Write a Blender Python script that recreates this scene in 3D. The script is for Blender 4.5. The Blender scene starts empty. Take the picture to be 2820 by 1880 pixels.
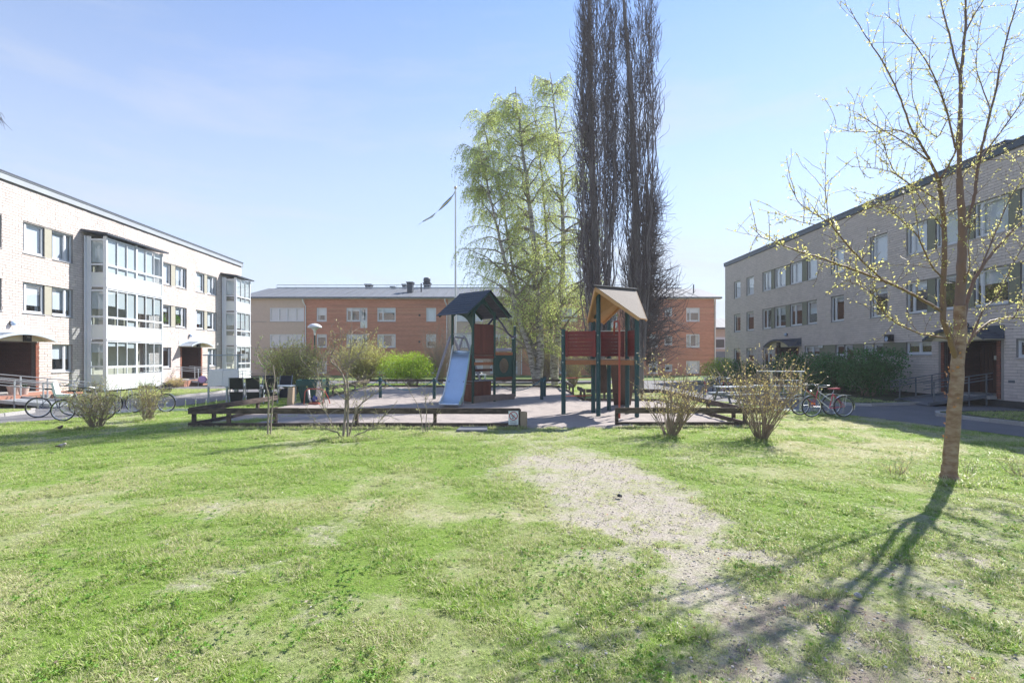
import bpy, math, random
import numpy as np
R = math.radians
rng = random.Random(11)
nr = np.random.RandomState(5)
sc = bpy.context.scene
C = sc.collection

# ------------------------------------------------------------------ camera, sky, sun, exposure
EYE = 2.0
cam = bpy.data.cameras.new('camera'); cam.lens = 18.0; cam.sensor_width = 36.0
cam.shift_y = 0.0145; cam.clip_start = 0.05; cam.clip_end = 1500
camo = bpy.data.objects.new('camera', cam); C.objects.link(camo)
camo.location = (0, 0, EYE); camo.rotation_euler = (R(90), 0, 0)
sc.camera = camo
SUN_AZ, SUN_EL = 47.0, 41.0
world = bpy.data.worlds.new('World'); sc.world = world; world.use_nodes = True
nt = world.node_tree; N = nt.nodes; L = nt.links
bg = N['Background']; bg.inputs[1].default_value = 0.069
sky = N.new('ShaderNodeTexSky'); sky.sky_type = 'NISHITA'; sky.sun_disc = False
sky.sun_elevation = R(SUN_EL); sky.sun_rotation = R(SUN_AZ)
sky.air_density = 1.0; sky.dust_density = 0.0; sky.ozone_density = 3.0
tc = N.new('ShaderNodeTexCoord')
mp = N.new('ShaderNodeMapping'); mp.inputs['Scale'].default_value = (0.8, 0.8, 5.0); mp.inputs['Rotation'].default_value = (R(6), R(8), 0)
L.new(tc.outputs['Generated'], mp.inputs[0])
no = N.new('ShaderNodeTexNoise'); no.inputs['Scale'].default_value = 1.6; no.inputs['Detail'].default_value = 7; no.inputs['Roughness'].default_value = .62
no.inputs['Distortion'].default_value = .4
L.new(mp.outputs[0], no.inputs[0])
cr = N.new('ShaderNodeMapRange'); cr.inputs[1].default_value = .5; cr.inputs[2].default_value = .74; cr.inputs[3].default_value = .0; cr.inputs[4].default_value = .34
L.new(no.outputs['Fac'], cr.inputs[0])
tint = N.new('ShaderNodeMix'); tint.data_type = 'RGBA'; tint.blend_type = 'MULTIPLY'; tint.inputs['Factor'].default_value = 1
L.new(sky.outputs[0], tint.inputs['A']); tint.inputs['B'].default_value = (.74, .755, .82, 1)
sz = N.new('ShaderNodeSeparateXYZ'); L.new(tc.outputs['Generated'], sz.inputs[0])
hz = N.new('ShaderNodeMapRange'); hz.inputs[1].default_value = 0; hz.inputs[2].default_value = .62; hz.inputs[3].default_value = .85; hz.inputs[4].default_value = .02; L.new(sz.outputs[2], hz.inputs[0])
ha = N.new('ShaderNodeMath'); ha.operation = 'ADD'; ha.use_clamp = True; L.new(hz.outputs[0], ha.inputs[0]); L.new(cr.outputs[0], ha.inputs[1])
mx = N.new('ShaderNodeMix'); mx.data_type = 'RGBA'
L.new(ha.outputs[0], mx.inputs['Factor']); L.new(tint.outputs['Result'], mx.inputs['A']); mx.inputs['B'].default_value = (2.55, 2.7, 3.0, 1)
L.new(mx.outputs['Result'], bg.inputs[0])
sun = bpy.data.lights.new('sun', 'SUN'); sun.energy = 2.5; sun.angle = R(.55); sun.color = (1, .955, .89)
suno = bpy.data.objects.new('sun', sun); C.objects.link(suno)
suno.rotation_euler = (R(90 - SUN_EL), 0, R(180 - SUN_AZ)); suno.location = (30, 30, 40)
sc.view_settings.view_transform = 'Standard'; sc.view_settings.look = 'None'
sc.view_settings.gamma = 1; sc.view_settings.use_curve_mapping = False
sc.view_settings.exposure = 2.15
sc.render.engine = 'CYCLES'
sc.cycles.max_bounces = 7; sc.cycles.diffuse_bounces = 4; sc.cycles.glossy_bounces = 3
sc.cycles.transparent_max_bounces = 12; sc.cycles.transmission_bounces = 4
sc.cycles.caustics_reflective = False; sc.cycles.caustics_refractive = False
sc.cycles.use_denoising = True
sc.cycles.sample_clamp_indirect = 6

# ------------------------------------------------------------------ helpers
F, CX, HY = 1410.0, 1410.0, 981.0
def G(px, py, z=0.0):
    d = (EYE - z) * F / (py - HY)
    return ((px - CX) / F * d, d, z)
def W(px, py, d):
    return ((px - CX) / F * d, d, EYE + (HY - py) / F * d)

class MB:
    def __init__(s): s.v = []; s.f = []; s.n = 0; s.mi = []; s.cur = 0
    def add(s, verts, faces):
        b = s.n; s.v.extend(verts); s.n += len(verts)
        s.f.extend([tuple(i + b for i in f) for f in faces]); s.mi.extend([s.cur] * len(faces))
    def hexa(s, p):  # 8 corners: bottom 4 ccw, top 4
        s.add(p, [(3, 2, 1, 0), (4, 5, 6, 7), (0, 1, 5, 4), (1, 2, 6, 5), (2, 3, 7, 6), (3, 0, 4, 7)])
    def box(s, x0, x1, y0, y1, z0, z1):
        s.hexa([(x0, y0, z0), (x1, y0, z0), (x1, y1, z0), (x0, y1, z0), (x0, y0, z1), (x1, y0, z1), (x1, y1, z1), (x0, y1, z1)])
    def beam(s, a, b, w, h, up=(0, 0, 1)):  # rectangular bar from a to b, w across, h along up
        a = np.array(a, float); b = np.array(b, float); t = b - a; t /= np.linalg.norm(t)
        u = np.array(up, float); r = np.cross(t, u)
        if np.linalg.norm(r) < 1e-4: r = np.cross(t, (0, 1, 0.0))
        r /= np.linalg.norm(r); u = np.cross(r, t); r = r * w / 2; u = u * h / 2
        s.hexa([tuple(q) for q in (a - r - u, a + r - u, b + r - u, b - r - u, a - r + u, a + r + u, b + r + u, b - r + u)])
    def tube(s, pts, rad, sides=6, cap=True):
        P = np.asarray(pts, float); n = len(P)
        if not hasattr(rad, '__len__'): rad = [rad] * n
        T = np.empty_like(P); T[1:-1] = P[2:] - P[:-2]; T[0] = P[1] - P[0]; T[-1] = P[-1] - P[-2]
        T /= (np.linalg.norm(T, axis=1)[:, None] + 1e-9)
        m = np.abs(T).mean(0); ref = np.zeros(3); ref[int(np.argmin(m))] = 1
        A = np.cross(T, ref); A /= (np.linalg.norm(A, axis=1)[:, None] + 1e-9); B = np.cross(T, A)
        an = np.arange(sides) * (2 * math.pi / sides)
        V = P[:, None, :] + np.asarray(rad, float)[:, None, None] * (np.cos(an)[None, :, None] * A[:, None, :] + np.sin(an)[None, :, None] * B[:, None, :])
        fs = []
        for i in range(n - 1):
            o = i * sides
            for k in range(sides):
                k2 = (k + 1) % sides
                fs.append((o + k, o + k2, o + sides + k2, o + sides + k))
        if cap and sides > 2:
            fs.append(tuple(range(sides - 1, -1, -1))); fs.append(tuple((n - 1) * sides + k for k in range(sides)))
        s.add([tuple(q) for q in V.reshape(-1, 3).tolist()], fs)
    def rod(s, a, b, r, sides=6): s.tube([a, b], r, sides)
    def ring(s, c, r, t, axis='y', seg=28, sides=6):
        c = np.array(c, float); pts = []
        vs = []; fs = []
        for i in range(seg):
            a = 2 * math.pi * i / seg
            e = np.array((math.cos(a), 0, math.sin(a))) if axis == 'y' else (np.array((0, math.cos(a), math.sin(a))) if axis == 'x' else np.array((math.cos(a), math.sin(a), 0)))
            ax = np.array((0, 1., 0)) if axis == 'y' else (np.array((1., 0, 0)) if axis == 'x' else np.array((0, 0, 1.)))
            for k in range(sides):
                b = 2 * math.pi * k / sides
                vs.append(tuple(c + e * (r + t * math.cos(b)) + ax * t * math.sin(b)))
        for i in range(seg):
            for k in range(sides):
                i2 = (i + 1) % seg; k2 = (k + 1) % sides
                fs.append((i * sides + k, i2 * sides + k, i2 * sides + k2, i * sides + k2))
        s.add(vs, fs)
    def lathe(s, prof, c=(0, 0, 0), seg=20):
        vs = []; fs = []; n = len(prof)
        for i in range(seg):
            a = 2 * math.pi * i / seg
            for r, z in prof: vs.append((c[0] + r * math.cos(a), c[1] + r * math.sin(a), c[2] + z))
        for i in range(seg):
            i2 = (i + 1) % seg
            for k in range(n - 1): fs.append((i * n + k, i2 * n + k, i2 * n + k + 1, i * n + k + 1))
        s.add(vs, fs)
    def prism(s, poly, y0, y1):  # poly in (x,z), extruded along y
        n = len(poly)
        vs = [(x, y0, z) for x, z in poly] + [(x, y1, z) for x, z in poly]
        fs = [tuple(range(n)), tuple(range(2 * n - 1, n - 1, -1))] + [(i, i + n, (i + 1) % n + n, (i + 1) % n) for i in range(n)]
        s.add(vs, fs)
    def mesh(s, name, smooth=False):
        me = bpy.data.meshes.new(name); me.from_pydata(s.v, [], s.f)
        if smooth: me.polygons.foreach_set('use_smooth', [True] * len(me.polygons))
        if max(s.mi, default=0) > 0: me.polygons.foreach_set('material_index', s.mi)
        me.update(); return me
    def build(s, name, mat, parent=None, smooth=False, loc=None, rot=None):
        me = s.mesh(name, smooth)
        for m in (mat if isinstance(mat, (list, tuple)) else [mat]): me.materials.append(m)
        return link(name, me, parent, loc, rot)

def link(name, me, parent=None, loc=None, rot=None):
    o = bpy.data.objects.new(name, me); C.objects.link(o)
    if parent: o.parent = parent
    if loc: o.location = loc
    if rot: o.rotation_euler = rot
    return o
def tag(o, label=None, cat=None, group=None, kind=None):
    if label: o['label'] = label
    if cat: o['category'] = cat
    if group: o['group'] = group
    if kind: o['kind'] = kind
    return o
def thing(name, label, cat, loc=(0, 0, 0), rz=0, group=None, kind=None):
    o = bpy.data.objects.new(name, None); C.objects.link(o); o.location = loc; o.rotation_euler = (0, 0, rz)
    o.empty_display_size = .1
    return tag(o, label, cat, group, kind)
def copy_tree(o, parent=None):
    c = o.copy(); C.objects.link(c)
    if parent: c.parent = parent
    for ch in [k for k in bpy.data.objects if k.parent == o]: copy_tree(ch, c)
    return c

# ------------------------------------------------------------------ materials
def M(name, col, rough=.65, var=.0, scale=6, bump=0, bscale=40, metal=0, spec=.4, island=0, trans=0, stretch=None, col2=None, coat=0, world=False):
    m = bpy.data.materials.new(name); m.use_nodes = True
    nt = m.node_tree; N = nt.nodes; L = nt.links; b = N['Principled BSDF']
    b.inputs['Roughness'].default_value = rough; b.inputs['Metallic'].default_value = metal
    b.inputs['Specular IOR Level'].default_value = spec; b.inputs['Coat Weight'].default_value = coat
    c4 = (*col, 1); src = None
    tc = N.new('ShaderNodeTexCoord'); co = tc.outputs['Object']
    if world: co = N.new('ShaderNodeNewGeometry').outputs['Position']
    if stretch:
        mp = N.new('ShaderNodeMapping'); mp.inputs['Scale'].default_value = stretch; L.new(co, mp.inputs[0]); co = mp.outputs[0]
    rgb = N.new('ShaderNodeRGB'); rgb.outputs[0].default_value = c4; src = rgb.outputs[0]
    if var or col2:
        no = N.new('ShaderNodeTexNoise'); no.inputs['Scale'].default_value = scale; no.inputs['Detail'].default_value = 6; no.inputs['Roughness'].default_value = .62
        L.new(co, no.inputs[0])
        if col2:
            rm = N.new('ShaderNodeMapRange'); rm.inputs[1].default_value = .38; rm.inputs[2].default_value = .62; L.new(no.outputs['Fac'], rm.inputs[0])
            mx = N.new('ShaderNodeMix'); mx.data_type = 'RGBA'; L.new(rm.outputs[0], mx.inputs['Factor']); L.new(src, mx.inputs['A']); mx.inputs['B'].default_value = (*col2, 1); src = mx.outputs['Result']
        if var:
            hs = N.new('ShaderNodeHueSaturation'); mr = N.new('ShaderNodeMapRange'); mr.inputs[1].default_value = .25; mr.inputs[2].default_value = .75
            mr.inputs[3].default_value = 1 - var; mr.inputs[4].default_value = 1 + var; L.new(no.outputs['Fac'], mr.inputs[0]); L.new(mr.outputs[0], hs.inputs['Value']); L.new(src, hs.inputs['Color']); src = hs.outputs[0]
    if island:
        ge = N.new('ShaderNodeNewGeometry'); oi = N.new('ShaderNodeObjectInfo'); ad = N.new('ShaderNodeMath'); ad.operation = 'ADD'
        L.new(ge.outputs['Random Per Island'], ad.inputs[0]); L.new(oi.outputs['Random'], ad.inputs[1])
        fr = N.new('ShaderNodeMath'); fr.operation = 'FRACT'; L.new(ad.outputs[0], fr.inputs[0])
        mr = N.new('ShaderNodeMapRange'); mr.inputs[3].default_value = 1 - island; mr.inputs[4].default_value = 1 + island; L.new(fr.outputs[0], mr.inputs[0])
        hs = N.new('ShaderNodeHueSaturation'); L.new(mr.outputs[0], hs.inputs['Value']); L.new(src, hs.inputs['Color'])
        if trans:
            m2 = N.new('ShaderNodeMapRange'); m2.inputs[3].default_value = .475; m2.inputs[4].default_value = .52; L.new(fr.outputs[0], m2.inputs[0]); L.new(m2.outputs[0], hs.inputs['Hue'])
        src = hs.outputs[0]
    L.new(src, b.inputs['Base Color'])
    if bump:
        n2 = N.new('ShaderNodeTexNoise'); n2.inputs['Scale'].default_value = bscale; n2.inputs['Detail'].default_value = 5; L.new(co, n2.inputs[0])
        bp = N.new('ShaderNodeBump'); bp.inputs['Strength'].default_value = bump; bp.inputs['Distance'].default_value = .02; L.new(n2.outputs['Fac'], bp.inputs['Height']); L.new(bp.outputs[0], b.inputs['Normal'])
    if trans:
        tr = N.new('ShaderNodeBsdfTranslucent'); ms = N.new('ShaderNodeMixShader'); ms.inputs[0].default_value = trans
        L.new(src, tr.inputs[0]); L.new(b.outputs[0], ms.inputs[1]); L.new(tr.outputs[0], ms.inputs[2]); L.new(ms.outputs[0], N['Material Output'].inputs[0])
    return m
def glass(name, tint=(.9, .95, 1), refl=.12, rough=.0):
    m = bpy.data.materials.new(name); m.use_nodes = True
    nt = m.node_tree; N = nt.nodes; L = nt.links; N.remove(N['Principled BSDF'])
    tr = N.new('ShaderNodeBsdfTransparent'); tr.inputs[0].default_value = (*tint, 1)
    gl = N.new('ShaderNodeBsdfGlossy'); gl.inputs['Roughness'].default_value = rough; gl.inputs[0].default_value = (1, 1, 1, 1)
    lw = N.new('ShaderNodeLayerWeight'); lw.inputs[0].default_value = .5
    pw_ = N.new('ShaderNodeMath'); pw_.operation = 'POWER'; pw_.inputs[1].default_value = 3.5; L.new(lw.outputs['Facing'], pw_.inputs[0])
    ad = N.new('ShaderNodeMath'); ad.operation = 'MULTIPLY_ADD'; ad.use_clamp = True; ad.inputs[1].default_value = 1.0; ad.inputs[2].default_value = refl
    no = N.new('ShaderNodeTexNoise'); no.inputs['Scale'].default_value = 1.3; bp = N.new('ShaderNodeBump'); bp.inputs['Strength'].default_value = .06; bp.inputs['Distance'].default_value = .05
    tc = N.new('ShaderNodeTexCoord'); L.new(tc.outputs['Object'], no.inputs[0]); L.new(no.outputs['Fac'], bp.inputs['Height']); L.new(bp.outputs[0], gl.inputs['Normal'])
    L.new(pw_.outputs[0], ad.inputs[0]); ms = N.new('ShaderNodeMixShader'); L.new(ad.outputs[0], ms.inputs[0]); L.new(tr.outputs[0], ms.inputs[1]); L.new(gl.outputs[0], ms.inputs[2])
    L.new(ms.outputs[0], N['Material Output'].inputs[0]); return m
def brickmat(name, c1, c2, mortar, bw, bh, ms=.012, warm=0, bump=.5):
    m = bpy.data.materials.new(name); m.use_nodes = True
    nt = m.node_tree; N = nt.nodes; L = nt.links; b = N['Principled BSDF']; b.inputs['Roughness'].default_value = .8; b.inputs['Specular IOR Level'].default_value = .25
    tc = N.new('ShaderNodeTexCoord'); sp = N.new('ShaderNodeSeparateXYZ'); L.new(tc.outputs['Object'], sp.inputs[0])
    ad = N.new('ShaderNodeMath'); ad.operation = 'ADD'; L.new(sp.outputs[0], ad.inputs[0]); L.new(sp.outputs[1], ad.inputs[1])
    cb = N.new('ShaderNodeCombineXYZ'); L.new(ad.outputs[0], cb.inputs[0]); L.new(sp.outputs[2], cb.inputs[1])
    br = N.new('ShaderNodeTexBrick'); L.new(cb.outputs[0], br.inputs['Vector']); br.inputs['Scale'].default_value = 1
    br.inputs['Color1'].default_value = (*c1, 1); br.inputs['Color2'].default_value = (*c2, 1); br.inputs['Mortar'].default_value = (*mortar, 1)
    br.inputs['Mortar Size'].default_value = ms; br.inputs['Brick Width'].default_value = bw; br.inputs['Row Height'].default_value = bh
    no = N.new('ShaderNodeTexNoise'); no.inputs['Scale'].default_value = .8; no.inputs['Detail'].default_value = 5
    cb2 = N.new('ShaderNodeMapping'); cb2.inputs['Scale'].default_value = (.25, 5, 1); L.new(cb.outputs[0], cb2.inputs[0]); L.new(cb2.outputs[0], no.inputs[0])
    mr = N.new('ShaderNodeMapRange'); mr.inputs[1].default_value = .3; mr.inputs[2].default_value = .7; mr.inputs[3].default_value = .85; mr.inputs[4].default_value = 1.15; L.new(no.outputs['Fac'], mr.inputs[0])
    hs = N.new('ShaderNodeHueSaturation'); L.new(mr.outputs[0], hs.inputs['Value']); L.new(br.outputs['Color'], hs.inputs['Color']); src = hs.outputs[0]
    L.new(src, b.inputs['Base Color'])
    bp = N.new('ShaderNodeBump'); bp.inputs['Strength'].default_value = bump; bp.inputs['Distance'].default_value = .01; bp.invert = True; L.new(br.outputs['Fac'], bp.inputs['Height']); L.new(bp.outputs[0], b.inputs['Normal'])
    return m

m_white_brick = M('white_brick', (.585, .515, .485), .85, var=.09, scale=.7, bump=.5, bscale=60, island=.06, world=True, stretch=(1, 1, .35))
m_mortar = M('mortar', (.28, .265, .26), .9, var=.1)
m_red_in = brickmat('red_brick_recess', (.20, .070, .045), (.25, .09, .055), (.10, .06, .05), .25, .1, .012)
m_shaded_recess = brickmat('shaded_brick_recess', (.075, .032, .026), (.095, .042, .032), (.05, .03, .028), .25, .1, .012)  # recess shade put into the colour: darkened copy of the red jamb brick
m_red_far = brickmat('red_brick_far', (.46, .18, .11), (.54, .235, .15), (.42, .27, .20), .25, .075, .008)
m_beige = M('beige_plaster', (.52, .42, .345), .85, var=.06, scale=3, bump=.2, bscale=80)
m_frame = M('window_frame_paint', (.62, .64, .68), .45, var=.04)
m_alu = M('aluminium_profile', (.66, .69, .74), .4, var=.05, scale=2)
m_panel = M('balcony_panel', (.64, .68, .68), .35, var=.03, scale=1)
m_olive = M('olive_panel', (.20, .205, .15), .7, var=.08, scale=4)
m_sand_panel = M('sandy_panel', (.36, .345, .285), .75, var=.06, scale=5)
m_glass = glass('window_glass')
m_glass_dark = glass('balcony_glass', (.8, .86, .88), .10)
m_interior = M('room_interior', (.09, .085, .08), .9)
m_blind = M('white_blind', (.62, .64, .66), .8, var=.05, scale=2)
m_curtain = M('curtain', (.5, .5, .48), .9, var=.25, scale=14, stretch=(4, 1, .1))
m_roof_metal = M('dark_roof_metal', (.045, .055, .075), .5, var=.2, scale=3, metal=.3)
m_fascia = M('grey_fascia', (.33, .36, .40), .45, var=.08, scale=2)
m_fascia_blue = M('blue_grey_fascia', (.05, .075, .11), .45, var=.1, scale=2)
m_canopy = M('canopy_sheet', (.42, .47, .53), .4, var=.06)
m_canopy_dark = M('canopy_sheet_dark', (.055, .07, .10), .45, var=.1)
m_cream = M('cream_board', (.62, .58, .46), .7, var=.04)
m_door = M('timber_door', (.065, .028, .020), .5, var=.25, scale=8, stretch=(6, 6, .6))
m_steel = M('galvanised_steel', (.36, .40, .44), .45, var=.12, scale=8, metal=.35)
m_steel_dark = M('dull_steel', (.16, .18, .21), .45, var=.12, scale=8, metal=.4)
m_black = M('black_plastic', (.015, .016, .018), .4)
m_lamp_glass = M('opal_glass', (.35, .45, .62), .25, coat=.5)
m_concrete = M('concrete', (.33, .32, .31), .9, var=.15, scale=5, bump=.3)
m_granite = M('granite_kerb', (.36, .35, .34), .85, var=.28, scale=30, bump=.5, island=.10)
m_asphalt = M('asphalt', (.145, .145, .155), .85, var=.16, scale=.9, bump=.6, bscale=160)
m_plinth = M('dark_plinth', (.05, .05, .05), .9, var=.2)
m_green_wood = M('green_painted_post', (.012, .060, .048), .5, var=.2, scale=5, bump=.15, stretch=(6, 6, .8))
m_teal_wood = M('teal_painted_post', (.010, .055, .062), .5, var=.2, scale=5, bump=.15, stretch=(6, 6, .8))
m_navy = M('navy_roof_board', (.012, .020, .034), .5, var=.2, scale=5, island=.2)
m_redbrown = M('red_brown_plank', (.13, .035, .018), .55, var=.2, scale=6, island=.18, stretch=(5, 5, .7))
m_orange_wood = M('stained_orange_wood', (.30, .115, .045), .5, var=.2, scale=5, island=.1, stretch=(.7, 5, 5))
m_red_wood = M('red_painted_board', (.17, .018, .016), .5, var=.18, scale=5, island=.12)
m_red_tube = M('red_painted_tube', (.36, .075, .055), .45, var=.1)
m_purple = M('purple_tube', (.035, .022, .085), .4)
m_ply = M('weathered_plywood', (.19, .16, .14), .75, var=.3, scale=4, stretch=(1, 3, 3), col2=(.13, .11, .095), bump=.2)
m_ply_orange = M('varnished_plywood', (.50, .27, .11), .5, var=.12, scale=4)
m_brown_board = M('brown_climbing_board', (.075, .045, .035), .6, var=.25, scale=4, stretch=(4, 4, .6))
m_deck = M('grey_brown_deck', (.20, .15, .12), .8, var=.2, scale=6, island=.1, bump=.2)
m_fence = M('stained_fence_wood', (.050, .034, .030), .75, var=.35, scale=5, island=.18, bump=.3, stretch=(.8, 3, 3), col2=(.10, .075, .062))
m_cut_wood = M('pale_cut_timber', (.34, .26, .19), .8, var=.2, scale=8, bump=.3, stretch=(6, 6, .8))
m_slide = M('steel_slide', (.62, .73, .84), .36, var=.05, scale=2, metal=.8)
m_mint = M('mint_slide_edge', (.30, .44, .36), .5)
m_rope = M('teal_rope', (.03, .14, .20), .7)
m_grey_frame = M('grey_play_tube', (.24, .24, .28), .5, var=.08)
m_bin = M('green_plastic_planter', (.010, .060, .055), .5, var=.2, scale=3)
m_rubber = M('tyre_rubber', (.018, .018, .019), .8)
m_chrome = M('chrome', (.62, .64, .66), .25, metal=.9)
m_textilene = M('black_mesh_fabric', (.018, .020, .025), .75, var=.1)
m_terracotta = M('pale_plant_pot', (.45, .38, .34), .8, var=.1)
m_rug = M('pale_rag_rug', (.72, .70, .68), .95, var=.18, scale=40, bump=.5, bscale=90)
m_soil = M('garden_soil', (.045, .033, .025), .95, var=.3, scale=12, bump=.6)

# ------------------------------------------------------------------ ground
def lattice(seed, n=64): return np.random.RandomState(seed).rand(n, n)
_L = [lattice(100 + i) for i in range(6)]
def vnoise(x, y, f, k=0):
    g = _L[k % 6]; n = g.shape[0]
    X = x * f + 17.3 * k; Y = y * f + 9.1 * k
    xi = np.floor(X).astype(int); yi = np.floor(Y).astype(int); fx = X - xi; fy = Y - yi
    fx = fx * fx * (3 - 2 * fx); fy = fy * fy * (3 - 2 * fy)
    a = g[xi % n, yi % n]; b = g[(xi + 1) % n, yi % n]; c = g[xi % n, (yi + 1) % n]; d = g[(xi + 1) % n, (yi + 1) % n]
    return (a * (1 - fx) + b * fx) * (1 - fy) + (c * (1 - fx) + d * fx) * fy
def fbm(x, y, f, k=0): return (vnoise(x, y, f, k) + .5 * vnoise(x, y, f * 2.1, k + 1) + .25 * vnoise(x, y, f * 4.3, k + 2) + .12 * vnoise(x, y, f * 9, k + 3)) / 1.87
def sstep(a, b, x):
    t = np.clip((x - a) / (b - a), 0, 1); return t * t * (3 - 2 * t)
def dirt_mask(x, y):
    yc = [-5, 3.0, 3.5, 4.0, 4.9, 6.2, 8.3, 10.1, 11.3, 14.5]
    xc = [2.0, 2.0, 2.0, 1.9, 1.8, 1.7, 1.25, 1.0, .9, .7]
    hw = [1.0, 1.0, .95, .9, .85, .95, 1.2, 1.1, .7, 1.6]
    am = [.62, .62, .62, .62, .66, .75, .80, .75, .45, .35]
    c = np.interp(y, yc, xc) + (vnoise(x, y, .8, 5) - .5) * .5; h = np.interp(y, yc, hw); a = np.interp(y, yc, am)
    n = fbm(x, y, .9, 1) - .5
    e = sstep(.75, -.55, np.abs(x - c) - h + n * 1.3)
    patch = np.interp(y, [3, 5.5, 7.5, 20], [.3, .55, .7, 1])
    q = sstep(.42, .60, fbm(x, y, 2.3, 3)) * (1 - patch) + patch
    m = e * a * q
    m2 = sstep(.60, .72, fbm(x, y, .55, 4)) * .35 + sstep(3.8, 2.6, np.hypot(x - 3.2, y - 2.3)) * .45 * sstep(.45, .6, fbm(x, y, 2.1, 2))
    m3 = damp_mask(x, y) * .72
    return np.clip(np.maximum(np.maximum(m, m2), m3), 0, 1)
def damp_mask(x, y):
    n = fbm(x, y, 1.1, 4)
    return sstep(1.15, .45, np.hypot((x - 2.35) / 1.25, (y - 3.55) / .95) + (n - .5) * 1.1) * sstep(.42, .60, fbm(x, y, 3.3, 2))
def dry_mask(x, y):
    dm = np.clip(dirt_mask(x, y) * 1.6, 0, 1)
    n = fbm(x, y, .45, 0); n2 = fbm(x, y, 1.6, 2)
    m = sstep(.47, .70, n * .6 + n2 * .4) * .7
    band = np.exp(-((y - (6.7 - .05 * x) + (n - .5) * 1.6) / .55) ** 2) * (x < 1.5) * .85 * sstep(.30, .52, n2)
    right = sstep(3.5, 6, x) * sstep(8.5, 10.5, y) * sstep(.40, .56, n2 * .6 + n * .4) * .95
    fen = sstep(12.2, 13.6, y) * sstep(.4, .55, n2) * .6 * sstep(-9.5, -8, x)
    left = sstep(-5, -8, x) * sstep(7.5, 9.5, y) * .65
    near = sstep(7.0, 4.8, y) * sstep(.40, .58, n2) * .55
    return np.clip(np.maximum(np.maximum.reduce([m, band, right, fen, near]) * (1 - left), dm * .8), 0, 1)
LE = [(-30, 4.0), (-22, 9.5), (-17.5, 13.2), (-15.3, 15.3), (-14.4, 16.2), (-13.9, 17.7), (-13.3, 21.4), (-13.05, 23.3), (-12.9, 26), (-12.7, 38.0)]
RE = [(16.0, 3.0), (14.0, 9.0), (12.7, 12.7), (11.6, 17.2), (10.7, 19.3), (9.9, 21.2), (9.0, 23.5), (8.4, 27), (8.2, 38.0)]
def left_edge(y): return np.interp(y, [p[1] for p in LE], [p[0] for p in LE])
def right_edge(y): return np.interp(y, [p[1] for p in RE], [p[0] for p in RE])
def in_sand(x, y):
    wob = (fbm(x, y, 1.3, 3) - .5) * .35
    a = (x > -9.05 + wob) & (x < 3.15) & (y > 14.55 + wob * .4) & (y < 32.9)
    b = (x >= 3.1) & (x < 6.6 + wob * .3) & (y > 14.6 + wob * .4) & (y < 22.7)
    cut = (x < -7.6) & (y < 15.2 + (x + 9.05) * 1.0)
    return (a | b) & ~cut

g = MB(); rr = [0, 60, 140, 300, 700]
g.v = [(0, 0, -.05)]; g.n = 1
for r in rr[1:]:
    for k in range(32): g.v.append((r * math.cos(k * math.pi / 16), r * math.sin(k * math.pi / 16), -.05))
for k in range(32): g.f.append((0, 1 + k, 1 + (k + 1) % 32))
for q in range(3):
    for k in range(32): g.f.append((1 + q * 32 + k, 33 + q * 32 + k, 33 + q * 32 + (k + 1) % 32, 1 + q * 32 + (k + 1) % 32))
g.mi = [0] * len(g.f)
tag(g.build('ground', M('far_ground', (.09, .10, .045), .95, var=.3, scale=.3, col2=(.13, .11, .07))), 'flat grassy ground reaching out beyond the buildings', kind='structure')

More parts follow.
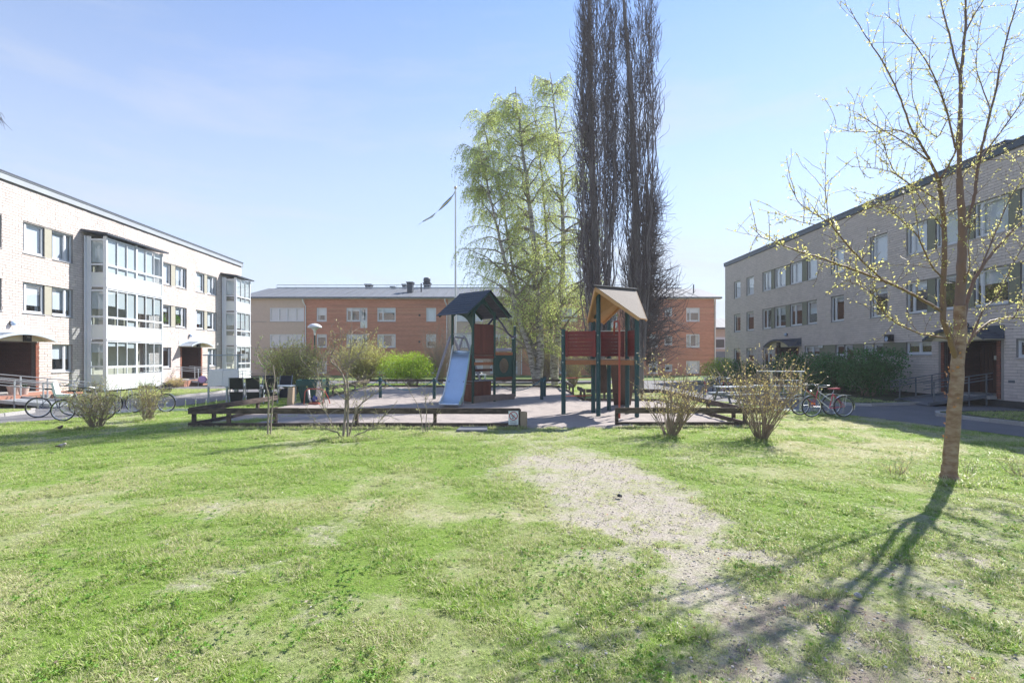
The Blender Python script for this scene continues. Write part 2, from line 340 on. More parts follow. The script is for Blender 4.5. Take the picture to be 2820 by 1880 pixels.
def lawn_material():
    m = bpy.data.materials.new('lawn_surface'); m.use_nodes = True
    nt = m.node_tree; N = nt.nodes; L = nt.links; b = N['Principled BSDF']; b.inputs['Roughness'].default_value = .95; b.inputs['Specular IOR Level'].default_value = .1
    at = N.new('ShaderNodeAttribute'); at.attribute_name = 'mask'; sp = N.new('ShaderNodeSeparateColor'); L.new(at.outputs['Color'], sp.inputs[0])
    tc = N.new('ShaderNodeTexCoord')
    def noise(s, d=6):
        n = N.new('ShaderNodeTexNoise'); n.inputs['Scale'].default_value = s; n.inputs['Detail'].default_value = d; n.inputs['Roughness'].default_value = .7; L.new(tc.outputs['Object'], n.inputs[0]); return n.outputs['Fac']
    def mr(a, lo, hi, o0=0, o1=1):
        r = N.new('ShaderNodeMapRange'); r.inputs[1].default_value = lo; r.inputs[2].default_value = hi; r.inputs[3].default_value = o0; r.inputs[4].default_value = o1; L.new(a, r.inputs[0]); return r.outputs[0]
    def mixc(f, a, c):
        x = N.new('ShaderNodeMix'); x.data_type = 'RGBA'; L.new(f, x.inputs['Factor'])
        for s, k in ((a, 'A'), (c, 'B')):
            if isinstance(s, tuple): x.inputs[k].default_value = (*s, 1)
            else: L.new(s, x.inputs[k])
        return x.outputs['Result']
    def math_(op, a, c):
        x = N.new('ShaderNodeMath'); x.operation = op; x.use_clamp = True
        for i, s in enumerate((a, c)):
            if isinstance(s, float): x.inputs[i].default_value = s
            else: L.new(s, x.inputs[i])
        return x.outputs[0]
    fine = noise(38, 8); mid = noise(7, 6)
    green = mixc(mr(fine, .35, .65), (.11, .185, .032), (.20, .29, .06))
    straw = mixc(mr(fine, .3, .7), (.30, .26, .17), (.56, .50, .37))
    dirt = mixc(mr(fine, .35, .68), (.25, .215, .185), (.52, .475, .42))
    dirt = mixc(mr(noise(110, 3), .60, .68, 0, .8), dirt, (.46, .42, .36))
    dry = math_('ADD', math_('MULTIPLY', sp.outputs[1], .8), mr(mid, .5, .72, -.15, .35))
    c = mixc(dry, green, straw)
    df = mr(math_('ADD', math_('MULTIPLY', sp.outputs[0], .9), mr(mid, .3, .7, -.25, .30)), .12, .80)
    dirt = mixc(mr(math_('ADD', sp.outputs[2], mr(mid, .3, .7, -.2, .2)), .3, .9, 0, .75), dirt, (.19, .155, .135))
    c = mixc(df, c, dirt)
    L.new(c, b.inputs['Base Color'])
    bp = N.new('ShaderNodeBump'); bp.inputs['Strength'].default_value = .9; bp.inputs['Distance'].default_value = .03; L.new(fine, bp.inputs['Height']); L.new(bp.outputs[0], b.inputs['Normal'])
    return m
m_lawn = lawn_material()
def grid_mesh(name, xs, ys, zf, mat, keep=None, attr=None):
    X, Y = np.meshgrid(xs, ys); Z = zf(X, Y); nx, ny = len(xs), len(ys)
    V = np.stack([X, Y, Z], -1).reshape(-1, 3)
    i = np.arange((ny - 1) * nx).reshape(ny - 1, nx)[:, :-1].reshape(-1)
    Fc = np.stack([i, i + 1, i + nx + 1, i + nx], -1)
    if keep is not None:
        cen = V[Fc].mean(1); k = keep(cen[:, 0], cen[:, 1]); Fc = Fc[k]
        used = np.unique(Fc); rem = np.full(len(V), -1); rem[used] = np.arange(len(used)); V = V[used]; Fc = rem[Fc]
    me = bpy.data.meshes.new(name); me.from_pydata(V.tolist(), [], Fc.tolist())
    me.polygons.foreach_set('use_smooth', [True] * len(me.polygons))
    if attr:
        a = me.color_attributes.new('mask', 'FLOAT_COLOR', 'POINT'); c = np.zeros((len(V), 4)); c[:, 3] = 1
        c[:, 0] = dirt_mask(V[:, 0], V[:, 1]); c[:, 1] = dry_mask(V[:, 0], V[:, 1]); c[:, 2] = damp_mask(V[:, 0], V[:, 1]); a.data.foreach_set('color', c.reshape(-1))
    me.materials.append(mat); me.update(); return link(name, me)
xs = np.concatenate([np.linspace(-32, -14, 60)[:-1], np.linspace(-14, 12, 330)[:-1], np.linspace(12, 18, 30)])
ys = np.concatenate([np.linspace(-6, 2.5, 20)[:-1], np.linspace(2.5, 9, 130)[:-1], np.linspace(9, 15, 80)[:-1], np.linspace(15, 38, 60)])
lawn = grid_mesh('lawn', xs, ys, lambda x, y: (fbm(x, y, 1.1, 1) - 1) * .05 * sstep(0.0, .6, x - left_edge(y)) * sstep(0, .6, right_edge(y) - x) + (fbm(x, y, 6, 2) - .8) * .014, m_lawn,
                 keep=lambda x, y: (x > left_edge(y) - .15) & (x < right_edge(y) + .15), attr=True)
tag(lawn, 'spring lawn with straw coloured dry bands and a trodden bare strip', kind='structure')
# asphalt paths
a = MB()
def strip(mb, A, B, z=.006):
    vs = [(p[0], p[1], z) for p in A] + [(p[0], p[1], z) for p in B]; n = len(A)
    mb.add(vs, [(i, i + 1, n + i + 1, n + i) for i in range(n - 1)])
strip(a, [(p[0], p[1]) for p in LE], [(-50 if p[1] < 9 else -24, p[1]) for p in LE])
strip(a, [(26 if p[1] < 6 else 20.5, p[1]) for p in RE], RE)
a.add([(-24, 38, .006), (20.5, 38, .006), (20.5, 42.2, .006), (-24, 42.2, .006)], [(0, 1, 2, 3)])
a.add([(-24, -8, .006), (-30, 4, .006), (-50, 4, .006), (-50, -8, .006)], [(3, 0, 1, 2)])
a.add([(16, -8, .006), (40, -8, .006), (26, 3, .006), (16, 3, .006)], [(0, 1, 2, 3)])
tag(a.build('path', m_asphalt), 'grey asphalt footpath running round the courtyard', kind='structure')
# back lawn in front of the brick block
bl = MB(); bl.box(-24, 20.5, 42.3, 53.35, -.04, .03)
tag(bl.build('back_lawn', M('back_lawn_grass', (.14, .24, .05), .95, var=.3, scale=2, bump=.5, col2=(.12, .14, .05))), 'strip of grass in front of the red brick block', kind='structure')
# sand
m_sand = M('play_sand', (.35, .305, .28), .95, var=.16, scale=1.4, bump=1.0, bscale=30, col2=(.27, .235, .22))
xs = np.linspace(-9.3, 6.9, 240); ys = np.concatenate([np.linspace(14.3, 19, 110)[:-1], np.linspace(19, 33.1, 130)])
def sandz(x, y): return np.where(in_sand(x, y), .012 + .06 * np.clip(fbm(x, y, 1.4, 2) - .25, 0, 1) + .035 * (vnoise(x, y, 3.6, 4) - .5) + .02 * (vnoise(x, y, 8, 1) - .5), -.07)
sand = grid_mesh('sand', xs, ys, sandz, m_sand, keep=lambda x, y: in_sand(x, y) | in_sand(x + .1, y + .12) | in_sand(x - .1, y + .12) | in_sand(x + .1, y - .12) | in_sand(x - .1, y - .12))
tag(sand, 'pale raked sand covering the playground floor', kind='structure')

# verges (raised beds) and kerb stones
m_verge = M('verge_grass', (.14, .22, .045), .95, var=.3, scale=3, bump=.6, col2=(.14, .13, .07))
m_bed = M('planting_bed', (.060, .055, .030), .95, var=.35, scale=4, bump=.8, col2=(.05, .08, .025))
def verge(poly, mat, label):
    v = MB(); n = len(poly)
    v.add([(p[0], p[1], 0) for p in poly] + [(p[0], p[1], .105) for p in poly], [tuple(range(n, 2 * n))] + [(i, (i + 1) % n, n + (i + 1) % n, n + i) for i in range(n)])
    return tag(v.build('verge', mat), label, kind='structure')
KL0 = [(-19.5, 8), (-17.6, 12), (-16.9, 17.0), (-16.9, 18.1), (-17.4, 18.6)]
KL1 = [(-16.9, 22.4), (-16.4, 22.9), (-16.3, 24), (-15.95, 27), (-16, 29.2), (-16.5, 29.8)]
KL2 = [(-16.5, 36.4), (-16, 36.9), (-15.9, 40)]
KR1 = [(14.9, 8), (14.65, 14.7), (14.25, 17.1), (14.7, 17.7), (15.4, 17.9)]
KR2 = [(18.2, 21.6), (14.4, 20.5), (13.8, 20.7), (13.0, 23.5), (12.4, 30), (12.2, 37.5)]
verge([(-26, 8)] + KL0 + [(-21.5, 18.6), (-21.5, 8)][:1], m_verge, 'small grass verge beside the near left entrance')
verge([(-21.9, 22.4)] + KL1 + [(-22.2, 29.8)], m_verge, 'grass verge under the near glazed balconies')
verge([(-22.6, 36.4)] + KL2 + [(-22.7, 43.4), (-22.9, 43.4)], m_verge, 'grass verge at the far end of the left block')
verge([(19.2, 8), (19.2, 17.9)] + KR1[::-1], m_bed, 'shaded planting bed by the right entrance')
verge([(19.1, 21.6), (19.0, 37.5)] + KR2[::-1], m_bed, 'shaded planting bed under the hedges by the right block')
def kerb(pts, label):
    k = thing('kerb', label, None, kind='structure')
    P = [np.array(p) for p in pts]
    for A, B in zip(P[:-1], P[1:]):
        ln = np.linalg.norm(B - A); n = max(1, round(ln / .9)); t = (B - A) / ln; ang = math.atan2(t[1], t[0])
        for i in range(n):
            c = A + t * ln * (i + .5) / n; h = ln / n / 2 - .006
            s = MB(); w = .07; z1 = .12 + rng.uniform(-.006, .006)
            s.hexa([(-h, -w, 0), (h, -w, 0), (h, w, 0), (-h, w, 0), (-h + .008, -w + .012, z1), (h - .008, -w + .012, z1), (h - .008, w, z1), (-h + .008, w, z1)])
            s.build('kerb_stone', m_granite, k, loc=(c[0], c[1], 0), rot=(0, 0, ang + rng.uniform(-.01, .01)))
kerb(KL0[1:], 'granite kerb round the small verge at the left entrance')
kerb(KL1, 'granite kerb in front of the near glazed balconies')
kerb(KL2, 'granite kerb at the far end of the left block')
kerb(KR1, 'granite kerb curving round the bed right of the ramp')
kerb(KR2, 'granite kerb along the hedges by the right block')

# ------------------------------------------------------------------ grass blades
def tuft(n, h, spread, w, lean, seed):
    r = random.Random(seed); m = MB()
    for i in range(n):
        a = r.uniform(0, 6.28); d = spread * math.sqrt(r.random()); x, y = d * math.cos(a), d * math.sin(a)
        b = r.uniform(0, 6.28); hh = h * r.uniform(.5, 1.15); le = lean * r.uniform(.3, 1.3) * hh
        dx, dy = math.cos(b) * le, math.sin(b) * le; px, py = -math.sin(b) * w / 2, math.cos(b) * w / 2
        mx_, my_ = x + dx * .4, y + dy * .4
        m.add([(x - px, y - py, 0), (x + px, y + py, 0), (mx_ + px * .8, my_ + py * .8, hh * .6), (mx_ - px * .8, my_ - py * .8, hh * .6), (x + dx, y + dy, hh)],
              [(0, 1, 2, 3), (3, 2, 4)])
    return m
def grass_material(name, c_green, c_green2, c_dry):
    m = bpy.data.materials.new(name); m.use_nodes = True
    nt = m.node_tree; N = nt.nodes; L = nt.links; b = N['Principled BSDF']; b.inputs['Roughness'].default_value = .5; b.inputs['Specular IOR Level'].default_value = .35
    at = N.new('ShaderNodeAttribute'); at.attribute_type = 'INSTANCER'; at.attribute_name = 'dry'
    oi = N.new('ShaderNodeObjectInfo'); ge = N.new('ShaderNodeNewGeometry')
    m1 = N.new('ShaderNodeMix'); m1.data_type = 'RGBA'; L.new(oi.outputs['Random'], m1.inputs['Factor']); m1.inputs['A'].default_value = (*c_green, 1); m1.inputs['B'].default_value = (*c_green2, 1)
    ad = N.new('ShaderNodeMath'); ad.operation = 'MULTIPLY_ADD'; ad.inputs[1].default_value = .75; ad.use_clamp = True
    rd = N.new('ShaderNodeMapRange'); rd.inputs[1].default_value = .79; rd.inputs[2].default_value = .87; rd.inputs[4].default_value = .75
    L.new(ge.outputs['Random Per Island'], rd.inputs[0]); L.new(at.outputs['Fac'], ad.inputs[0]); L.new(rd.outputs[0], ad.inputs[2])
    m2 = N.new('ShaderNodeMix'); m2.data_type = 'RGBA'; L.new(ad.outputs[0], m2.inputs['Factor']); L.new(m1.outputs['Result'], m2.inputs['A']); m2.inputs['B'].default_value = (*c_dry, 1)
    L.new(m2.outputs['Result'], b.inputs['Base Color'])
    tr = N.new('ShaderNodeBsdfTranslucent'); L.new(m2.outputs['Result'], tr.inputs[0]); ms = N.new('ShaderNodeMixShader'); ms.inputs[0].default_value = .5
    L.new(b.outputs[0], ms.inputs[1]); L.new(tr.outputs[0], ms.inputs[2]); L.new(ms.outputs[0], N['Material Output'].inputs[0]); return m
m_grass = grass_material('grass_blades', (.23, .39, .050), (.41, .54, .12), (.66, .60, .40))
tcol = bpy.data.collections.new('grass_tufts')
for i, (n, h, s, w, le) in enumerate([(20, .032, .055, .0036, 1.1), (24, .026, .065, .0034, 1.4), (16, .045, .045, .004, .9), (22, .022, .075, .0034, 1.8), (9, .028, .035, .011, 2.0), (8, .024, .04, .014, 2.4)]):
    me = tuft(n, h, s, w, le, 40 + i).mesh('tuft'); me.materials.append(m_grass)
    tcol.objects.link(bpy.data.objects.new('tuft_%d' % i, me))
def scatter(name, P, dry, scl, col, label, idx=None):
    n = len(P); me = bpy.data.meshes.new(name); me.vertices.add(n); me.vertices.foreach_set('co', np.asarray(P, np.float32).reshape(-1))
    for nm, arr in (('dry', dry), ('scl', scl), ('rot', nr.rand(n) * 6.283)):
        at = me.attributes.new(nm, 'FLOAT', 'POINT'); at.data.foreach_set('value', np.asarray(arr, np.float32))
    me.update(); o = link(name, me)
    ng = bpy.data.node_groups.new('scatter_' + name, 'GeometryNodeTree')
    ng.interface.new_socket('Geometry', in_out='INPUT', socket_type='NodeSocketGeometry'); ng.interface.new_socket('Geometry', in_out='OUTPUT', socket_type='NodeSocketGeometry')
    N = ng.nodes; L = ng.links; gi = N.new('NodeGroupInput'); go = N.new('NodeGroupOutput')
    ci = N.new('GeometryNodeCollectionInfo'); ci.inputs['Collection'].default_value = col; ci.inputs['Separate Children'].default_value = True; ci.inputs['Reset Children'].default_value = True
    ip = N.new('GeometryNodeInstanceOnPoints'); ip.inputs['Pick Instance'].default_value = True
    def na(nm):
        x = N.new('GeometryNodeInputNamedAttribute'); x.data_type = 'FLOAT'; x.inputs['Name'].default_value = nm; return x.outputs['Attribute']
    cb = N.new('ShaderNodeCombineXYZ'); L.new(na('rot'), cb.inputs[2])
    L.new(gi.outputs[0], ip.inputs['Points']); L.new(ci.outputs[0], ip.inputs['Instance']); L.new(cb.outputs[0], ip.inputs['Rotation']); L.new(na('scl'), ip.inputs['Scale'])
    L.new(ip.outputs[0], go.inputs[0])
    md = o.modifiers.new('scatter', 'NODES'); md.node_group = ng
    return tag(o, label, kind='stuff')
def grass_points():
    out = []
    for (y0, y1, dens, sc0) in ((2.3, 4.2, 1700, 1.0), (4.2, 6.5, 1250, 1.0), (6.5, 9, 800, 1.1), (9, 12.5, 480, 1.25), (12.5, 18, 240, 1.5), (18, 30, 70, 2.0)):
        x0 = -y1 * 1.08 - .8; x1 = y1 * 1.08 + .8
        n = int((x1 - x0) * (y1 - y0) * dens); x = nr.uniform(x0, x1, n); y = nr.uniform(y0, y1, n)
        k = (np.abs(x) < y * 1.06 + 1.0) & (x > left_edge(y) + .02) & (x < right_edge(y) - .02) & ~in_sand(x, y); x, y = x[k], y[k]
        d = dirt_mask(x, y); dr = dry_mask(x, y)
        cl = fbm(x, y, 2.6, 4)
        p = (1 - .90 * sstep(.15, .70, d)) * (1 - .35 * dr) * (.35 + .9 * sstep(.3, .6, cl))
        k = nr.rand(len(x)) < p; x, y, dr, cl, d = x[k], y[k], dr[k], cl[k], d[k]
        z = np.full(len(x), -.02)
        s = sc0 * .88 * (.65 + .75 * sstep(.42, .68, cl)) * nr.uniform(.6, 1.25, len(x)) * (1 - .35 * dr)
        out.append(np.stack([x, y, z, np.clip(dr * .85 - .08 + nr.uniform(-.25, .15, len(x)), 0, 1), s], -1))
    return np.concatenate(out)
gp = grass_points()
scatter('grass', gp[:, :3], gp[:, 3], gp[:, 4], tcol, 'short spring grass blades covering the lawn')
# grass on the verges and ragged tufts at the fence boards and shrub feet
def vpoints(n, x0, x1, y0, y1, z, s): return np.stack([nr.uniform(x0, x1, n), nr.uniform(y0, y1, n), np.full(n, z), nr.uniform(0, .3, n), nr.uniform(.7, 1.2, n) * s], -1)
vp = np.concatenate([vpoints(2600, -21.3, -17.0, 12, 18.2, .1, 1.5), vpoints(4200, -21.8, -16.2, 22.7, 29.5, .1, 1.8), vpoints(1500, -22, -16.1, 36.6, 43, .1, 2.2), vpoints(2600, 14.9, 19, 8.5, 17.4, .1, 1.9), vpoints(1400, 13.3, 15.8, 21, 34, .1, 1.9)])
scatter('verge_grass', vp[:, :3], vp[:, 3], vp[:, 4], tcol, 'grass growing on the raised verges beside both blocks')
def ragged():
    q = []
    for (x0, x1, y, n) in ((-9.2, .3, 14.42, 520), (2.9, 7.3, 14.58, 260)):
        q.append(np.stack([nr.uniform(x0, x1, n), y - np.abs(nr.normal(0, .10, n)), np.full(n, -.02), nr.uniform(0, .9, n), nr.uniform(1.4, 3.0, n)], -1))
    for (x, y, r, n) in ((-4.1, 12.4, .55, 420), (6.0, 12.35, .4, 160), (4.0, 12.9, .4, 120), (7.12, 8.3, .5, 160), (-6.1, 12.8, .4, 120), (-2.27, 13.3, .3, 70), (-11.7, 14.3, .4, 90), (-11.4, 16, .35, 70)):
        a_ = nr.rand(n) * 6.28; d_ = r * np.sqrt(nr.rand(n)); q.append(np.stack([x + d_ * np.cos(a_), y + d_ * .8 * np.sin(a_), np.full(n, -.02), nr.uniform(0, .25, n), nr.uniform(1.2, 3.2, n)], -1))
    n = 260; x = nr.uniform(-9, -7.2, n); q.append(np.stack([x, 15.2 + (x + 9.05) + nr.normal(0, .12, n), np.full(n, -.01), nr.uniform(0, .4, n), nr.uniform(1.2, 2.2, n)], -1))
    return np.concatenate(q)
rg = ragged()
scatter('tall_grass', rg[:, :3], rg[:, 3], rg[:, 4], tcol, 'longer grass left uncut along the fence boards and shrub feet')
# litter: leaves and chips
lit = bpy.data.collections.new('litter_pieces')
for i, (c, s) in enumerate([((.34, .29, .22), .015), ((.26, .12, .05), .018), ((.10, .07, .05), .014), ((.42, .40, .36), .014)]):
    m = MB(); m.add([(-s, 0, .006), (0, -s * .45, 0.002), (s, 0, .008), (0, s * .45, .012)], [(0, 1, 2, 3)]); me = m.mesh('chip'); me.materials.append(M('litter_%d' % i, c, .8)); lit.objects.link(bpy.data.objects.new('chip_%d' % i, me))
n = 5200; y = 2.6 + 11.5 * nr.rand(n) ** 1.5; x = nr.uniform(-1, 1, n) * (y * 1.05 + .5); k = (nr.rand(n) < .12 + .9 * dirt_mask(x, y)) & (x > left_edge(y)) & (x < right_edge(y)); x, y = x[k], y[k]; n = len(x)
scatter('leaf_litter', np.stack([x, y, np.full(n, .004)], -1), np.zeros(n), nr.uniform(.3, 1.2, n), lit, 'dead leaves and bark chips scattered over the lawn')

# broad leaved weeds in the near turf, and crumbs on the bare strip
m_weed = M('weed_leaf', (.19, .34, .05), .5, island=.3, trans=.45, spec=.4)
wcol = bpy.data.collections.new('weed_rosettes')
for i in range(3):
    r = random.Random(900 + i); m = MB()
    for k in range(9):
        a = k * .7 + r.uniform(-.3, .3); l = r.uniform(.012, .027); w = l * .22; c, s_ = math.cos(a), math.sin(a); h = r.uniform(.008, .025)
        m.add([(0, 0, .003), (c * l * .5 - s_ * w, s_ * l * .5 + c * w, h), (c * l, s_ * l, h * .7), (c * l * .5 + s_ * w, s_ * l * .5 - c * w, h)], [(0, 1, 2, 3)])
    me = m.mesh('rosette'); me.materials.append(m_weed); wcol.objects.link(bpy.data.objects.new('rosette_%d' % i, me))
n = 15000; y = 2.5 + 9 * nr.rand(n) ** 1.4; x = nr.uniform(-1, 1, n) * (y * 1.05 + .4); cl = fbm(x, y, 1.5, 5) * .6 + fbm(x, y, 4.2, 1) * .4
k = (nr.rand(n) < sstep(.46, .60, cl) * .8 + .05) & (x > left_edge(y)) & (x < right_edge(y)) & (dirt_mask(x, y) < .45) & (nr.rand(n) < .8); x, y = x[k], y[k]; n = len(x)
scatter('weeds', np.stack([x, y, np.full(n, .002)], -1), np.zeros(n), nr.uniform(.6, 1.6, n), wcol, 'clumps of broad leaved weeds among the grass')
pcol = bpy.data.collections.new('crumbs')
for i, c in enumerate(((.30, .26, .23), (.42, .39, .36), (.22, .19, .17))):
    m = MB(); r = random.Random(i); m.lathe([(0, -.003), (.007, .0), (.006, .004), (0, .006)], seg=5); me = m.mesh('crumb'); me.materials.append(M('crumb_%d' % i, c, .95)); pcol.objects.link(bpy.data.objects.new('crumb_%d' % i, me))
n = 30000; y = 2.6 + 9 * nr.rand(n) ** 1.2; x = nr.uniform(-1.5, 4.6, n); k = nr.rand(n) < .6 * dirt_mask(x, y) ** 1.5; x, y = x[k], y[k]; n = len(x)
scatter('soil_crumbs', np.stack([x, y, np.full(n, -.008)], -1), np.zeros(n), nr.uniform(.3, 1.5, n) ** 1.5, pcol, 'small stones and soil crumbs on the bare strip')

# ------------------------------------------------------------------ facades
def openings_wall(root, u0, u1, z0, z1, holes, mat, y=.015, reveal=.17, name='wall'):
    m = MB(); us = sorted({u0, u1, *[h[0] for h in holes], *[h[1] for h in holes]}); zs = sorted({z0, z1, *[h[2] for h in holes], *[h[3] for h in holes]})
    for a, b in zip(us[:-1], us[1:]):
        for c, d in zip(zs[:-1], zs[1:]):
            cu, cz = (a + b) / 2, (c + d) / 2
            if any(h[0] < cu < h[1] and h[2] < cz < h[3] for h in holes): continue
            m.add([(a, y, c), (b, y, c), (b, y, d), (a, y, d)], [(0, 1, 2, 3)])
    for (a, b, c, d) in holes:
        e = y + reveal
        m.add([(a, y, c), (b, y, c), (b, y, d), (a, y, d), (a, e, c), (b, e, c), (b, e, d), (a, e, d)], [(0, 4, 7, 3), (5, 1, 2, 6), (7, 6, 2, 3), (0, 1, 5, 4)])
    return m.build(name, mat, root)
def brick_variant(l, h, k):
    r = random.Random(k); m = MB(); j = lambda: r.uniform(-.004, .004)
    m.v = [(0, .012, 0), (l, .012, 0), (l, .012, h), (0, .012, h), (j(), -.006 + j(), j() * .6), (l + j(), -.006 + j(), j() * .6), (l + j(), -.006 + j(), h + j() * .6), (j(), -.006 + j(), h + j() * .6)]
    m.n = 8; m.f = [(4, 5, 6, 7), (0, 1, 5, 4), (1, 2, 6, 5), (2, 3, 7, 6), (3, 0, 4, 7)]; m.mi = [0] * 5; return m
def bricks(root, u0, u1, z0, z1, holes, mat, cam_l, course=.12, bl=.30, indiv=300, infr=None):
    BL, BH, J = bl - .012, course - .014, .012
    allb = []; j = 0; z = z0
    while z + BH < z1 + .02:
        zc = z + BH / 2; ev = [(h[0], h[1]) for h in holes if h[2] - .03 < zc < h[3] + .03]
        u = u0 - (bl / 2 if j % 2 else 0) - (rng.random() * 0)
        while u < u1:
            segs = [(max(u, u0), min(u + BL, u1))]
            for (a, b) in ev:
                ns = []
                for (p, q) in segs:
                    if b <= p or a >= q: ns.append((p, q))
                    else:
                        if a - p > .03: ns.append((p, a - .003))
                        if q - b > .03: ns.append((b + .003, q))
                segs = ns
            for (p, q) in segs:
                if q - p > .03: allb.append((p, q, z, (q - p) > BL - .004))
            u += bl
        z += course; j += 1
    full = [b for b in allb if b[3] and (infr is None or infr((b[0] + b[1]) / 2, b[2]))]
    full.sort(key=lambda b: (b[0] - cam_l[0]) ** 2 + cam_l[1] ** 2 + (b[2] - EYE) ** 2)
    sel = set(full[:indiv])
    vm = [brick_variant(BL, BH, 70 + k).mesh('brick_shape') for k in range(5)]
    for me in vm: me.materials.append(mat)
    rest = MB()
    for b in allb:
        if b in sel:
            o = link('brick', vm[rng.randrange(5)], root, loc=(b[0], rng.uniform(-.005, .003), b[2]))
        else:
            l = b[1] - b[0]; y = rng.uniform(-.011, .000); h = BH; t = lambda: rng.uniform(-.004, .004)
            rest.v += [(b[0], .012, b[2]), (b[1], .012, b[2]), (b[1], .012, b[2] + h), (b[0], .012, b[2] + h),
                       (b[0] + t(), y + t(), b[2] + t() * .6), (b[1] + t(), y + t(), b[2] + t() * .6), (b[1] + t(), y + t(), b[2] + h + t() * .6), (b[0] + t(), y + t(), b[2] + h + t() * .6)]
            n = rest.n; rest.f += [(n + 4, n + 5, n + 6, n + 7), (n, n + 1, n + 5, n + 4), (n + 1, n + 2, n + 6, n + 5), (n + 2, n + 3, n + 7, n + 6), (n + 3, n, n + 4, n + 7)]; rest.n += 8
    rest.mi = [0] * len(rest.f)
    o = rest.build('brickwork', mat, root); o['kind'] = 'stuff'; return o

def window(root, a, b, c, d, mull=(), blind=1.0, blindmat=None, y=.09, fw=.06, sill=True, parts=None, mat=None, curtain=0, back=True):
    """a..b along the wall, c..d height; mull = list of fractions for wide mullions"""
    mat = mat or m_frame; m = MB(); e = y + .07; g_ = .004
    m.box(a + g_, b - g_, y, e, d - fw, d - g_); m.box(a + g_, b - g_, y, e, c + g_, c + fw + .02)
    m.box(a + g_, a + fw, y + .002, e, c + fw + .02, d - fw); m.box(b - fw, b - g_, y + .002, e, c + fw + .02, d - fw)
    xs = [a + fw] + [a + (b - a) * f for f in mull] + [b - fw]
    for f in mull:
        x = a + (b - a) * f; m.box(x - .045, x + .045, y - .004, e, c + fw + .02, d - fw)
    w = m.build('window', mat, root)
    for i, (p, q) in enumerate(zip(xs[:-1], xs[1:])):
        p2 = p + (.045 if i else 0); q2 = q - (.045 if i < len(xs) - 2 else 0)
        s = MB(); t = .035
        if q2 - p2 > .3:
            s.box(p2 + .004, q2 - .004, y + .012, y + .05, d - fw - t, d - fw - .003); s.box(p2 + .004, q2 - .004, y + .012, y + .05, c + fw + .023, c + fw + .02 + t)
            s.box(p2 + .004, p2 + t, y + .013, y + .049, c + fw + .02 + t, d - fw - t); s.box(q2 - t, q2 - .004, y + .013, y + .049, c + fw + .02 + t, d - fw - t)
            s.build('sash', mat, w)
        else: t = 0
        gl = MB(); gl.add([(p2 + t, y + .035, c + fw + .02 + t), (q2 - t, y + .035, c + fw + .02 + t), (q2 - t, y + .035, d - fw - t), (p2 + t, y + .035, d - fw - t)], [(0, 1, 2, 3)])
        gl.build('pane', m_glass, w)
    bt = MB()
    if blind > 0:
        zb = d - fw - (d - c - 2 * fw) * blind
        bt.add([(a + fw, e + .05, zb), (b - fw, e + .05, zb), (b - fw, e + .05, d - fw), (a + fw, e + .05, d - fw)], [(0, 1, 2, 3)])
        bt.build('blind', blindmat or m_blind, w)
    if curtain:
        for s0, s1 in ((a + fw, a + fw + (b - a) * curtain), (b - fw - (b - a) * curtain, b - fw)):
            ct = MB(); k = 10; pts = [(s0 + (s1 - s0) * i / k, e + .10 + .02 * (i % 2)) for i in range(k + 1)]
            ct.add([(p[0], p[1], c + fw) for p in pts] + [(p[0], p[1], d - fw) for p in pts], [(i, i + 1, k + 2 + i, k + 1 + i) for i in range(k)]); ct.build('curtain', m_curtain, w)
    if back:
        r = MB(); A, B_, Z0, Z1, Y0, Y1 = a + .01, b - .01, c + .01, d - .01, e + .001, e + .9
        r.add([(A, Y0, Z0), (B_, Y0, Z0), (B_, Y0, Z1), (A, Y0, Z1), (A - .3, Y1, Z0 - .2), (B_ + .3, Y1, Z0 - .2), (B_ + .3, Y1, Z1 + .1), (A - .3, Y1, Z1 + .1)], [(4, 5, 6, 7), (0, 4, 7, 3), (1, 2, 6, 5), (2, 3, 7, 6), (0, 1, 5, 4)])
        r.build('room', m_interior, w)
    if sill:
        s = MB(); s.hexa([(a - .03, -.045, c - .045), (b + .03, -.045, c - .045), (b + .03, y, c - .02), (a - .03, y, c - .02), (a - .03, -.045, c - .03), (b + .03, -.045, c - .03), (b + .03, y, c + .002), (a - .03, y, c + .002)])
        s.build('sill', m_fascia, w)
    return w
def infill(root, a, b, c, d, mat, y=.03):
    m = MB(); m.box(a + .003, b - .003, y, y + .05, c - .01, d); return m.build('infill_panel', mat, root)
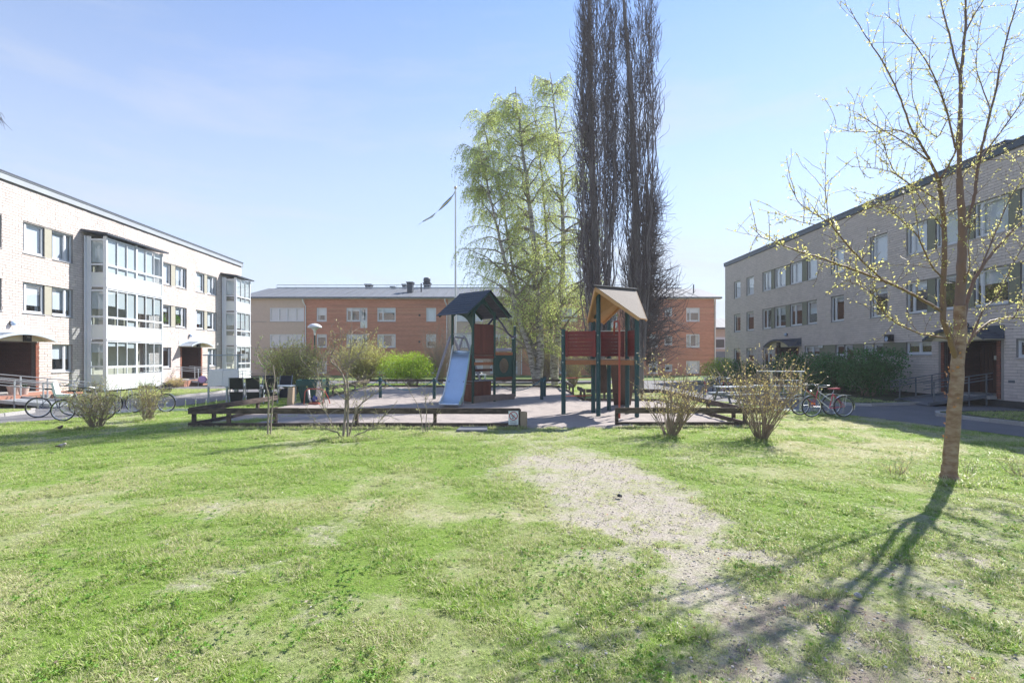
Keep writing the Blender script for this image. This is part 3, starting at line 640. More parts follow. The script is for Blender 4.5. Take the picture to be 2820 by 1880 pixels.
def canopy(root, a, b, zc, rise, depth, mat, flash=None):
    """arched entrance canopy; a..b along wall, zc springing height"""
    k = 16; prof = [(a + (b - a) * i / k, zc + rise * (1 - (2 * i / k - 1) ** 2)) for i in range(k + 1)]
    m = MB(); th = .03
    vs = []
    for (u, z) in prof: vs += [(u, -.015, z), (u, -depth, z), (u, -depth, z + th), (u, -.015, z + th)]
    fs = []
    for i in range(k):
        o = i * 4; n = o + 4
        fs += [(o, o + 1, n + 1, n), (o + 3, n + 3, n + 2, o + 2), (o + 1, o + 2, n + 2, n + 1)]
    m.add(vs, fs); c = m.build('canopy', mat, root, smooth=False)
    # front edge strip
    f = MB(); vs = []
    for (u, z) in prof: vs += [(u, -depth - .02, z - .04), (u, -depth - .02, z + .07), (u, -depth - .003, z + .07), (u, -depth - .003, z - .04)]
    fs = []
    for i in range(k):
        o = i * 4; n = o + 4; fs += [(o, n, n + 1, o + 1), (o + 1, n + 1, n + 2, o + 2), (o + 2, n + 2, n + 3, o + 3), (o + 3, n + 3, n, o)]
    f.add(vs, fs); f.build('edge_strip', mat, c)
    # cream tympanum against the wall, and a flat flashing behind
    t = MB(); t.prism([(u, z) for u, z in prof if True] , -.05, -.016) if False else None
    n_ = MB(); P = [(a + .05, zc - .02)] + [(u, z - .004) for u, z in prof[1:-1]] + [(b - .05, zc - .02)]
    n_.prism(P, -depth * .55, -depth * .55 - .02); n_.build('front_board', m_cream, c)
    s = MB(); s.prism([(u, z - .006) for u, z in prof] + [(u, z - .02) for u, z in prof[::-1]], -.02, -depth + .01); s.build('soffit', m_cream, c)
    fl = MB(); fl.box(a + .02, b - .02, -.03, -.013, zc + rise * .0, zc + rise + .10); fl.build('flashing', mat, c)
    # ribs of the sheet
    for i in range(1, k):
        u, z = prof[i]; rb = MB(); rb.box(u - .012, u + .012, -depth, -.03, z + th - .004, z + th + .02); rb.build('rib', mat, c)
    return c
def text_mesh(s, size, mat, name, parent, loc, rot, align='CENTER', label=None):
    cu = bpy.data.curves.new(name, 'FONT'); cu.body = s; cu.size = size; cu.align_x = align; cu.extrude = .001; cu.resolution_u = 2
    o = bpy.data.objects.new('tmp', cu); C.objects.link(o)
    dg = bpy.context.evaluated_depsgraph_get(); me = bpy.data.meshes.new_from_object(o.evaluated_get(dg)); bpy.data.objects.remove(o)
    me.materials.clear(); me.materials.append(mat); q = link(name, me, parent, loc, rot); return q
m_white_text = M('white_print', (.75, .75, .75), .5)
def number_lantern(root, u, z, depth, flip=False):
    m = MB(); m.box(u - .14, u + .14, -depth - .14, -depth, z, z + .34); c = m.build('number_lantern', m_black, root)
    text_mesh('111', .12, m_white_text, 'house_number', c, (u - .02, -depth - .143, z + .15), (R(90), 0, 0))
def wall_lamp(root, u, z):
    m = MB(); m.lathe([(0, 0), (.10, 0), (.10, .06), (.05, .07)], (0, 0, 0), 16)
    o = m.build('wall_lamp', m_black, root, loc=(u, -.02, z), rot=(R(90), 0, 0))
    g_ = MB(); g_.lathe([(.0, .19), (.06, .175), (.105, .13), (.115, .075), (.10, .06)], (0, 0, 0), 16); g_.build('lamp_glass', m_lamp_glass, o, smooth=True)
def recess(root, a, b, z0, z1, depth, dark=False):
    m = MB(); y0 = .012
    m.add([(a, y0, z0), (b, y0, z0), (b, y0, z1), (a, y0, z1), (a, depth, z0), (b, depth, z0), (b, depth, z1), (a, depth, z1)], [(4, 5, 6, 7), (0, 4, 7, 3), (5, 1, 2, 6), (7, 6, 2, 3)])
    r = m.build('entrance_recess', m_shaded_recess, root)
    f = MB(); f.box(a - .02, b + .02, -.3, depth, z0 - .12, z0 + .003); f.build('doorstep', m_concrete, root)
    dm = MB(); c = (a + b) / 2; w = min(1.1, (b - a) * .42); dm.box(c - w, c + w, depth - .08, depth - .012, z0 + .01, z1 - .12); dd = dm.build('door', m_door, root)
    for k in range(-5, 6):
        s = MB(); s.box(c + k * w / 5.6 - .008, c + k * w / 5.6 + .008, depth - .088, depth - .079, z0 + .1, z1 - .2); s.build('board_joint', m_black, dd)
    h = MB(); h.rod((c + .1, depth - .13, z0 + .9), (c + .1, depth - .13, z0 + 1.25), .015); h.box(c + .06, c + .14, depth - .12, depth - .081, z0 + 1.0, z0 + 1.06); h.build('door_handle', m_steel, dd)
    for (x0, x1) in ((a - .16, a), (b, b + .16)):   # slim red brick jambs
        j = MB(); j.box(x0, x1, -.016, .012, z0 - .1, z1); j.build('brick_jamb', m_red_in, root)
    return r

# ---- glazed balcony stack
def glazed_balcony(root, u0, u1, dep, zfl, ztop, mods, near_is_u0=True, blinds=None):
    """zfl: list of storey base heights; mods: number of 3-pane modules"""
    st = thing('glazed_balcony', None, None); st.parent = root
    def bx(nm, mat, *a):
        m = MB(); m.box(*a); return m.build(nm, mat, st)
    P = .07
    H = zfl + [ztop]
    w = (u1 - u0) / mods
    # corner and dividing posts
    for i in range(mods + 1):
        u = u0 + i * w; ww = .055 if 0 < i < mods else .045
        bx('post', m_alu, u - ww, u + ww, -dep - .035, -dep + .06, zfl[0] - .06, ztop)
    for u in (u0, u1):
        bx('post', m_alu, u - .05, u + .05, -.26, -.02, zfl[0] - .06, ztop)
    # storeys
    for s, zb in enumerate(zfl):
        zt = H[s + 1]
        bx('floor_slab', m_concrete, u0 + .06, u1 - .06, -dep + .07, -.02, zb - .10, zb + .02)
        bx('ledge', m_alu, u0 - .05, u1 + .05, -dep - .06, -dep + .02, zb - .06, zb + .03)
        zp0, zp1 = zb + .04, zb + .72; zs1 = zb + 1.10; zg0 = zb + 1.20; zg1 = zt - .13
        for z in (zp1, zs1): bx('rail', m_alu, u0 + .045, u1 - .045, -dep - .03, -dep + .02, z, z + .035)
        bx('rail', m_alu, u0 + .045, u1 - .045, -dep - .045, -dep + .02, zg0 - .05, zg0)
        bx('rail', m_alu, u0 + .045, u1 - .045, -dep - .03, -dep + .02, zg1, zg1 + .06)
        for i in range(mods):
            for k in range(3):
                a = u0 + i * w + .055 + (w - .11) * k / 3; b = u0 + i * w + .055 + (w - .11) * (k + 1) / 3
                if k: bx('mullion', m_alu, a - .018, a + .018, -dep - .025, -dep + .015, zp0, zg1)
                bx('balcony_panel', m_panel, a + .02, b - .02, -dep - .012, -dep - .004, zp0, zp1)
                for (q0, q1) in ((zp1 + .035, zs1), (zg0, zg1)):
                    g = MB(); g.add([(a + .02, -dep - .008, q0), (b - .02, -dep - .008, q0), (b - .02, -dep - .008, q1), (a + .02, -dep - .008, q1)], [(0, 1, 2, 3)]); g.build('pane', m_glass_dark, st)
                bl = blinds[s][(i * 3 + k) % len(blinds[s])]
                if bl > 0:
                    z = zg1 - (zg1 - zg0) * bl; bx('blind', m_blind, a + .05, b - .05, -dep + .05, -dep + .055, z, zg1)
                    if bl >= 1: bx('blind', m_blind, a + .05, b - .05, -dep + .05, -dep + .055, zp1 + .05, zs1 - (.12 if (i + k + s) % 2 else .0))
        for ue in (u0, u1):
            sgn = -1 if ue == u0 else 1
            y0, y1 = -dep + .06, -.26; xa, xb = (ue - .03, ue + .015) if ue == u0 else (ue - .015, ue + .03)
            for z in (zb, zp1, zs1 + .03, zt - .22): bx('rail', m_alu, xa, xb, y0, y1, z, z + (.09 if z in (zb, zs1 + .03, zt - .22) else .04))
            for y in (y0, y1 - .09): bx('rail', m_alu, xa + .002, xb - .002, y, y + .09, zb, zt)
            bx('balcony_panel', m_panel, ue - .006, ue + .006, y0 + .09, y1 - .09, zb + .09, zp1)
            for (q0, q1) in ((zp1 + .04, zs1 + .03), (zs1 + .12, zt - .22)):
                g = MB(); g.add([(ue, y0 + .09, q0), (ue, y1 - .09, q0), (ue, y1 - .09, q1), (ue, y0 + .09, q1)], [(0, 1, 2, 3)]); g.build('pane', m_glass_dark, st)
            bl = (.95, .72, .4)[2 - s]
            z = zt - .22 - (zt - .22 - zs1 - .12) * bl; bx('blind', m_blind, ue - .045 * sgn - .003, ue - .045 * sgn + .003, y0 + .09, y1 - .09, z, zt - .22)
    # roof of the stack
    r = MB(); o = .26
    r.hexa([(u0 - o, -dep - .24, ztop + .03), (u1 + o, -dep - .24, ztop + .03), (u1 + o, -.01, ztop + .22), (u0 - o, -.01, ztop + .22), (u0 - o, -dep - .24, ztop + .11), (u1 + o, -dep - .24, ztop + .11), (u1 + o, -.01, ztop + .30), (u0 - o, -.01, ztop + .30)])
    r.build('roof', m_roof_metal, st)
    n = int((u1 - u0 + 2 * o) / .18)
    c = MB()
    for i in range(n + 1):
        u = u0 - o + i * (u1 - u0 + 2 * o) / n; c.beam((u, -dep - .25, ztop + .12), (u, -.02, ztop + .31), .03, .02)
    c.build('roof_ribs', m_roof_metal, st)
    bx('plinth', m_plinth, u0 + .1, u1 - .1, -dep + .15, -.02, 0, zfl[0] - .06)
    dp = MB(); dp.tube([(u0 - .10, -.10, .1), (u0 - .10, -.10, ztop)], .045, 10); dp.build('downpipe', m_alu, st)
    return st

# ================= left block
LA, LM = -20.785, -.0509; LS = math.sqrt(1 + LM * LM)
left = thing('apartment_building', 'three storey white brick apartment block with glazed balcony stacks, sunlit on the left side', 'building', (LA, 0, 0), math.atan2(1, LM))
def dL(px): return LA / ((px - CX) / F - LM)
def uL(px): return dL(px) * LS
u_end = 43.5 * LS
LU0 = 12.0
rows = [(1.25, 2.61), (3.97, 5.34), (6.67, 8.05)]
wins = []   # (a,b,row,mull,blind)
pairs = [((62.7, 124), (145, 201)), ((445, 472), (484.5, 514)), ((539, 563.5), (572, 597))]
for pi, (A, B_) in enumerate(pairs):
    for r in range(3):
        if r == 0 and pi == 0: wins.append((uL(143), uL(200), 0, (.68,), .55)); continue
        if r == 0 and pi == 1: wins.append((uL(441), uL(471), 0, (.25,), .15)); continue
        if r == 0 and pi == 2: wins.append((uL(572), uL(597), 0, (.62,), .9)); continue
        wins.append((uL(A[0]), uL(A[1]), r, (.18,), [0, .75 if pi != 1 else .3, .97][r])); wins.append((uL(B_[0]), uL(B_[1]), r, (.68,), [0, .8 if pi != 1 else .35, 1.0][r]))
for r in (0, 1, 2): wins.append((uL(-75), uL(4.5), r, (.5,), .8))
wins = [w for w in wins if w[0] > LU0]
e1a, e1b = uL(-58), uL(98); e2a, e2b = uL(500), uL(553)
holes = [(w[0], w[1], *rows[w[2]]) for w in wins]
wins = [w for w in wins if not (w[2] == 0 and w[0] < e1b)]
holes = [(w[0], w[1], *rows[w[2]]) for w in wins]
pan = []
for A, B_ in pairs:
    for r in (1, 2): pan.append((uL(A[1]), uL(B_[0]), *rows[r]))
rec = [(e1a, e1b, .40, 2.63), (e2a, e2b, .40, 2.63)]
LH = holes + pan + rec
openings_wall(left, LU0, u_end, .30, 9.62, LH, m_mortar)
b1a, b1b = uL(233), None
bay1 = (26.5 * LS, 31.05 * LS); bay2 = (40.3 * LS, 42.65 * LS)
hid = [(bay1[0] + .35, bay1[1] - .35, .3, 8.0), (bay2[0] + .35, bay2[1] - .35, .3, 8.0)]
jam = [(e1a - .16, e1b + .16, .3, 2.63), (e2a - .16, e2b + .16, .3, 2.63)]
cl = np.array([0, 0]) - np.array([LA, 0]); th = math.atan2(1, LM)
cam_left = (cl[0] * math.cos(th) + cl[1] * math.sin(th), -cl[0] * math.sin(th) + cl[1] * math.cos(th))
bricks(left, LU0, u_end, .31, 9.60, LH + jam + hid, m_white_brick, cam_left, infr=lambda u, z: u > 22.1)
hw = MB()
for (a, b, c, d) in hid: hw.box(a, b, -.004, .010, c, d)
hw.build('balcony_back_wall', m_cream, left)
for w in wins:
    window(left, w[0], w[1], *rows[w[2]], mull=w[3], blind=w[4], curtain=.16 if w[2] == 1 else 0)
for p in pan: infill(left, *p, m_sand_panel)
houseplants = []
for A, B_ in pairs[1:2]:
    for q in (A, B_): houseplants.append(((uL(q[0]) + uL(q[1])) / 2 - .1, rows[1][0] + .09))
m = MB(); m.box(LU0, u_end, .02, .3, 0, .30); m.build('plinth', m_plinth, left)
m = MB(); m.box(LU0, u_end + .08, -.10, .0, 9.60, 9.86); m.box(LU0, u_end + .08, -.13, 11.8, 9.86, 9.93); m.box(u_end + .0, u_end + .09, -.10, 11.8, 9.60, 9.86); m.build('roof_edge', m_fascia, left)
m = MB(); m.box(LU0, u_end + .085, -.135, -.125, 9.88, 9.95); m.box(LU0, u_end + .06, -.10, 11.8, 9.93, 9.97); m.build('roof', m_roof_metal, left)
m = MB(); m.box(u_end - .2, u_end - .001, .03, 11.7, 0, 9.6); m.box(LU0, u_end - .2, 11.5, 11.7, 0, 9.6); m.box(LU0, LU0 + .2, .03, 11.5, 0, 9.6); m.build('end_wall', m_white_brick, left)
m = MB(); m.box(uL(448) , uL(448) + 1.3, 2.6, 3.6, 9.9, 10.55); m.box(uL(448) - .1, uL(448) + 1.4, 2.5, 3.7, 10.55, 10.65); m.build('roof_vent', m_roof_metal, left)
glazed_balcony(left, bay1[0], bay1[1], 1.1, [.17 + .12, 2.88, 5.59], 8.22, 2, blinds=[[.18, .16, .24, 0, 0, 0], [.6, .66, 1, .75, .75, .7], [1, 1, 1, 1, 1, .2]])
glazed_balcony(left, bay2[0], bay2[1], 1.1, [.17 + .12, 2.88, 5.59], 8.22, 1, blinds=[[.3, .2, .3], [.9, .88, 1], [1, 1, 1]])
for (a, b) in ((e1a, e1b), (e2a, e2b)): recess(left, a, b, .40, 2.63, 1.7)
def u_of(px): return uL(px)
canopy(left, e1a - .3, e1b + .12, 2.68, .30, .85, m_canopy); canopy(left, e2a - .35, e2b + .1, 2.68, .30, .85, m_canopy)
number_lantern(left, uL(38), 2.66, .5); number_lantern(left, uL(524), 2.66, .5)
wall_lamp(left, uL(29), 3.45); wall_lamp(left, uL(521), 3.45)

# ================= right block
RA, RM = 19.42, -.0115; RS = math.sqrt(1 + RM * RM)
right = thing('apartment_building', 'three storey white brick block with olive panels, shaded, on the right side', 'building', (RA, 0, 0), math.atan2(-1, -RM))
def uR(px): return -RA / ((px - CX) / F - RM) * RS
RU0, RU1 = -45.4 * RS, -9.0
rr_ = {2: (6.88, 8.31), 1: (4.05, 5.52)}
top = [((2021, 2039), ()), ((2055.6, 2076), ()), ((2099.4, 2123), (.45,)), ((2132, 2162.8), (.4,)), ((2174.6, 2208), (.4,)), ((2221.5, 2250), ()), ((2288, 2324.4), (.28,)), ((2395.5, 2443.7), (.2,)), ((2496, 2552), (.3,)), ((2574.5, 2640), (.25,)), ((2681, 2776), (.2,)), ((2808, 2900), (.3,)), ((3000, 3130), (.3,)), ((3330, 3500), (.3,))]
RH = []; rw = []
for (A, mu) in top:
    for r in (1, 2):
        h = (uR(A[0]), uR(A[1]), *rr_[r]); RH.append(h); rw.append((h, mu, r))
for (A, c, d, mu) in [((2021, 2039), 1.0, 2.6, ()), ((2055.6, 2076), 1.0, 2.6, ()), ((2101, 2126), 1.0, 2.6, (.5,)), ((2215.5, 2256), 2.02, 2.66, (.5,)), ((2300, 2324), 2.02, 2.66, ()), ((2324, 2348), 1.3, 2.66, ()), ((2376, 2404), 1.3, 2.66, ()), ((2404, 2432), 2.05, 2.66, ()), ((2494, 2565), 2.09, 2.70, (.52,)), ((2798, 2905), 1.95, 2.62, (.35,))]:
    h = (uR(A[0]), uR(A[1]), c, d); RH.append(h); rw.append((h, mu, 0))
pan = []
for (a, b) in ((2123, 2132), (2162.8, 2174.6), (2208, 2221.5), (2552, 2574.5), (2640, 2681), (2776, 2808)):
    for r in (1, 2): pan.append((uR(a), uR(b), *rr_[r]))
for (a, b) in ((2256, 2300), (2348, 2376), (2432, 2494)): pan.append((uR(a), uR(b), 2.05, 2.68))
r1 = (uR(2139), uR(2196), .42, 2.60); r2 = (uR(2600), uR(2745), .42, 2.62)
ALLR = RH + pan + [r1, r2]
openings_wall(right, RU0, RU1, .28, 9.95, ALLR, m_mortar)
cr_ = np.array([0, 0]) - np.array([RA, 0]); th = math.atan2(-1, -RM)
cam_right = (cr_[0] * math.cos(th) + cr_[1] * math.sin(th), -cr_[0] * math.sin(th) + cr_[1] * math.cos(th))
jam = [(r1[0] - .16, r1[1] + .16, .2, 2.60), (r2[0] - .30, r2[1] + .30, .2, 2.62)]
bricks(right, RU0, RU1, .29, 9.93, ALLR + jam, m_white_brick, cam_right, infr=lambda u, z: u < -19.6)
bl_ = {2: .98, 1: .35, 0: .2}
for i, (h, mu, r) in enumerate(rw):
    window(right, *h, mull=mu, blind=[.15, .3, .25, .55, 0, .2, .4][i % 7] if r < 2 else [.9, 1, .5, 1][i % 4], curtain=.15 if i % 3 == 0 and r else 0)
for p in pan: infill(right, *p, m_olive)
m = MB(); m.box(RU0, RU1, .02, .3, 0, .28); m.build('plinth', m_plinth, right)
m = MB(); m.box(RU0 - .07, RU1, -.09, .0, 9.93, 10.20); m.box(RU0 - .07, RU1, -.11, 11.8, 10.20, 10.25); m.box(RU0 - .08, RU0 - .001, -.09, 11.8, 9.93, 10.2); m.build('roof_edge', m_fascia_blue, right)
m = MB(); m.box(RU0 + .001, RU0 + .2, .03, 11.7, 0, 9.93); m.box(RU0 + .2, RU1, 11.5, 11.7, 0, 9.93); m.box(RU1 - .2, RU1 - .001, .03, 11.5, 0, 9.93); m.build('end_wall', m_white_brick, right)
m = MB(); uu = uR(2655); m.box(uu - .1, uu + 1.0, .8, 1.9, 10.2, 10.62); m.box(uu - .2, uu + 1.1, .7, 2.0, 10.62, 10.72); m.build('roof_vent', m_roof_metal, right)
for h in (r1, r2): recess(right, *h, 1.6)
pl = MB(); pl.box((r2[0] + r2[1]) / 2 - .45, (r2[0] + r2[1]) / 2 - .12, 1.49, 1.51, 1.85, 2.03); pl.build('name_plate', m_panel, right)
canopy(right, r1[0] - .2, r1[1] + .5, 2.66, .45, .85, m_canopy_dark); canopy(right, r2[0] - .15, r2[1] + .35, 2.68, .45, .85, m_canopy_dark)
number_lantern(right, (r1[0] + r1[1]) / 2, 2.62, .5); number_lantern(right, (r2[0] + r2[1]) / 2 - .1, 2.55, .5)
wall_lamp(right, uR(2168), 3.5); wall_lamp(right, uR(2664), 3.32)
m = MB(); uu = uR(2456); m.box(uu - .17, uu + .17, -.26, -.03, 2.75, 3.10); s_ = m.build('wall_speaker', m_black, right)
m = MB(); m.lathe([(0, 0), (.09, .0), (.12, .02)], (0, 0, 0), 14); m.build('speaker_cone', m_lamp_glass, s_, loc=(uu, -.265, 2.88), rot=(R(90), 0, 0))
m = MB(); uu = uR(2257); m.box(uu - .02, uu + .34, -.05, -.014, 2.52, 2.66); m.build('street_number_plate', m_panel, right)
text_mesh('111', .11, m_black, 'house_number', right, (uu + .16, -.055, 2.55), (R(90), 0, 0))
m = MB(); uu = uR(2787); m.box(uu - .12, uu + .12, -.03, -.008, .98, 1.08); m.build('wall_vent', m_steel_dark, right)

# ================= red brick block at the back
MD = 53.4
def uM(px): return (px - CX) / F * MD
def zM(py): return EYE + (HY - py) / F * MD
back = thing('brick_building', 'long three storey red brick apartment block with grey roof behind the playground', 'building', (0, MD, 0))
zr = [(zM(1028), zM(993.5)), (zM(956.6), zM(920)), (zM(885), zM(847.6))]
X0, XB1, XB2, XB3, X1 = -27.5, uM(838), uM(1234), uM(1433), uM(1971.6)
W_ = []
def addw(a, b, rws, mu, tall=None, z=None, sm=False):
    for r in rws:
        c, d = zr[r]
        if sm: c, d = zM([1022, 950, 871][r]), zM([1003, 925, 847][r]) 
        W_.append((uM(a), uM(b), c, d, mu, r))
for k in range(5): pass
for (a, b) in ((520, 640), (655, 733.5)): addw(a, b, (0, 1, 2), (.33, .66))
addw(743, 837, (0, 1, 2), (.26, .5, .76))
addw(872, 899.6, (0, 1, 2), ()); addw(1039, 1089.5, (0, 1, 2), (.31,)); addw(1173.6, 1201, (0, 1, 2), ())
addw(954, 992, (0, 1, 2), (.36,))
addw(1255, 1330, (0, 1, 2), (.33, .66)); addw(1350, 1425, (0, 1, 2), (.33, .66))
addw(1462, 1490, (0, 1, 2), ()); addw(1540, 1590, (0, 1, 2), (.31,)); addw(1640, 1680, (0, 1, 2), (.36,))
addw(1787, 1811.5, (0, 1, 2), ()); addw(1830, 1851.6, (0, 1, 2), (), sm=True); addw(1890, 1927, (0, 1, 2), (.28,))
doors = [(uM(992), uM(1011.5), zM(903), zr[2][1], 2), (uM(992), uM(1011.5), zM(975), zr[1][1], 1), (uM(1680), uM(1700), zM(903), zr[2][1], 2), (uM(1680), uM(1700), zM(975), zr[1][1], 1)]
zt_ = zM(822)
def seg(u0, u1, mat, y):
    hs = [(w[0], w[1], w[2], w[3]) for w in W_ if u0 <= w[0] < u1] + [(d[0], d[1], d[2], d[3]) for d in doors if u0 <= d[0] < u1]
    openings_wall(back, u0, u1, 0, zt_, hs, mat, y=y, reveal=.10)
seg(X0, XB1, m_beige, .02); seg(XB1, XB2, m_red_far, .0); seg(XB2, XB3, m_beige, .02); seg(XB3, X1, m_red_far, .0)
for i, w in enumerate(W_):
    inb = w[0] < XB1 or XB2 < w[0] < XB3
    window(back, w[0], w[1], w[2], w[3], mull=w[4], blind=(1.0 if inb and i % 5 else [.2, .55, 1, .0, .35][i % 5]), y=.04, fw=.09, curtain=.2 if i % 2 and not inb else 0, blindmat=m_blind)
for d in doors:
    window(back, d[0], d[1], d[3] - 1.41, d[3], blind=0, y=.04, fw=.09, sill=False, curtain=.3)
    m = MB(); m.box(d[0] + .01, d[1] - .01, .02, .09, d[2], d[3] - 1.42); m.build('door_panel', m_panel, back)
    for k in range(8):
        pass
m = MB()
for (a, b) in ((XB1, XB2), (XB3, X1)):
    for z in (zM(851), zM(861), zM(1040), zM(1048)): 
        cur = a + .05
        for (h0, h1) in sorted((w[0] - .05, w[1] + .05) for w in W_ + [(d[0], d[1], d[2], d[3]) for d in doors] if a < w[0] < b and w[2] - .1 < z < w[3] + .05):
            if h0 > cur: m.box(cur, h0, -.006, .0, z - .035, z + .035)
            cur = max(cur, h1)
        m.box(cur, b - .05, -.006, .0, z - .035, z + .035)
m.build('light_brick_band', M('light_brick', (.50, .28, .17), .85), back)
yr = 6.5
rf = MB(); z0, z1 = zt_, zM(794.5) ; z1 = EYE + (HY - 794.5) / F * (MD + yr)
ex = X1 + .45
rf.add([(X0 - 1, -.5, z0 + .10), (ex, -.5, z0 + .10), (uM(1933) * 1.1, yr, z1), (X0 - 1, yr, z1), (ex, 2 * yr, z0 + .10), (X0 - 1, 2 * yr, z0 + .1)], [(0, 1, 2, 3), (1, 4, 2), (3, 2, 4, 5)])
m_roofseam = M('grey_felt_roof', (.14, .15, .17), .7, var=.22, scale=1.4, stretch=(2.5, .15, .15), bump=.1)
roof = rf.build('roof', m_roofseam, back)
m = MB(); m.box(X0 - 1, ex, -.52, -.46, z0 - .02, z0 + .12); m.build('gutter', m_fascia_blue, back)
m = MB(); m.box(X0 - 1, ex, -.45, .2, z0 - .06, z0 + .02); m.build('eaves_board', m_cream, back)
sm_ = MB(); u = X0
while u < X1 - 1:
    t = (z1 - z0 - .1) / (yr + .5); sm_.beam((u, -.45, z0 + .13), (u, yr - .1, z1 + .02), .03, .03); u += 1.2
sm_.build('roof_seams', m_roofseam, back)
m = MB(); m.box(X1 - .3, X1 - .001, .02, 12, 0, zt_); m.box(X0, X1 - .3, 11.8, 12, 0, zt_); m.build('end_wall', m_red_far, back)
rl = thing('roof_railing', None, None); rl.parent = back
m = MB(); m.rod((X0, yr, z1 + .42), (uM(1933), yr, z1 + .42), .035); m.build('rail', m_steel, rl)
m = MB(); m.rod((X0, yr, z1 + .10), (uM(1933), yr, z1 + .10), .07); m.build('ridge_cap', m_steel, rl)
u = X0
while u < uM(1933):
    m = MB(); m.rod((u, yr, z1 + .05), (u, yr, z1 + .42), .02); m.build('rail_post', m_steel, rl); u += 1.17
def rvent(a, b, t, bt, y, cap=True):
    s = (MD + y) / F; ua, ub = (a - CX) * s, (b - CX) * s; za, zb = EYE + (HY - bt) * s, EYE + (HY - t) * s
    m = MB(); m.box(ua + .12, ub - .12, y, y + .9, za - .6, zb - .15)
    if cap: m.hexa([(ua + .12, y, zb - .3), (ub - .12, y, zb - .3), (ub - .12, y + .9, zb - .3), (ua + .12, y + .9, zb - .3), (ua, y - .1, zb), (ub, y - .1, zb), (ub, y + 1, zb), (ua, y + 1, zb)])
    m.build('roof_vent', m_roof_metal, back)
rvent(1003, 1023, 782, 794, 7.2); rvent(1073, 1087, 788, 795, 7.4); rvent(1105, 1119, 782, 794, 7.2); rvent(1118, 1138, 776, 806, 2.6); rvent(1164, 1186, 778, 793, 6.8)
m = MB(); s = (MD + 7) / F; m.lathe([(.28, 0), (.42, .2), (.42, .5), (.36, .62), (0, .66)], ((1175 - CX) * s, 7.2, EYE + (HY - 779) * s), 14); m.build('roof_vent', m_roof_metal, back)
for px, y in ((1160, 3.5), (1836, 4.5), (1910, 2.5)):
    s = (MD + y) / F; m = MB(); m.rod(((px - CX) * s, y, z0 + y * .28), ((px - CX) * s, y, z0 + y * .28 + 1.1), .07, 8); m.build('vent_pipe', m_roof_metal, back)
for px in (842, 1231, 1436, 1968.5):
    m = MB(); u = uM(px); m.tube([(u - .18, -.45, zt_ - .05), (u - .16, -.4, zt_ - .3), (u, -.08, zt_ - .8), (u, -.08, .1)], .055, 8); m.build('downpipe', m_panel, back)
for px, py in ((1155.5, 868), (1155, 941), (1700 , 868), (1860, 868)):
    m = MB(); m.box(uM(px) - .1, uM(px) + .1, -.012, -.003, zM(py) - .1, zM(py) + .1); m.build('air_vent', m_plinth, back)
# low annex beyond
ann = thing('annex_building', 'low pale building with grey roof glimpsed between the brick block and the right block', 'building', (24.0, 64, 0))
m = MB(); m.box(0, 14, 0, 8, 0, 5.4); m.build('wall', m_beige, ann)
m = MB(); m.hexa([(-.4, -.5, 5.4), (14.4, -.5, 5.4), (14.4, 9, 5.4), (-.4, 9, 5.4), (-.4, -.5, 5.6), (14.4, -.5, 5.6), (14.4, 4, 7.0), (-.4, 4, 7.0)]); m.build('roof', m_roofseam, ann)
m = MB(); m.box(.3, 13, -.06, -.003, 2.9, 4.4); m.build('light_panel', m_frame, ann)
m = MB(); m.box(1.4, 2.5, -.09, -.065, 3.1, 4.1); m.build('window', m_interior, ann)
m = MB(); m.box(.3, 3.2, -.06, -.003, .05, 2.6); m.build('garage_door', m_steel_dark, ann)

# ------------------------------------------------------------------ ramps with railings
def ramp(name, label, x0, x1, y0, y1, ztop, zlow, mat, rails=True, bend=None, group=None):
    """walkway from the wall (x0, high) out to x1 (low) between y0 and y1"""
    t = thing(name, label, 'ramp', (x0, y0, 0)); L_ = x1 - x0; Wd = y1 - y0
    m = MB(); m.hexa([(0, 0, ztop - .06), (L_, 0, zlow - .005), (L_, Wd, zlow - .005), (0, Wd, ztop - .06), (0, 0, ztop), (L_, 0, zlow + .03), (L_, Wd, zlow + .03), (0, Wd, ztop)]); m.build('deck', mat, t)
    for yy in (.0, Wd):
        m = MB(); m.beam((0, yy, ztop + .02), (L_, yy, zlow + .07), .04, .12); m.build('edge_beam', mat, t)
        r = thing('railing', None, None); r.parent = t
        n = 4
        for k in range(n):
            f = (k + .35) / (n - .35); x = L_ * f; z = ztop + (zlow - ztop) * f
            m = MB(); m.box(x - .02, x + .02, yy - .02, yy + .02, 0.0, z + .92); m.build('post', mat, r)
        for h in (.92, .68):
            m = MB(); e = 1.08; m.rod((0, yy, ztop + h), (L_ * e, yy, zlow + h + (zlow - ztop) * .08), .021); m.build('rail', mat, r)
        m = MB(); m.rod((0, yy + .07, ztop + .78), (L_ * 1.02, yy + .07, zlow + .78), .014); m.build('handrail', mat, r)
    return t
ramp('entrance_ramp', 'galvanised ramp with double railings at the near left entrance', -21.75, -17.7, 19.7, 21.1, .40, .04, m_steel)
ramp('entrance_ramp', 'galvanised ramp with railings beside the carpet rack at the far left entrance', -22.45, -18.4, 34.2, 35.6, .40, .04, m_steel)
ramp('entrance_ramp', 'dark metal ramp rising to the shaded right entrance behind the young tree', 19.15, 16.6, 20.4, 22.2, .42, .03, m_steel_dark)
m = MB(); m.box(-22.3, -20.2, 18.2, 24.1, .0, .38); m.box(-21.0, -19.9, 21.4, 23.6, .0, .16)
tag(m.build('entrance_platform', M('red_paving', (.34, .17, .12), .85, var=.2, scale=8)), 'reddish paved landing in front of the near left door', kind='structure')
m = MB(); m.box(-22.9, -21.4, 33.4, 37.2, .0, .38)
tag(m.build('entrance_platform', bpy.data.materials['red_paving']), 'reddish paved landing in front of the far left door', kind='structure')
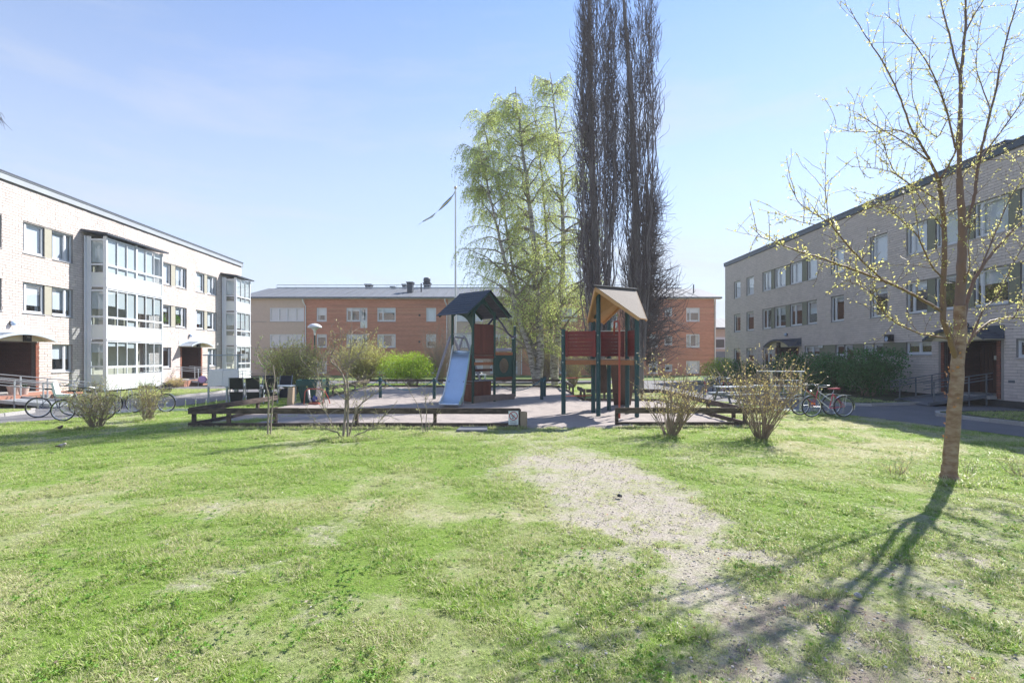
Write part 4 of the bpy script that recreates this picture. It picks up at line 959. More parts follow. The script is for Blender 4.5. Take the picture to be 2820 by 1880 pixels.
def pot(x, y, z, r, h, label, plant=True):
    t = thing('plant_pot', label, 'plant pot', (x, y, z)); m = MB(); m.lathe([(0, .005), (r * .68, 0), (r * .96, h * .86), (r, h * .86), (r, h), (r * .88, h), (r * .85, h * .9), (0, h * .9)], seg=20); m.build('pot', m_terracotta, t, smooth=False)
    if plant:
        m = MB(); rr = random.Random(int(x * 100))
        for i in range(90):
            a = rr.uniform(0, 6.28); q = rr.uniform(0, r); hh = rr.uniform(.02, .18); s = .025
            c = np.array((q * math.cos(a), q * math.sin(a), h * .9 + hh)); d = np.array([rr.gauss(0, 1) for _ in range(3)]); d /= np.linalg.norm(d); e = np.cross(d, (0, 0, 1.)); e /= np.linalg.norm(e) + 1e-6
            m.add([tuple(c - d * s), tuple(c + e * s * .6), tuple(c + d * s), tuple(c - e * s * .6)], [(0, 1, 2, 3)])
        m.build('plant', bpy.data.materials['litter_0'] if 0 else M('pot_plant', (.03, .08, .02), .7), t)
pot(-21.3, 21.9, .38, .25, .38, 'large empty pale plant pot farthest inside the near left entrance', False)
pot(-20.75, 21.75, .38, .20, .33, 'round pale plant pot with green plant behind the ramp railing')
pot(-19.55, 21.45, .16, .17, .25, 'small pale plant pot nearest the path by the ramp', False)
t = thing('planter_box', 'low planter box of pale boards beside the near left entrance ramp', 'planter', (-19.6, 22.6, 0.1))
for (a, b) in (((-1.1, -.25), (1.1, -.25)), ((-1.1, .25), (1.1, .25)), ((-1.1, -.25), (-1.1, .25)), ((1.1, -.25), (1.1, .25))):
    m = MB(); m.beam((*a, .12), (*b, .12), .04, .24); m.build('plank', m_cut_wood, t)
m = MB(); m.box(-1.07, 1.07, -.22, .22, .05, .2); m.build('soil', m_soil, t)

# ------------------------------------------------------------------ playground fence
def fence(label, A, B, posts=None, h=.54, gapend=False):
    A = np.array(A, float); B = np.array(B, float); ln = np.linalg.norm(B - A); t = thing('playground_fence', label, 'fence', (A[0], A[1], 0), math.atan2(B[1] - A[1], B[0] - A[0]))
    n = max(1, round(ln / 3.4)); j = .004
    for i in range(n):
        a, b = ln * i / n + j, ln * (i + 1) / n - j
        z = h - .085 + rng.uniform(-.008, .008)
        m = MB(); m.beam((a, 0, z), (b, 0, z + rng.uniform(-.008, .008)), .045, .165); m.build('rail', m_fence, t)
        z = .058; m = MB(); m.beam((a, 0, z), (b, 0, z + rng.uniform(-.006, .006)), .05, .125); m.build('bottom_board', m_fence, t)
    ps = posts if posts is not None else [ln * (k + .5) / max(2, round(ln / 1.9)) for k in range(max(2, round(ln / 1.9)))]
    for p in ps:
        m = MB(); m.box(p - .045, p + .045, .026, .12, -.05, h - .02); m.build('post', m_fence, t)
    return t
fence('low brown board fence along the left front of the playground', (-9.17, 14.5), (.23, 14.5), [.12, 1.11, 2.43, 4.75, 6.98])
fence('low brown board fence running back from the left front corner', (-9.17, 14.56), (-8.75, 19.1))
fence('low brown board fence on the far left side behind the planter', (-8.85, 24.6), (-9.2, 33.0))
fence('long low brown board fence across the back of the playground', (-9.2, 33.06), (3.1, 33.06))
fence('short brown board fence right of the birch down to the gap', (3.15, 33.0), (3.15, 26.2))
fence('shortest brown board fence below the tower after the gap', (3.2, 25.0), (3.25, 22.9))
fence('low brown board fence behind the red walled tower', (3.3, 22.85), (6.6, 22.7))
fence('low brown board fence on the right side by the bicycles', (6.62, 22.6), (6.75, 14.75))
fence('low brown board fence along the right front behind two bushes', (2.97, 14.7), (7.3, 14.7), [.05, 1.9, 3.75])
m = MB(); m.box(-.075, .075, -.03, .03, -.05, .44); tag(m.build('timber_stub', m_cut_wood, loc=(.31, 14.52, 0)), 'pale cut timber stub standing right of the no smoking sign', 'timber post')
m = MB(); m.box(-.02, .02, -.05, .05, -.05, .42); tag(m.build('timber_stub', m_cut_wood, loc=(.41, 14.58, 0)), 'thin timber edge right of the pale stub at the playground opening', 'timber post')
m = MB(); m.hexa([(-.11, -.11, -.05), (.11, -.11, -.05), (.11, .11, -.05), (-.11, .11, -.05), (-.09, -.09, .72), (.10, -.09, .75), (.10, .09, .75), (-.09, .09, .72)])
tag(m.build('timber_stub', m_cut_wood, loc=(-9.0, 20.8, 0), rot=(0, R(3), 0)), 'leaning thick timber stub left of the green planter', 'timber post')
# no smoking sign
t = thing('no_smoking_sign', 'white no smoking sign with red ring on the end post of the front fence', 'sign', (.04, 14.455, .13))
m = MB(); m.box(-.14, .14, -.004, .004, -.06, .33); m.build('plate', M('sign_white', (.72, .76, .77), .4), t)
m_sr = M('sign_red', (.42, .03, .045), .5); m_sk = M('sign_black', (.03, .03, .035), .5)
m = MB(); k = 40; vs = []; fs = []
for i in range(k):
    a = i * 2 * math.pi / k
    for r in (.122, .100): vs.append((r * math.cos(a), -.006, .19 + r * math.sin(a)))
for i in range(k): o = 2 * i; n = 2 * ((i + 1) % k); fs.append((o, n, n + 1, o + 1))
m.add(vs, fs); m.build('red_ring', m_sr, t)
m = MB(); m.beam((-.074, -.0065, .264), (.074, -.0065, .116), .001, .022, up=(1, 0, 1)); m.build('red_bar', m_sr, t)
m = MB(); m.beam((-.06, -.0055, .20), (.05, -.0055, .145), .001, .012); m.add([(-.035, -.0055, .12), (.0, -.0055, .115), (.005, -.0055, .15), (-.025, -.0055, .155)], [(0, 1, 2, 3)]); m.tube([(.03, -.0055, .16), (.045, -.0055, .19), (.03, -.0055, .215), (.045, -.0055, .24)], .003, 4); m.build('cigarette_symbol', m_sk, t)
text_mesh('Rökning', .052, m_sk, 'lettering', t, (0, -.006, .026), (R(90), 0, 0)); text_mesh('förbjuden', .052, m_sk, 'lettering', t, (0, -.006, -.022), (R(90), 0, 0)); text_mesh('gäller hela lekplatsen', .018, m_sk, 'lettering', t, (0, -.006, -.046), (R(90), 0, 0))
m = MB(); m.box(.185, .255, 14.53, 14.61, -.05, .50); m.build('post', m_fence, None).name = 'sign_post'
tag(bpy.data.objects['sign_post'], 'dark end post behind the no smoking sign', 'post')
# manhole slab
m = MB(); m.hexa([(-.42, -.30, 0), (.42, -.30, 0), (.40, .32, 0), (-.36, .30, 0), (-.41, -.29, .05), (.41, -.29, .05), (.39, .31, .06), (-.35, .29, .06)])
tag(m.build('ground_slab', M('dark_slab', (.11, .12, .14), .6, var=.2), loc=(-1.08, 14.0, -.015)), 'flat grey slab lying in the grass before the fence', 'slab')

# ------------------------------------------------------------------ play tower with slide
T1 = np.array((-1.65, 21.6)); ta = np.array((-.74, .67)); tb = np.array((.67, .74)); ang1 = math.atan2(tb[1], tb[0])
tower = thing('play_tower', 'green post play tower with navy gable roof and plank panels', 'play tower', (T1[0], T1[1], 0), ang1)
# local x = along tb (front face to the right), local y = along ta (to the back left)
S1 = 1.3
def sq(x, y, z0, z1, mat, w=.10, nm='post'):
    m = MB(); c = .018; h = w / 2
    pr = [(-h + c, -h), (h - c, -h), (h, -h + c), (h, h - c), (h - c, h), (-h + c, h), (-h, h - c), (-h, -h + c)]
    m.v = [(x + p, y + q, z) for z in (z0, z1) for p, q in pr]; m.n = 16
    m.f = [tuple(range(7, -1, -1)), tuple(range(8, 16))] + [(i, (i + 1) % 8, 8 + (i + 1) % 8, 8 + i) for i in range(8)]; m.mi = [0] * 10
    return m.build(nm, mat, tower)
for (x, y) in ((0, 0), (S1, 0), (0, S1), (S1, S1)): sq(x, y, -.05, 3.95, m_green_wood)
sq(2.5, -.02, -.02, 2.80, m_green_wood); sq(3.7, .95, -.02, 3.45, m_green_wood)
for (x, y, z) in ((2.5, -.02, 2.80), (3.7, .95, 3.45)):
    m = MB(); m.lathe([(.062, 0), (.062, .02), (.04, .035), (0, .04)], (x, y, z), 10); m.build('post_cap', m_panel, tower)
def tp(nm, mat, *a):
    m = MB(); m.box(*a); return m.build(nm, mat, tower)
# platform
for k in range(9): tp('plank', m_deck, .02 + k * .142, .02 + k * .142 + .136, .02, S1 - .02, 2.03, 2.07)
for (p, q) in (((0, -.0), (S1, 0)), ((0, S1), (S1, S1)), ((0, 0), (0, S1)), ((S1, 0), (S1, S1))):
    m = MB(); m.beam((*p, 1.96), (*q, 1.96), .05, .13); m.build('platform_beam', m_redbrown, tower)
# upper plank panel on the front right face
n = 7
for k in range(n):
    w = (S1 - .12) / n; tp('plank', m_redbrown, .06 + k * w + .004, .06 + (k + 1) * w - .004, -.012, .012, 2.16, 3.30)
tp('panel_cap', m_redbrown, .05, S1 - .05, -.03, .03, 3.301, 3.38); tp('panel_foot', m_redbrown, .05, S1 - .05, -.03, .03, 2.07, 2.158)
# lower dark red counter panel, seat board and cross rail
for k in range(n):
    w = (S1 - .2) / n; tp('plank', m_redbrown, .10 + k * w + .004, .10 + (k + 1) * w - .004, .10, .124, .30, .92)
tp('counter_board', m_steel_dark, -.10, S1 - .02, -.04, .24, .93, .965)
tp('cross_rail', m_orange_wood, .05, S1 - .05, .02, .07, 1.62, 1.75)
tp('cross_rail', m_orange_wood, .05, S1 - .05, S1 - .02, S1 + .03, 1.05, 1.15)
# left lower panel beside the slide
for k in range(6):
    w = .19; tp('plank', m_redbrown if k > 1 else m_redbrown, -.03, -.006, .07 + k * w, .07 + (k + 1) * w - .01, .08, .82)
tp('plank', m_redbrown, -.04, -.01, .05, .21, .83, 1.92); tp('plank', m_redbrown, -.04, -.01, .215, .37, .83, 1.92)
# base beam (sandbox edge)
tp('base_beam', m_deck, -.02, 2.52, -.12, -.055, .06, .30); tp('base_beam', m_deck, -.02, 2.0, -.052, .18, .27, .31)
m = MB(); m.rod((2.5, -.10, -.25), (2.5, -.10, .1), .02); m.build('anchor_rod', m_steel, tower)
# right bay: green panel with the round hole
def holed_panel():
    m = MB(); x0, x1, z0, z1 = S1 + .05, 2.45, 1.08, 2.05; cx, cz, r = (x0 + x1) / 2 + .02, 1.58, .31; k = 32
    ring = [(cx + r * math.cos(i * 2 * math.pi / k), cz + r * 1.08 * math.sin(i * 2 * math.pi / k)) for i in range(k)]
    out = []
    for i in range(k):
        c, s = math.cos(i * 2 * math.pi / k), math.sin(i * 2 * math.pi / k)
        tx = ((x1 - cx) if c > 0 else (cx - x0)) / max(abs(c), 1e-6); tz = ((z1 - cz) if s > 0 else (cz - z0)) / max(abs(s), 1e-6); q = min(tx, tz); out.append((cx + c * q, cz + s * q))
    for y, fl in ((-.012, 0), (.012, 1)):
        b = m.n; m.v += [(p[0], y, p[1]) for p in ring] + [(p[0], y, p[1]) for p in out]; m.n += 2 * k
        for i in range(k):
            j = (i + 1) % k; f = (b + i, b + k + i, b + k + j, b + j); m.f.append(f if not fl else f[::-1]); m.mi.append(0)
    for i in range(k):
        j = (i + 1) % k; m.f.append((i, j, 2 * k + j, 2 * k + i)); m.mi.append(0)
        m.f.append((k + i, 3 * k + i, 3 * k + j, k + j)); m.mi.append(0)
    # corners between rays
    for (X, Z) in ((x0, z0), (x1, z0), (x1, z1), (x0, z1)):
        near = sorted(range(k), key=lambda i: (out[i][0] - X) ** 2 + (out[i][1] - Z) ** 2)[:2]
        a, b_ = out[near[0]], out[near[1]]
        if abs(a[0] - X) + abs(a[1] - Z) > 1e-4: m.add([(a[0], -.012, a[1]), (b_[0], -.012, b_[1]), (X, -.012, Z)], [(0, 1, 2)])
    return m
holed_panel().build('hole_panel', m_green_wood, tower)
tp('panel_cap', m_orange_wood, S1 + .02, 2.46, -.05, .04, 2.055, 2.18); tp('panel_foot', m_redbrown, S1 + .04, 2.46, -.03, .03, .955, 1.075)
tp('cross_rail', m_redbrown, 1.35, 2.45, 1.24, 1.27, 1.3, 1.42); tp('cross_rail', m_redbrown, 1.35, 2.45, 1.24, 1.27, 2.3, 2.40)
# roof: ridge along local y (ta), eaves at x = -.7 and x = 2.0
cxr = S1 / 2; hw_ = 1.33; y0r, y1r = -.42, 1.55; zr0, ze0 = 4.78, 3.74
for sgn in (-1, 1):
    nb = 9; dirv = np.array((sgn * hw_, ze0 - zr0)); ln = np.linalg.norm(dirv); dirv /= ln; nrm = np.array((-dirv[1] * sgn, dirv[0] * sgn)) * 1.0
    if nrm[1] < 0: nrm = -nrm
    for k in range(nb):
        a = ln * k / nb; b = ln * (k + 1) / nb + .02; P0 = np.array((cxr, zr0)) + dirv * a; P1 = np.array((cxr, zr0)) + dirv * b
        lo, hi = .0, .028
        q0, q1, q2, q3 = P0 + nrm * (.0), P1 + nrm * (.014), P1 + nrm * .036, P0 + nrm * .022
        m = MB(); m.hexa([(q0[0], y0r, q0[1]), (q1[0], y0r, q1[1]), (q1[0], y1r, q1[1]), (q0[0], y1r, q0[1]), (q3[0], y0r, q3[1]), (q2[0], y0r, q2[1]), (q2[0], y1r, q2[1]), (q3[0], y1r, q3[1])]); m.build('roof_board', m_navy, tower)
    for y in (y0r + .12, .5, y1r - .12):
        A = np.array((cxr, zr0 - .06)); B_ = A + dirv * (ln - .05); m = MB(); m.beam((A[0], y, A[1]), (B_[0], y, B_[1]), .045, .09); m.build('rafter', m_green_wood, tower)
m = MB(); m.prism([(cxr - .06, zr0 - .01), (cxr + .06, zr0 - .01), (cxr, zr0 + .05)], y0r - .01, y1r + .01); m.build('ridge_board', m_navy, tower)
# arched gable boards and curved braces
def arch(x0, x1, y, z0, z1, t, plane='x'):
    k = 12; lo = []; hi = []
    for i in range(k + 1):
        f = i / k; u = x0 + (x1 - x0) * f; lo.append((u, z0 + (z1 - z0) * math.sin(math.pi * f) ** .8)); hi.append((u, z0 + .22 + (z1 - z0 + .02) * (1 - abs(2 * f - 1))))
    m = MB(); m.prism(lo + hi[::-1], y - t / 2, y + t / 2); return m
arch(.05, S1 - .05, .0, 3.72, 4.25, .03).build('gable_board', m_green_wood, tower)
arch(.05, S1 - .05, S1, 3.72, 4.25, .03).build('gable_board', m_green_wood, tower)
m = MB(); k = 10; P = [(0, 3.86), (0, 2.95)] ; cur = [(.02 + (1.0) * (1 - math.cos(i / k * math.pi / 2)), 2.85 + .95 * math.sin(i / k * math.pi / 2)) for i in range(k + 1)]
poly = cur + [(1.02, 3.88), (.02, 3.88)]
m.v = [( -.012, p, z) for p, z in poly] + [(.012, p, z) for p, z in poly]; n = len(poly); m.n = 2 * n; m.f = [tuple(range(n - 1, -1, -1)), tuple(range(n, 2 * n))] + [(i, (i + 1) % n, (i + 1) % n + n, i + n) for i in range(n)]; m.mi = [0] * len(m.f); m.build('curved_brace', m_green_wood, tower)
m = MB(); m.rod((0, .05, 2.98), (0, S1 - .05, 2.98), .018); m.build('grab_bar', m_steel, tower)
m = MB(); m.tube([(S1 - .3, .25, 3.25), (S1, .12, 3.62), (S1 + .35, .15, 3.70), (S1 + .9, .4, 3.5), (S1 + 1.6, .7, 3.12), (S1 + 2.1, .88, 2.93), (S1 + 2.45, .93, 2.96)], .045, 8); m.build('curved_tube', m_purple, tower, smooth=True)
# slide
def slide():
    t = thing('slide', None, None); t.parent = tower
    A = np.array((0.0, S1 / 2)); # local top centre on the x=0 face
    tw = np.array((-2.42 - T1[0], 19.75 - T1[1])); B = np.array((tw @ tb, tw @ ta))
    d = B - A; ln = np.linalg.norm(d); d /= ln; nn = np.array((-d[1], d[0]))
    prof = [(0, 2.16), (.12, 2.17), (.25, 2.10), (.5, 1.85), (.75, 1.50), (.95, 1.28), (1.15, 1.08), (1.45, .72), (1.7, .44), (1.95, .27), (2.15, .21), (2.35, .19), (2.5, .17)]
    sc_ = ln / 2.5; w = .38
    m = MB(); vs = []; 
    for s, z in prof:
        for o, dz in ((-w, .02), (-w + .06, 0), (0, -.01), (w - .06, 0), (w, .02)):
            p = A + d * s * sc_ + nn * o; vs.append((p[0], p[1], z + dz))
    fs = []
    for i in range(len(prof) - 1):
        for k in range(4): fs.append((i * 5 + k, i * 5 + k + 1, (i + 1) * 5 + k + 1, (i + 1) * 5 + k))
    m.add(vs, fs); m.build('slide_bed', m_slide, t, smooth=True)
    for sg in (-1, 1):
        m = MB(); vs = []; fs = []
        for i, (s, z) in enumerate(prof):
            hgt = .16 if i < 11 else .08
            if i < 3: hgt = .34 - .05 * i
            for o, dz in ((w, -.05), (w + .035, -.05), (w + .035, hgt), (w, hgt)):
                p = A + d * s * sc_ + nn * o * sg; vs.append((p[0], p[1], z + dz))
        for i in range(len(prof) - 1):
            for k in range(4): fs.append((i * 4 + k, i * 4 + (k + 1) % 4, (i + 1) * 4 + (k + 1) % 4, (i + 1) * 4 + k))
        fs += [(0, 1, 2, 3), tuple((len(prof) - 1) * 4 + k for k in (3, 2, 1, 0))]
        m.add(vs, fs); m.build('slide_side', m_mint if sg > 0 else m_panel, t)
    p = A + d * ln; m = MB(); m.tube([tuple(p - nn * w) + (.15,), tuple(p + nn * w) + (.15,)], .035, 8); m.build('slide_lip', m_slide, t, smooth=True)
    p = A + d * .06 * ln; m = MB(); m.tube([tuple(p - nn * w) + (2.2,), tuple(p + nn * w) + (2.2,)], .04, 8); m.build('slide_top_bar', m_slide, t, smooth=True)
    for f in (.5, .85):
        p = A + d * f * ln
        for sg in (-1, 1): m = MB(); q = p + nn * sg * .3; m.rod((q[0], q[1], -.02), (q[0], q[1], [1.0, .22][f > .6]), .02); m.build('slide_leg', m_steel, t)
slide()

# ------------------------------------------------------------------ red walled tower
tw2 = thing('play_tower', 'tall play tower with red slatted walls, pole and pitched plywood roof', 'play tower', (2.86, 16.95, 0))
def L2(x, y): return (x - 2.86, y - 16.95)
PL, PC, PF, PC2, PE, PD = [L2(*q) for q in ((1.75, 17.4), (2.86, 16.95), (4.0, 16.4), (2.84, 17.9), (3.95, 17.55), (3.55, 18.75))]
def hexpost(p, z0, z1, r=.075, mat=None, nm='post'):
    m = MB(); m.tube([(p[0], p[1], z0), (p[0], p[1], z1)], r, 8); return m.build(nm, mat or m_teal_wood, tw2)
hexpost(PL, -.02, 2.92); hexpost(PC, -.02, 4.12); hexpost(PF, .06, 3.28); hexpost(PC2, -.02, 3.45); hexpost(PE, .02, 3.55); hexpost(PD, .04, 3.3)
for p in (PF, PE, PD): m = MB(); m.rod((p[0], p[1], -.1), (p[0], p[1], .08), .04); m.build('post_foot', m_concrete, tw2)
def bar(a, b, z0, z1, w, mat, nm, inset=.08):
    a = np.array(a); b = np.array(b); d = (b - a) / np.linalg.norm(b - a); a = a + d * inset; b = b - d * inset
    m = MB(); m.beam((a[0], a[1], (z0 + z1) / 2), (b[0], b[1], (z0 + z1) / 2), w, z1 - z0); return m.build(nm, mat, tw2)
for (a, b) in ((PL, PC), (PC, PF), (PL, PC2), (PF, PE), (PC2, PD), (PE, PD)): bar(a, b, 1.72, 1.87, .05, m_orange_wood, 'floor_beam')
m = MB(); P = [PL, PC, PF, PE, PD, PC2]; m.add([(p[0], p[1], 1.88) for p in P] + [(p[0], p[1], 1.91) for p in P], [tuple(range(5, -1, -1)), tuple(range(6, 12))] + [(i, (i + 1) % 6, 6 + (i + 1) % 6, 6 + i) for i in range(6)]); m.build('platform', m_deck, tw2)
def slats(a, b, z0, z1, n, mat):
    h = (z1 - z0) / n
    for k in range(n): bar(a, b, z0 + k * h + .0025, z0 + (k + 1) * h - .0025, .03, mat, 'slat', .09)
    a = np.array(a); b = np.array(b); d = (b - a) / np.linalg.norm(b - a); nrm_ = np.array((d[1], -d[0]))
    for p in (a + d * .12, b - d * .14):
        q = p + nrm_ * .032; m = MB(); m.beam((q[0], q[1], z0 - .02), (q[0], q[1], z1 + .02), .09, .03, up=(nrm_[0], nrm_[1], 0)); m.build('wall_batten', mat, tw2)
slats(PL, PC, 2.0, 2.84, 7, m_red_wood); slats(PC2, PE, 2.0, 2.86, 7, m_red_wood); slats(PF, PE, 2.0, 2.86, 7, m_red_wood); slats(PD, PC2, 2.0, 2.8, 7, m_red_wood)
for (a, b) in ((PL, PC2), ): 
    for z in (.64, 1.26):
        m = MB(); m.rod((*a, z), (*b, z), .02); m.build('rung', m_red_tube, tw2)
bar(PC2, PE, 2.865, 2.89, .10, m_panel, 'wall_cap'); 
px_, py_ = L2(3.43, 16.35); m = MB(); m.tube([(px_, py_, -.02), (px_, py_, 3.02), (px_ - .03, py_ + .08, 3.12), (px_ - .06, py_ + .5, 3.14), (px_ - .05, py_ + .6, 2.7)], .033, 8); m.build('fire_pole', m_red_tube, tw2, smooth=True)
# roof
Aq, Bq = (2.70 - 2.86, 16.62 - 16.95), (4.22 - 2.86, 17.45 - 16.95); Z = 4.24; ze = 3.20
R1_, R2_ = (4.03 - 2.86, 16.2 - 16.95), (4.40 - 2.86, 16.75 - 16.95); L1_, L2_ = (2.60 - 2.86, 17.6 - 16.95), (3.25 - 2.86, 18.3 - 16.95)
for (e1, e2) in ((R1_, R2_), (L1_, L2_)):
    for (o0, o1, mt, nm) in ((.012, .03, m_ply, 'roof_sheet'), (-.012, .010, m_ply_orange, 'roof_lining')):
        vs = [(*Aq, Z + o0), (*Bq, Z + o0), (*e2, ze + o0), (*e1, ze + o0), (*Aq, Z + o1), (*Bq, Z + o1), (*e2, ze + o1), (*e1, ze + o1)]
        m = MB(); m.hexa(vs); m.build(nm, mt, tw2)
    m = MB(); m.beam((*Aq, Z - .06), (*e1, ze - .04), .05, .10); m.build('roof_edge_board', m_ply_orange, tw2)
    m = MB(); m.beam((*Bq, Z - .06), (*e2, ze - .04), .04, .08); m.build('roof_edge_board', m_ply_orange, tw2)
m = MB(); d_ = (np.array(Bq) - np.array(Aq)); d_ /= np.linalg.norm(d_); a_ = np.array(Aq) - d_ * .06; b_ = np.array(Bq) + d_ * .03; m.tube([(*a_, Z + .04), (*b_, Z + .04)], .04, 8); m.build('ridge_cap', m_black, tw2)
m = MB(); m.beam((PC[0], PC[1], 3.35), (PC2[0], PC2[1], 3.35), .05, .12); m.build('tie_beam', m_green_wood, tw2)
# climbing boards behind
def board(a, b, z1, a2, b2, z0, nm='climbing_board'):
    m = MB(); t = .015
    a, b, a2, b2 = [np.array(L2(*q)) for q in (a, b, a2, b2)]
    m.hexa([(*a2, z0), (*b2, z0), (b2[0], b2[1] + .03, z0), (a2[0], a2[1] + .03, z0), (*a, z1), (*b, z1), (b[0], b[1] + .03, z1), (a[0], a[1] + .03, z1)]); return m.build(nm, m_brown_board, tw2)
bd = board((3.62, 18.9), (4.62, 18.9), 1.86, (4.12, 20.7), (4.78, 20.6), .03)
bd2 = board((2.98, 18.45), (3.45, 18.9), 1.86, (3.30, 19.2), (3.72, 19.4), .62)
for (x, y, z) in ((4.10, 20.2, .5), (4.55, 20.1, .55), (4.05, 19.6, 1.1), (4.6, 19.5, 1.15), (4.4, 19.2, 1.5)):
    q = L2(x, y); m = MB(); m.lathe([(0, -.03), (.035, -.02), (.03, .02), (0, .03)], (q[0], q[1] - .08, z + .02), 8); m.build('climbing_hold', m_black, bd)

for (x, y) in ((0, 0), (S1, 0), (2.5, -.02)):
    for z in (.22, 1.96, 1.12):
        m = MB(); m.lathe([(.016, 0), (.016, .012), (0, .014)], (0, 0, 0), 8); m.build('bolt', m_chrome, tower, loc=(x, y - .05, z), rot=(R(90), 0, 0))
for p_ in (PL, PC, PF):
    for z in (1.80, 2.1, 2.7):
        if p_ is PF and z > 2.6: continue
        m = MB(); m.lathe([(.018, 0), (.018, .012), (0, .014)], (0, 0, 0), 8); m.build('bolt', m_chrome, tw2, loc=(p_[0] - .03, p_[1] - .07, z), rot=(R(90), 0, 0))
# ------------------------------------------------------------------ green posts with ropes
bp_ = [(-8.55, 23.7, .99, 'far left'), (-6.25, 24.3, 1.0, 'second'), (-3.6, 23.7, 1.0, 'third'), (1.36, 23.4, 1.02, 'fourth'), (1.60, 25.2, 1.0, 'fifth')]
labs = ['dark green bollard post beside the green planter', 'dark green bollard post alone in the middle of the left sand', 'dark green bollard post directly left of the slide', 'nearer of two green bollard posts between the towers', 'farther of two green bollard posts between the towers']
for (x, y, h, _), lb in zip(bp_, labs):
    t = thing('bollard', lb, 'bollard', (x, y, 0), 0, 'green bollards carrying the teal rope')
    m = MB(); m.tube([(0, 0, -.02), (0, 0, h - .03), (0, 0, h)], [.075, .075, .055], 12); m.build('post', m_teal_wood, t)
    m = MB(); m.ring((0, 0, h - .12), .077, .012, 'z', 14, 5); m.build('rope_loop', m_rope, t)
def rope(a, b, za, zb, sag, lb):
    P = []
    for i in range(15): f = i / 14; P.append((a[0] + (b[0] - a[0]) * f, a[1] + (b[1] - a[1]) * f, za + (zb - za) * f - sag * 4 * f * (1 - f)))
    m = MB(); m.tube(P, .016, 6); tag(m.build('rope', m_rope, None, smooth=True), lb, 'rope')
rope((-8.5, 23.7), (-6.3, 24.3), .87, .88, .42, 'teal rope sagging between the two leftmost green bollards')
rope((-6.2, 24.3), (-3.66, 23.7), .88, .88, .45, 'teal rope sagging toward the bollard by the slide')
rope((-3.54, 23.7), (-1.9, 23.5), .88, .8, .3, 'teal rope sagging behind the slide')
rope((-.9, 23.9), (1.3, 23.4), .85, .9, .45, 'teal rope sagging between the slide tower and the right bollards')
rope((1.40, 23.46), (1.58, 25.1), .9, .88, .1, 'pale rope strung between the two right bollards')

# grey A frames behind
t = thing('swing_frame', 'grey tubular A frame swing with low crossbeam behind the slide', 'swing', (-3.35, 28.5, 0))
for (dx, dy) in ((0, 0), (.45, 2.4)):
    for (ex, ey) in ((-1.05, -.4), (1.15, .5)):
        m = MB(); m.tube([(dx + ex, dy + ey, -.03), (dx + ex * .1, dy + ey * .1, 3.05), (dx - ex * .05, dy, 3.2)], .07, 8); m.build('leg', m_grey_frame, t)
m = MB(); m.rod((-.02, -.3, 3.1), (.47, 2.7, 3.1), .06, 8); m.build('top_beam', m_grey_frame, t)
m = MB(); m.rod((.9, .9, 2.38), (3.42, 1.6, 2.38), .10, 10); m.build('side_beam', m_grey_frame, t)
m = MB(); m.rod((3.42, 1.6, -.03), (3.42, 1.6, 2.45), .05, 8); m.build('post', m_grey_frame, t)
for k in range(2):
    m = MB(); y = .6 + k * 1.1; m.tube([(.1 + y * .18, y, 3.08), (.12 + y * .18, y, .6)], .012, 4); m.tube([(.55 + y * .18, y, 3.08), (.53 + y * .18, y, .6)], .012, 4); m.build('swing_chain', m_steel, t)
    m = MB(); m.box(.08 + y * .18, .57 + y * .18, y - .1, y + .1, .57, .61); m.build('swing_seat', m_black, t)

# ------------------------------------------------------------------ green planter, toy, chairs
t = thing('planter_bin', 'big square dark green plastic tub standing open on the sand edge', 'tub', (-8.62, 22.0, 0), R(12))
m = MB(); w0, w1, h = .34, .48, 1.0
m.hexa([(-w0, -w0, 0), (w0, -w0, 0), (w0, w0, 0), (-w0, w0, 0), (-w1, -w1, h - .22), (w1, -w1, h - .22), (w1, w1, h - .22), (-w1, w1, h - .22)]); m.build('body', m_bin, t)
for (x0, x1, y0, y1) in ((-w1 - .05, w1 + .05, -w1 - .05, -w1 + .0), (-w1 - .05, w1 + .05, w1, w1 + .05), (-w1 - .05, -w1, -w1, w1), (w1, w1 + .05, -w1, w1)):
    m = MB(); m.box(x0, x1, y0, y1, h - .24, h); m.build('rim', m_bin, t)
for k in range(1, 5):
    x = -w0 + k * 2 * w0 / 5; m = MB(); m.beam((x, -w0 - .003, .02), (x * w1 / w0, -w1 - .003, h - .26), .012, .014, up=(0, 1, 0)); m.build('groove_rib', m_bin, t)
t = thing('spring_rider', 'small orange framed climbing toy with white and blue figures by the tub', 'toy', (-8.15, 21.2, 0))
for x in (-.36, .42):
    m = MB(); m.tube([(x - .05, -.15, 0), (x, -.14, .55), (x * .7, -.14, .66)], .022, 6); m.build('leg', m_red_tube, t)
m = MB(); m.rod((-.25, -.14, .66), (.30, -.14, .66), .022); m.build('top_bar', m_red_tube, t)
m = MB(); m.tube([(.28, -.14, .66), (.42, -.1, .6), (.5, .1, .3), (.55, .2, 0)], .022, 6); m.build('side_loop', m_red_tube, t)
m = MB(); m.lathe([(0, .0), (.10, .05), (.12, .28), (.08, .5), (.09, .62), (.06, .78), (0, .84)], (.12, .08, .15), 12); m.build('white_figure', M('toy_white', (.62, .58, .56), .5), t, smooth=True)
m = MB(); m.lathe([(0, 0), (.09, .03), (.11, .14), (.05, .26), (0, .28)], (.0, -.02, .12), 12); m.build('blue_figure', M('toy_blue', (.05, .07, .30), .5), t, smooth=True)
m = MB(); m.tube([(-.26, -.05, .62), (-.22, -.06, .3), (-.14, -.08, .12)], .045, 8); m.build('white_arm', bpy.data.materials['toy_white'], t, smooth=True)
m = MB(); m.box(-.2, .2, -.2, .05, .0, .10); m.build('red_base', m_red_tube, t)

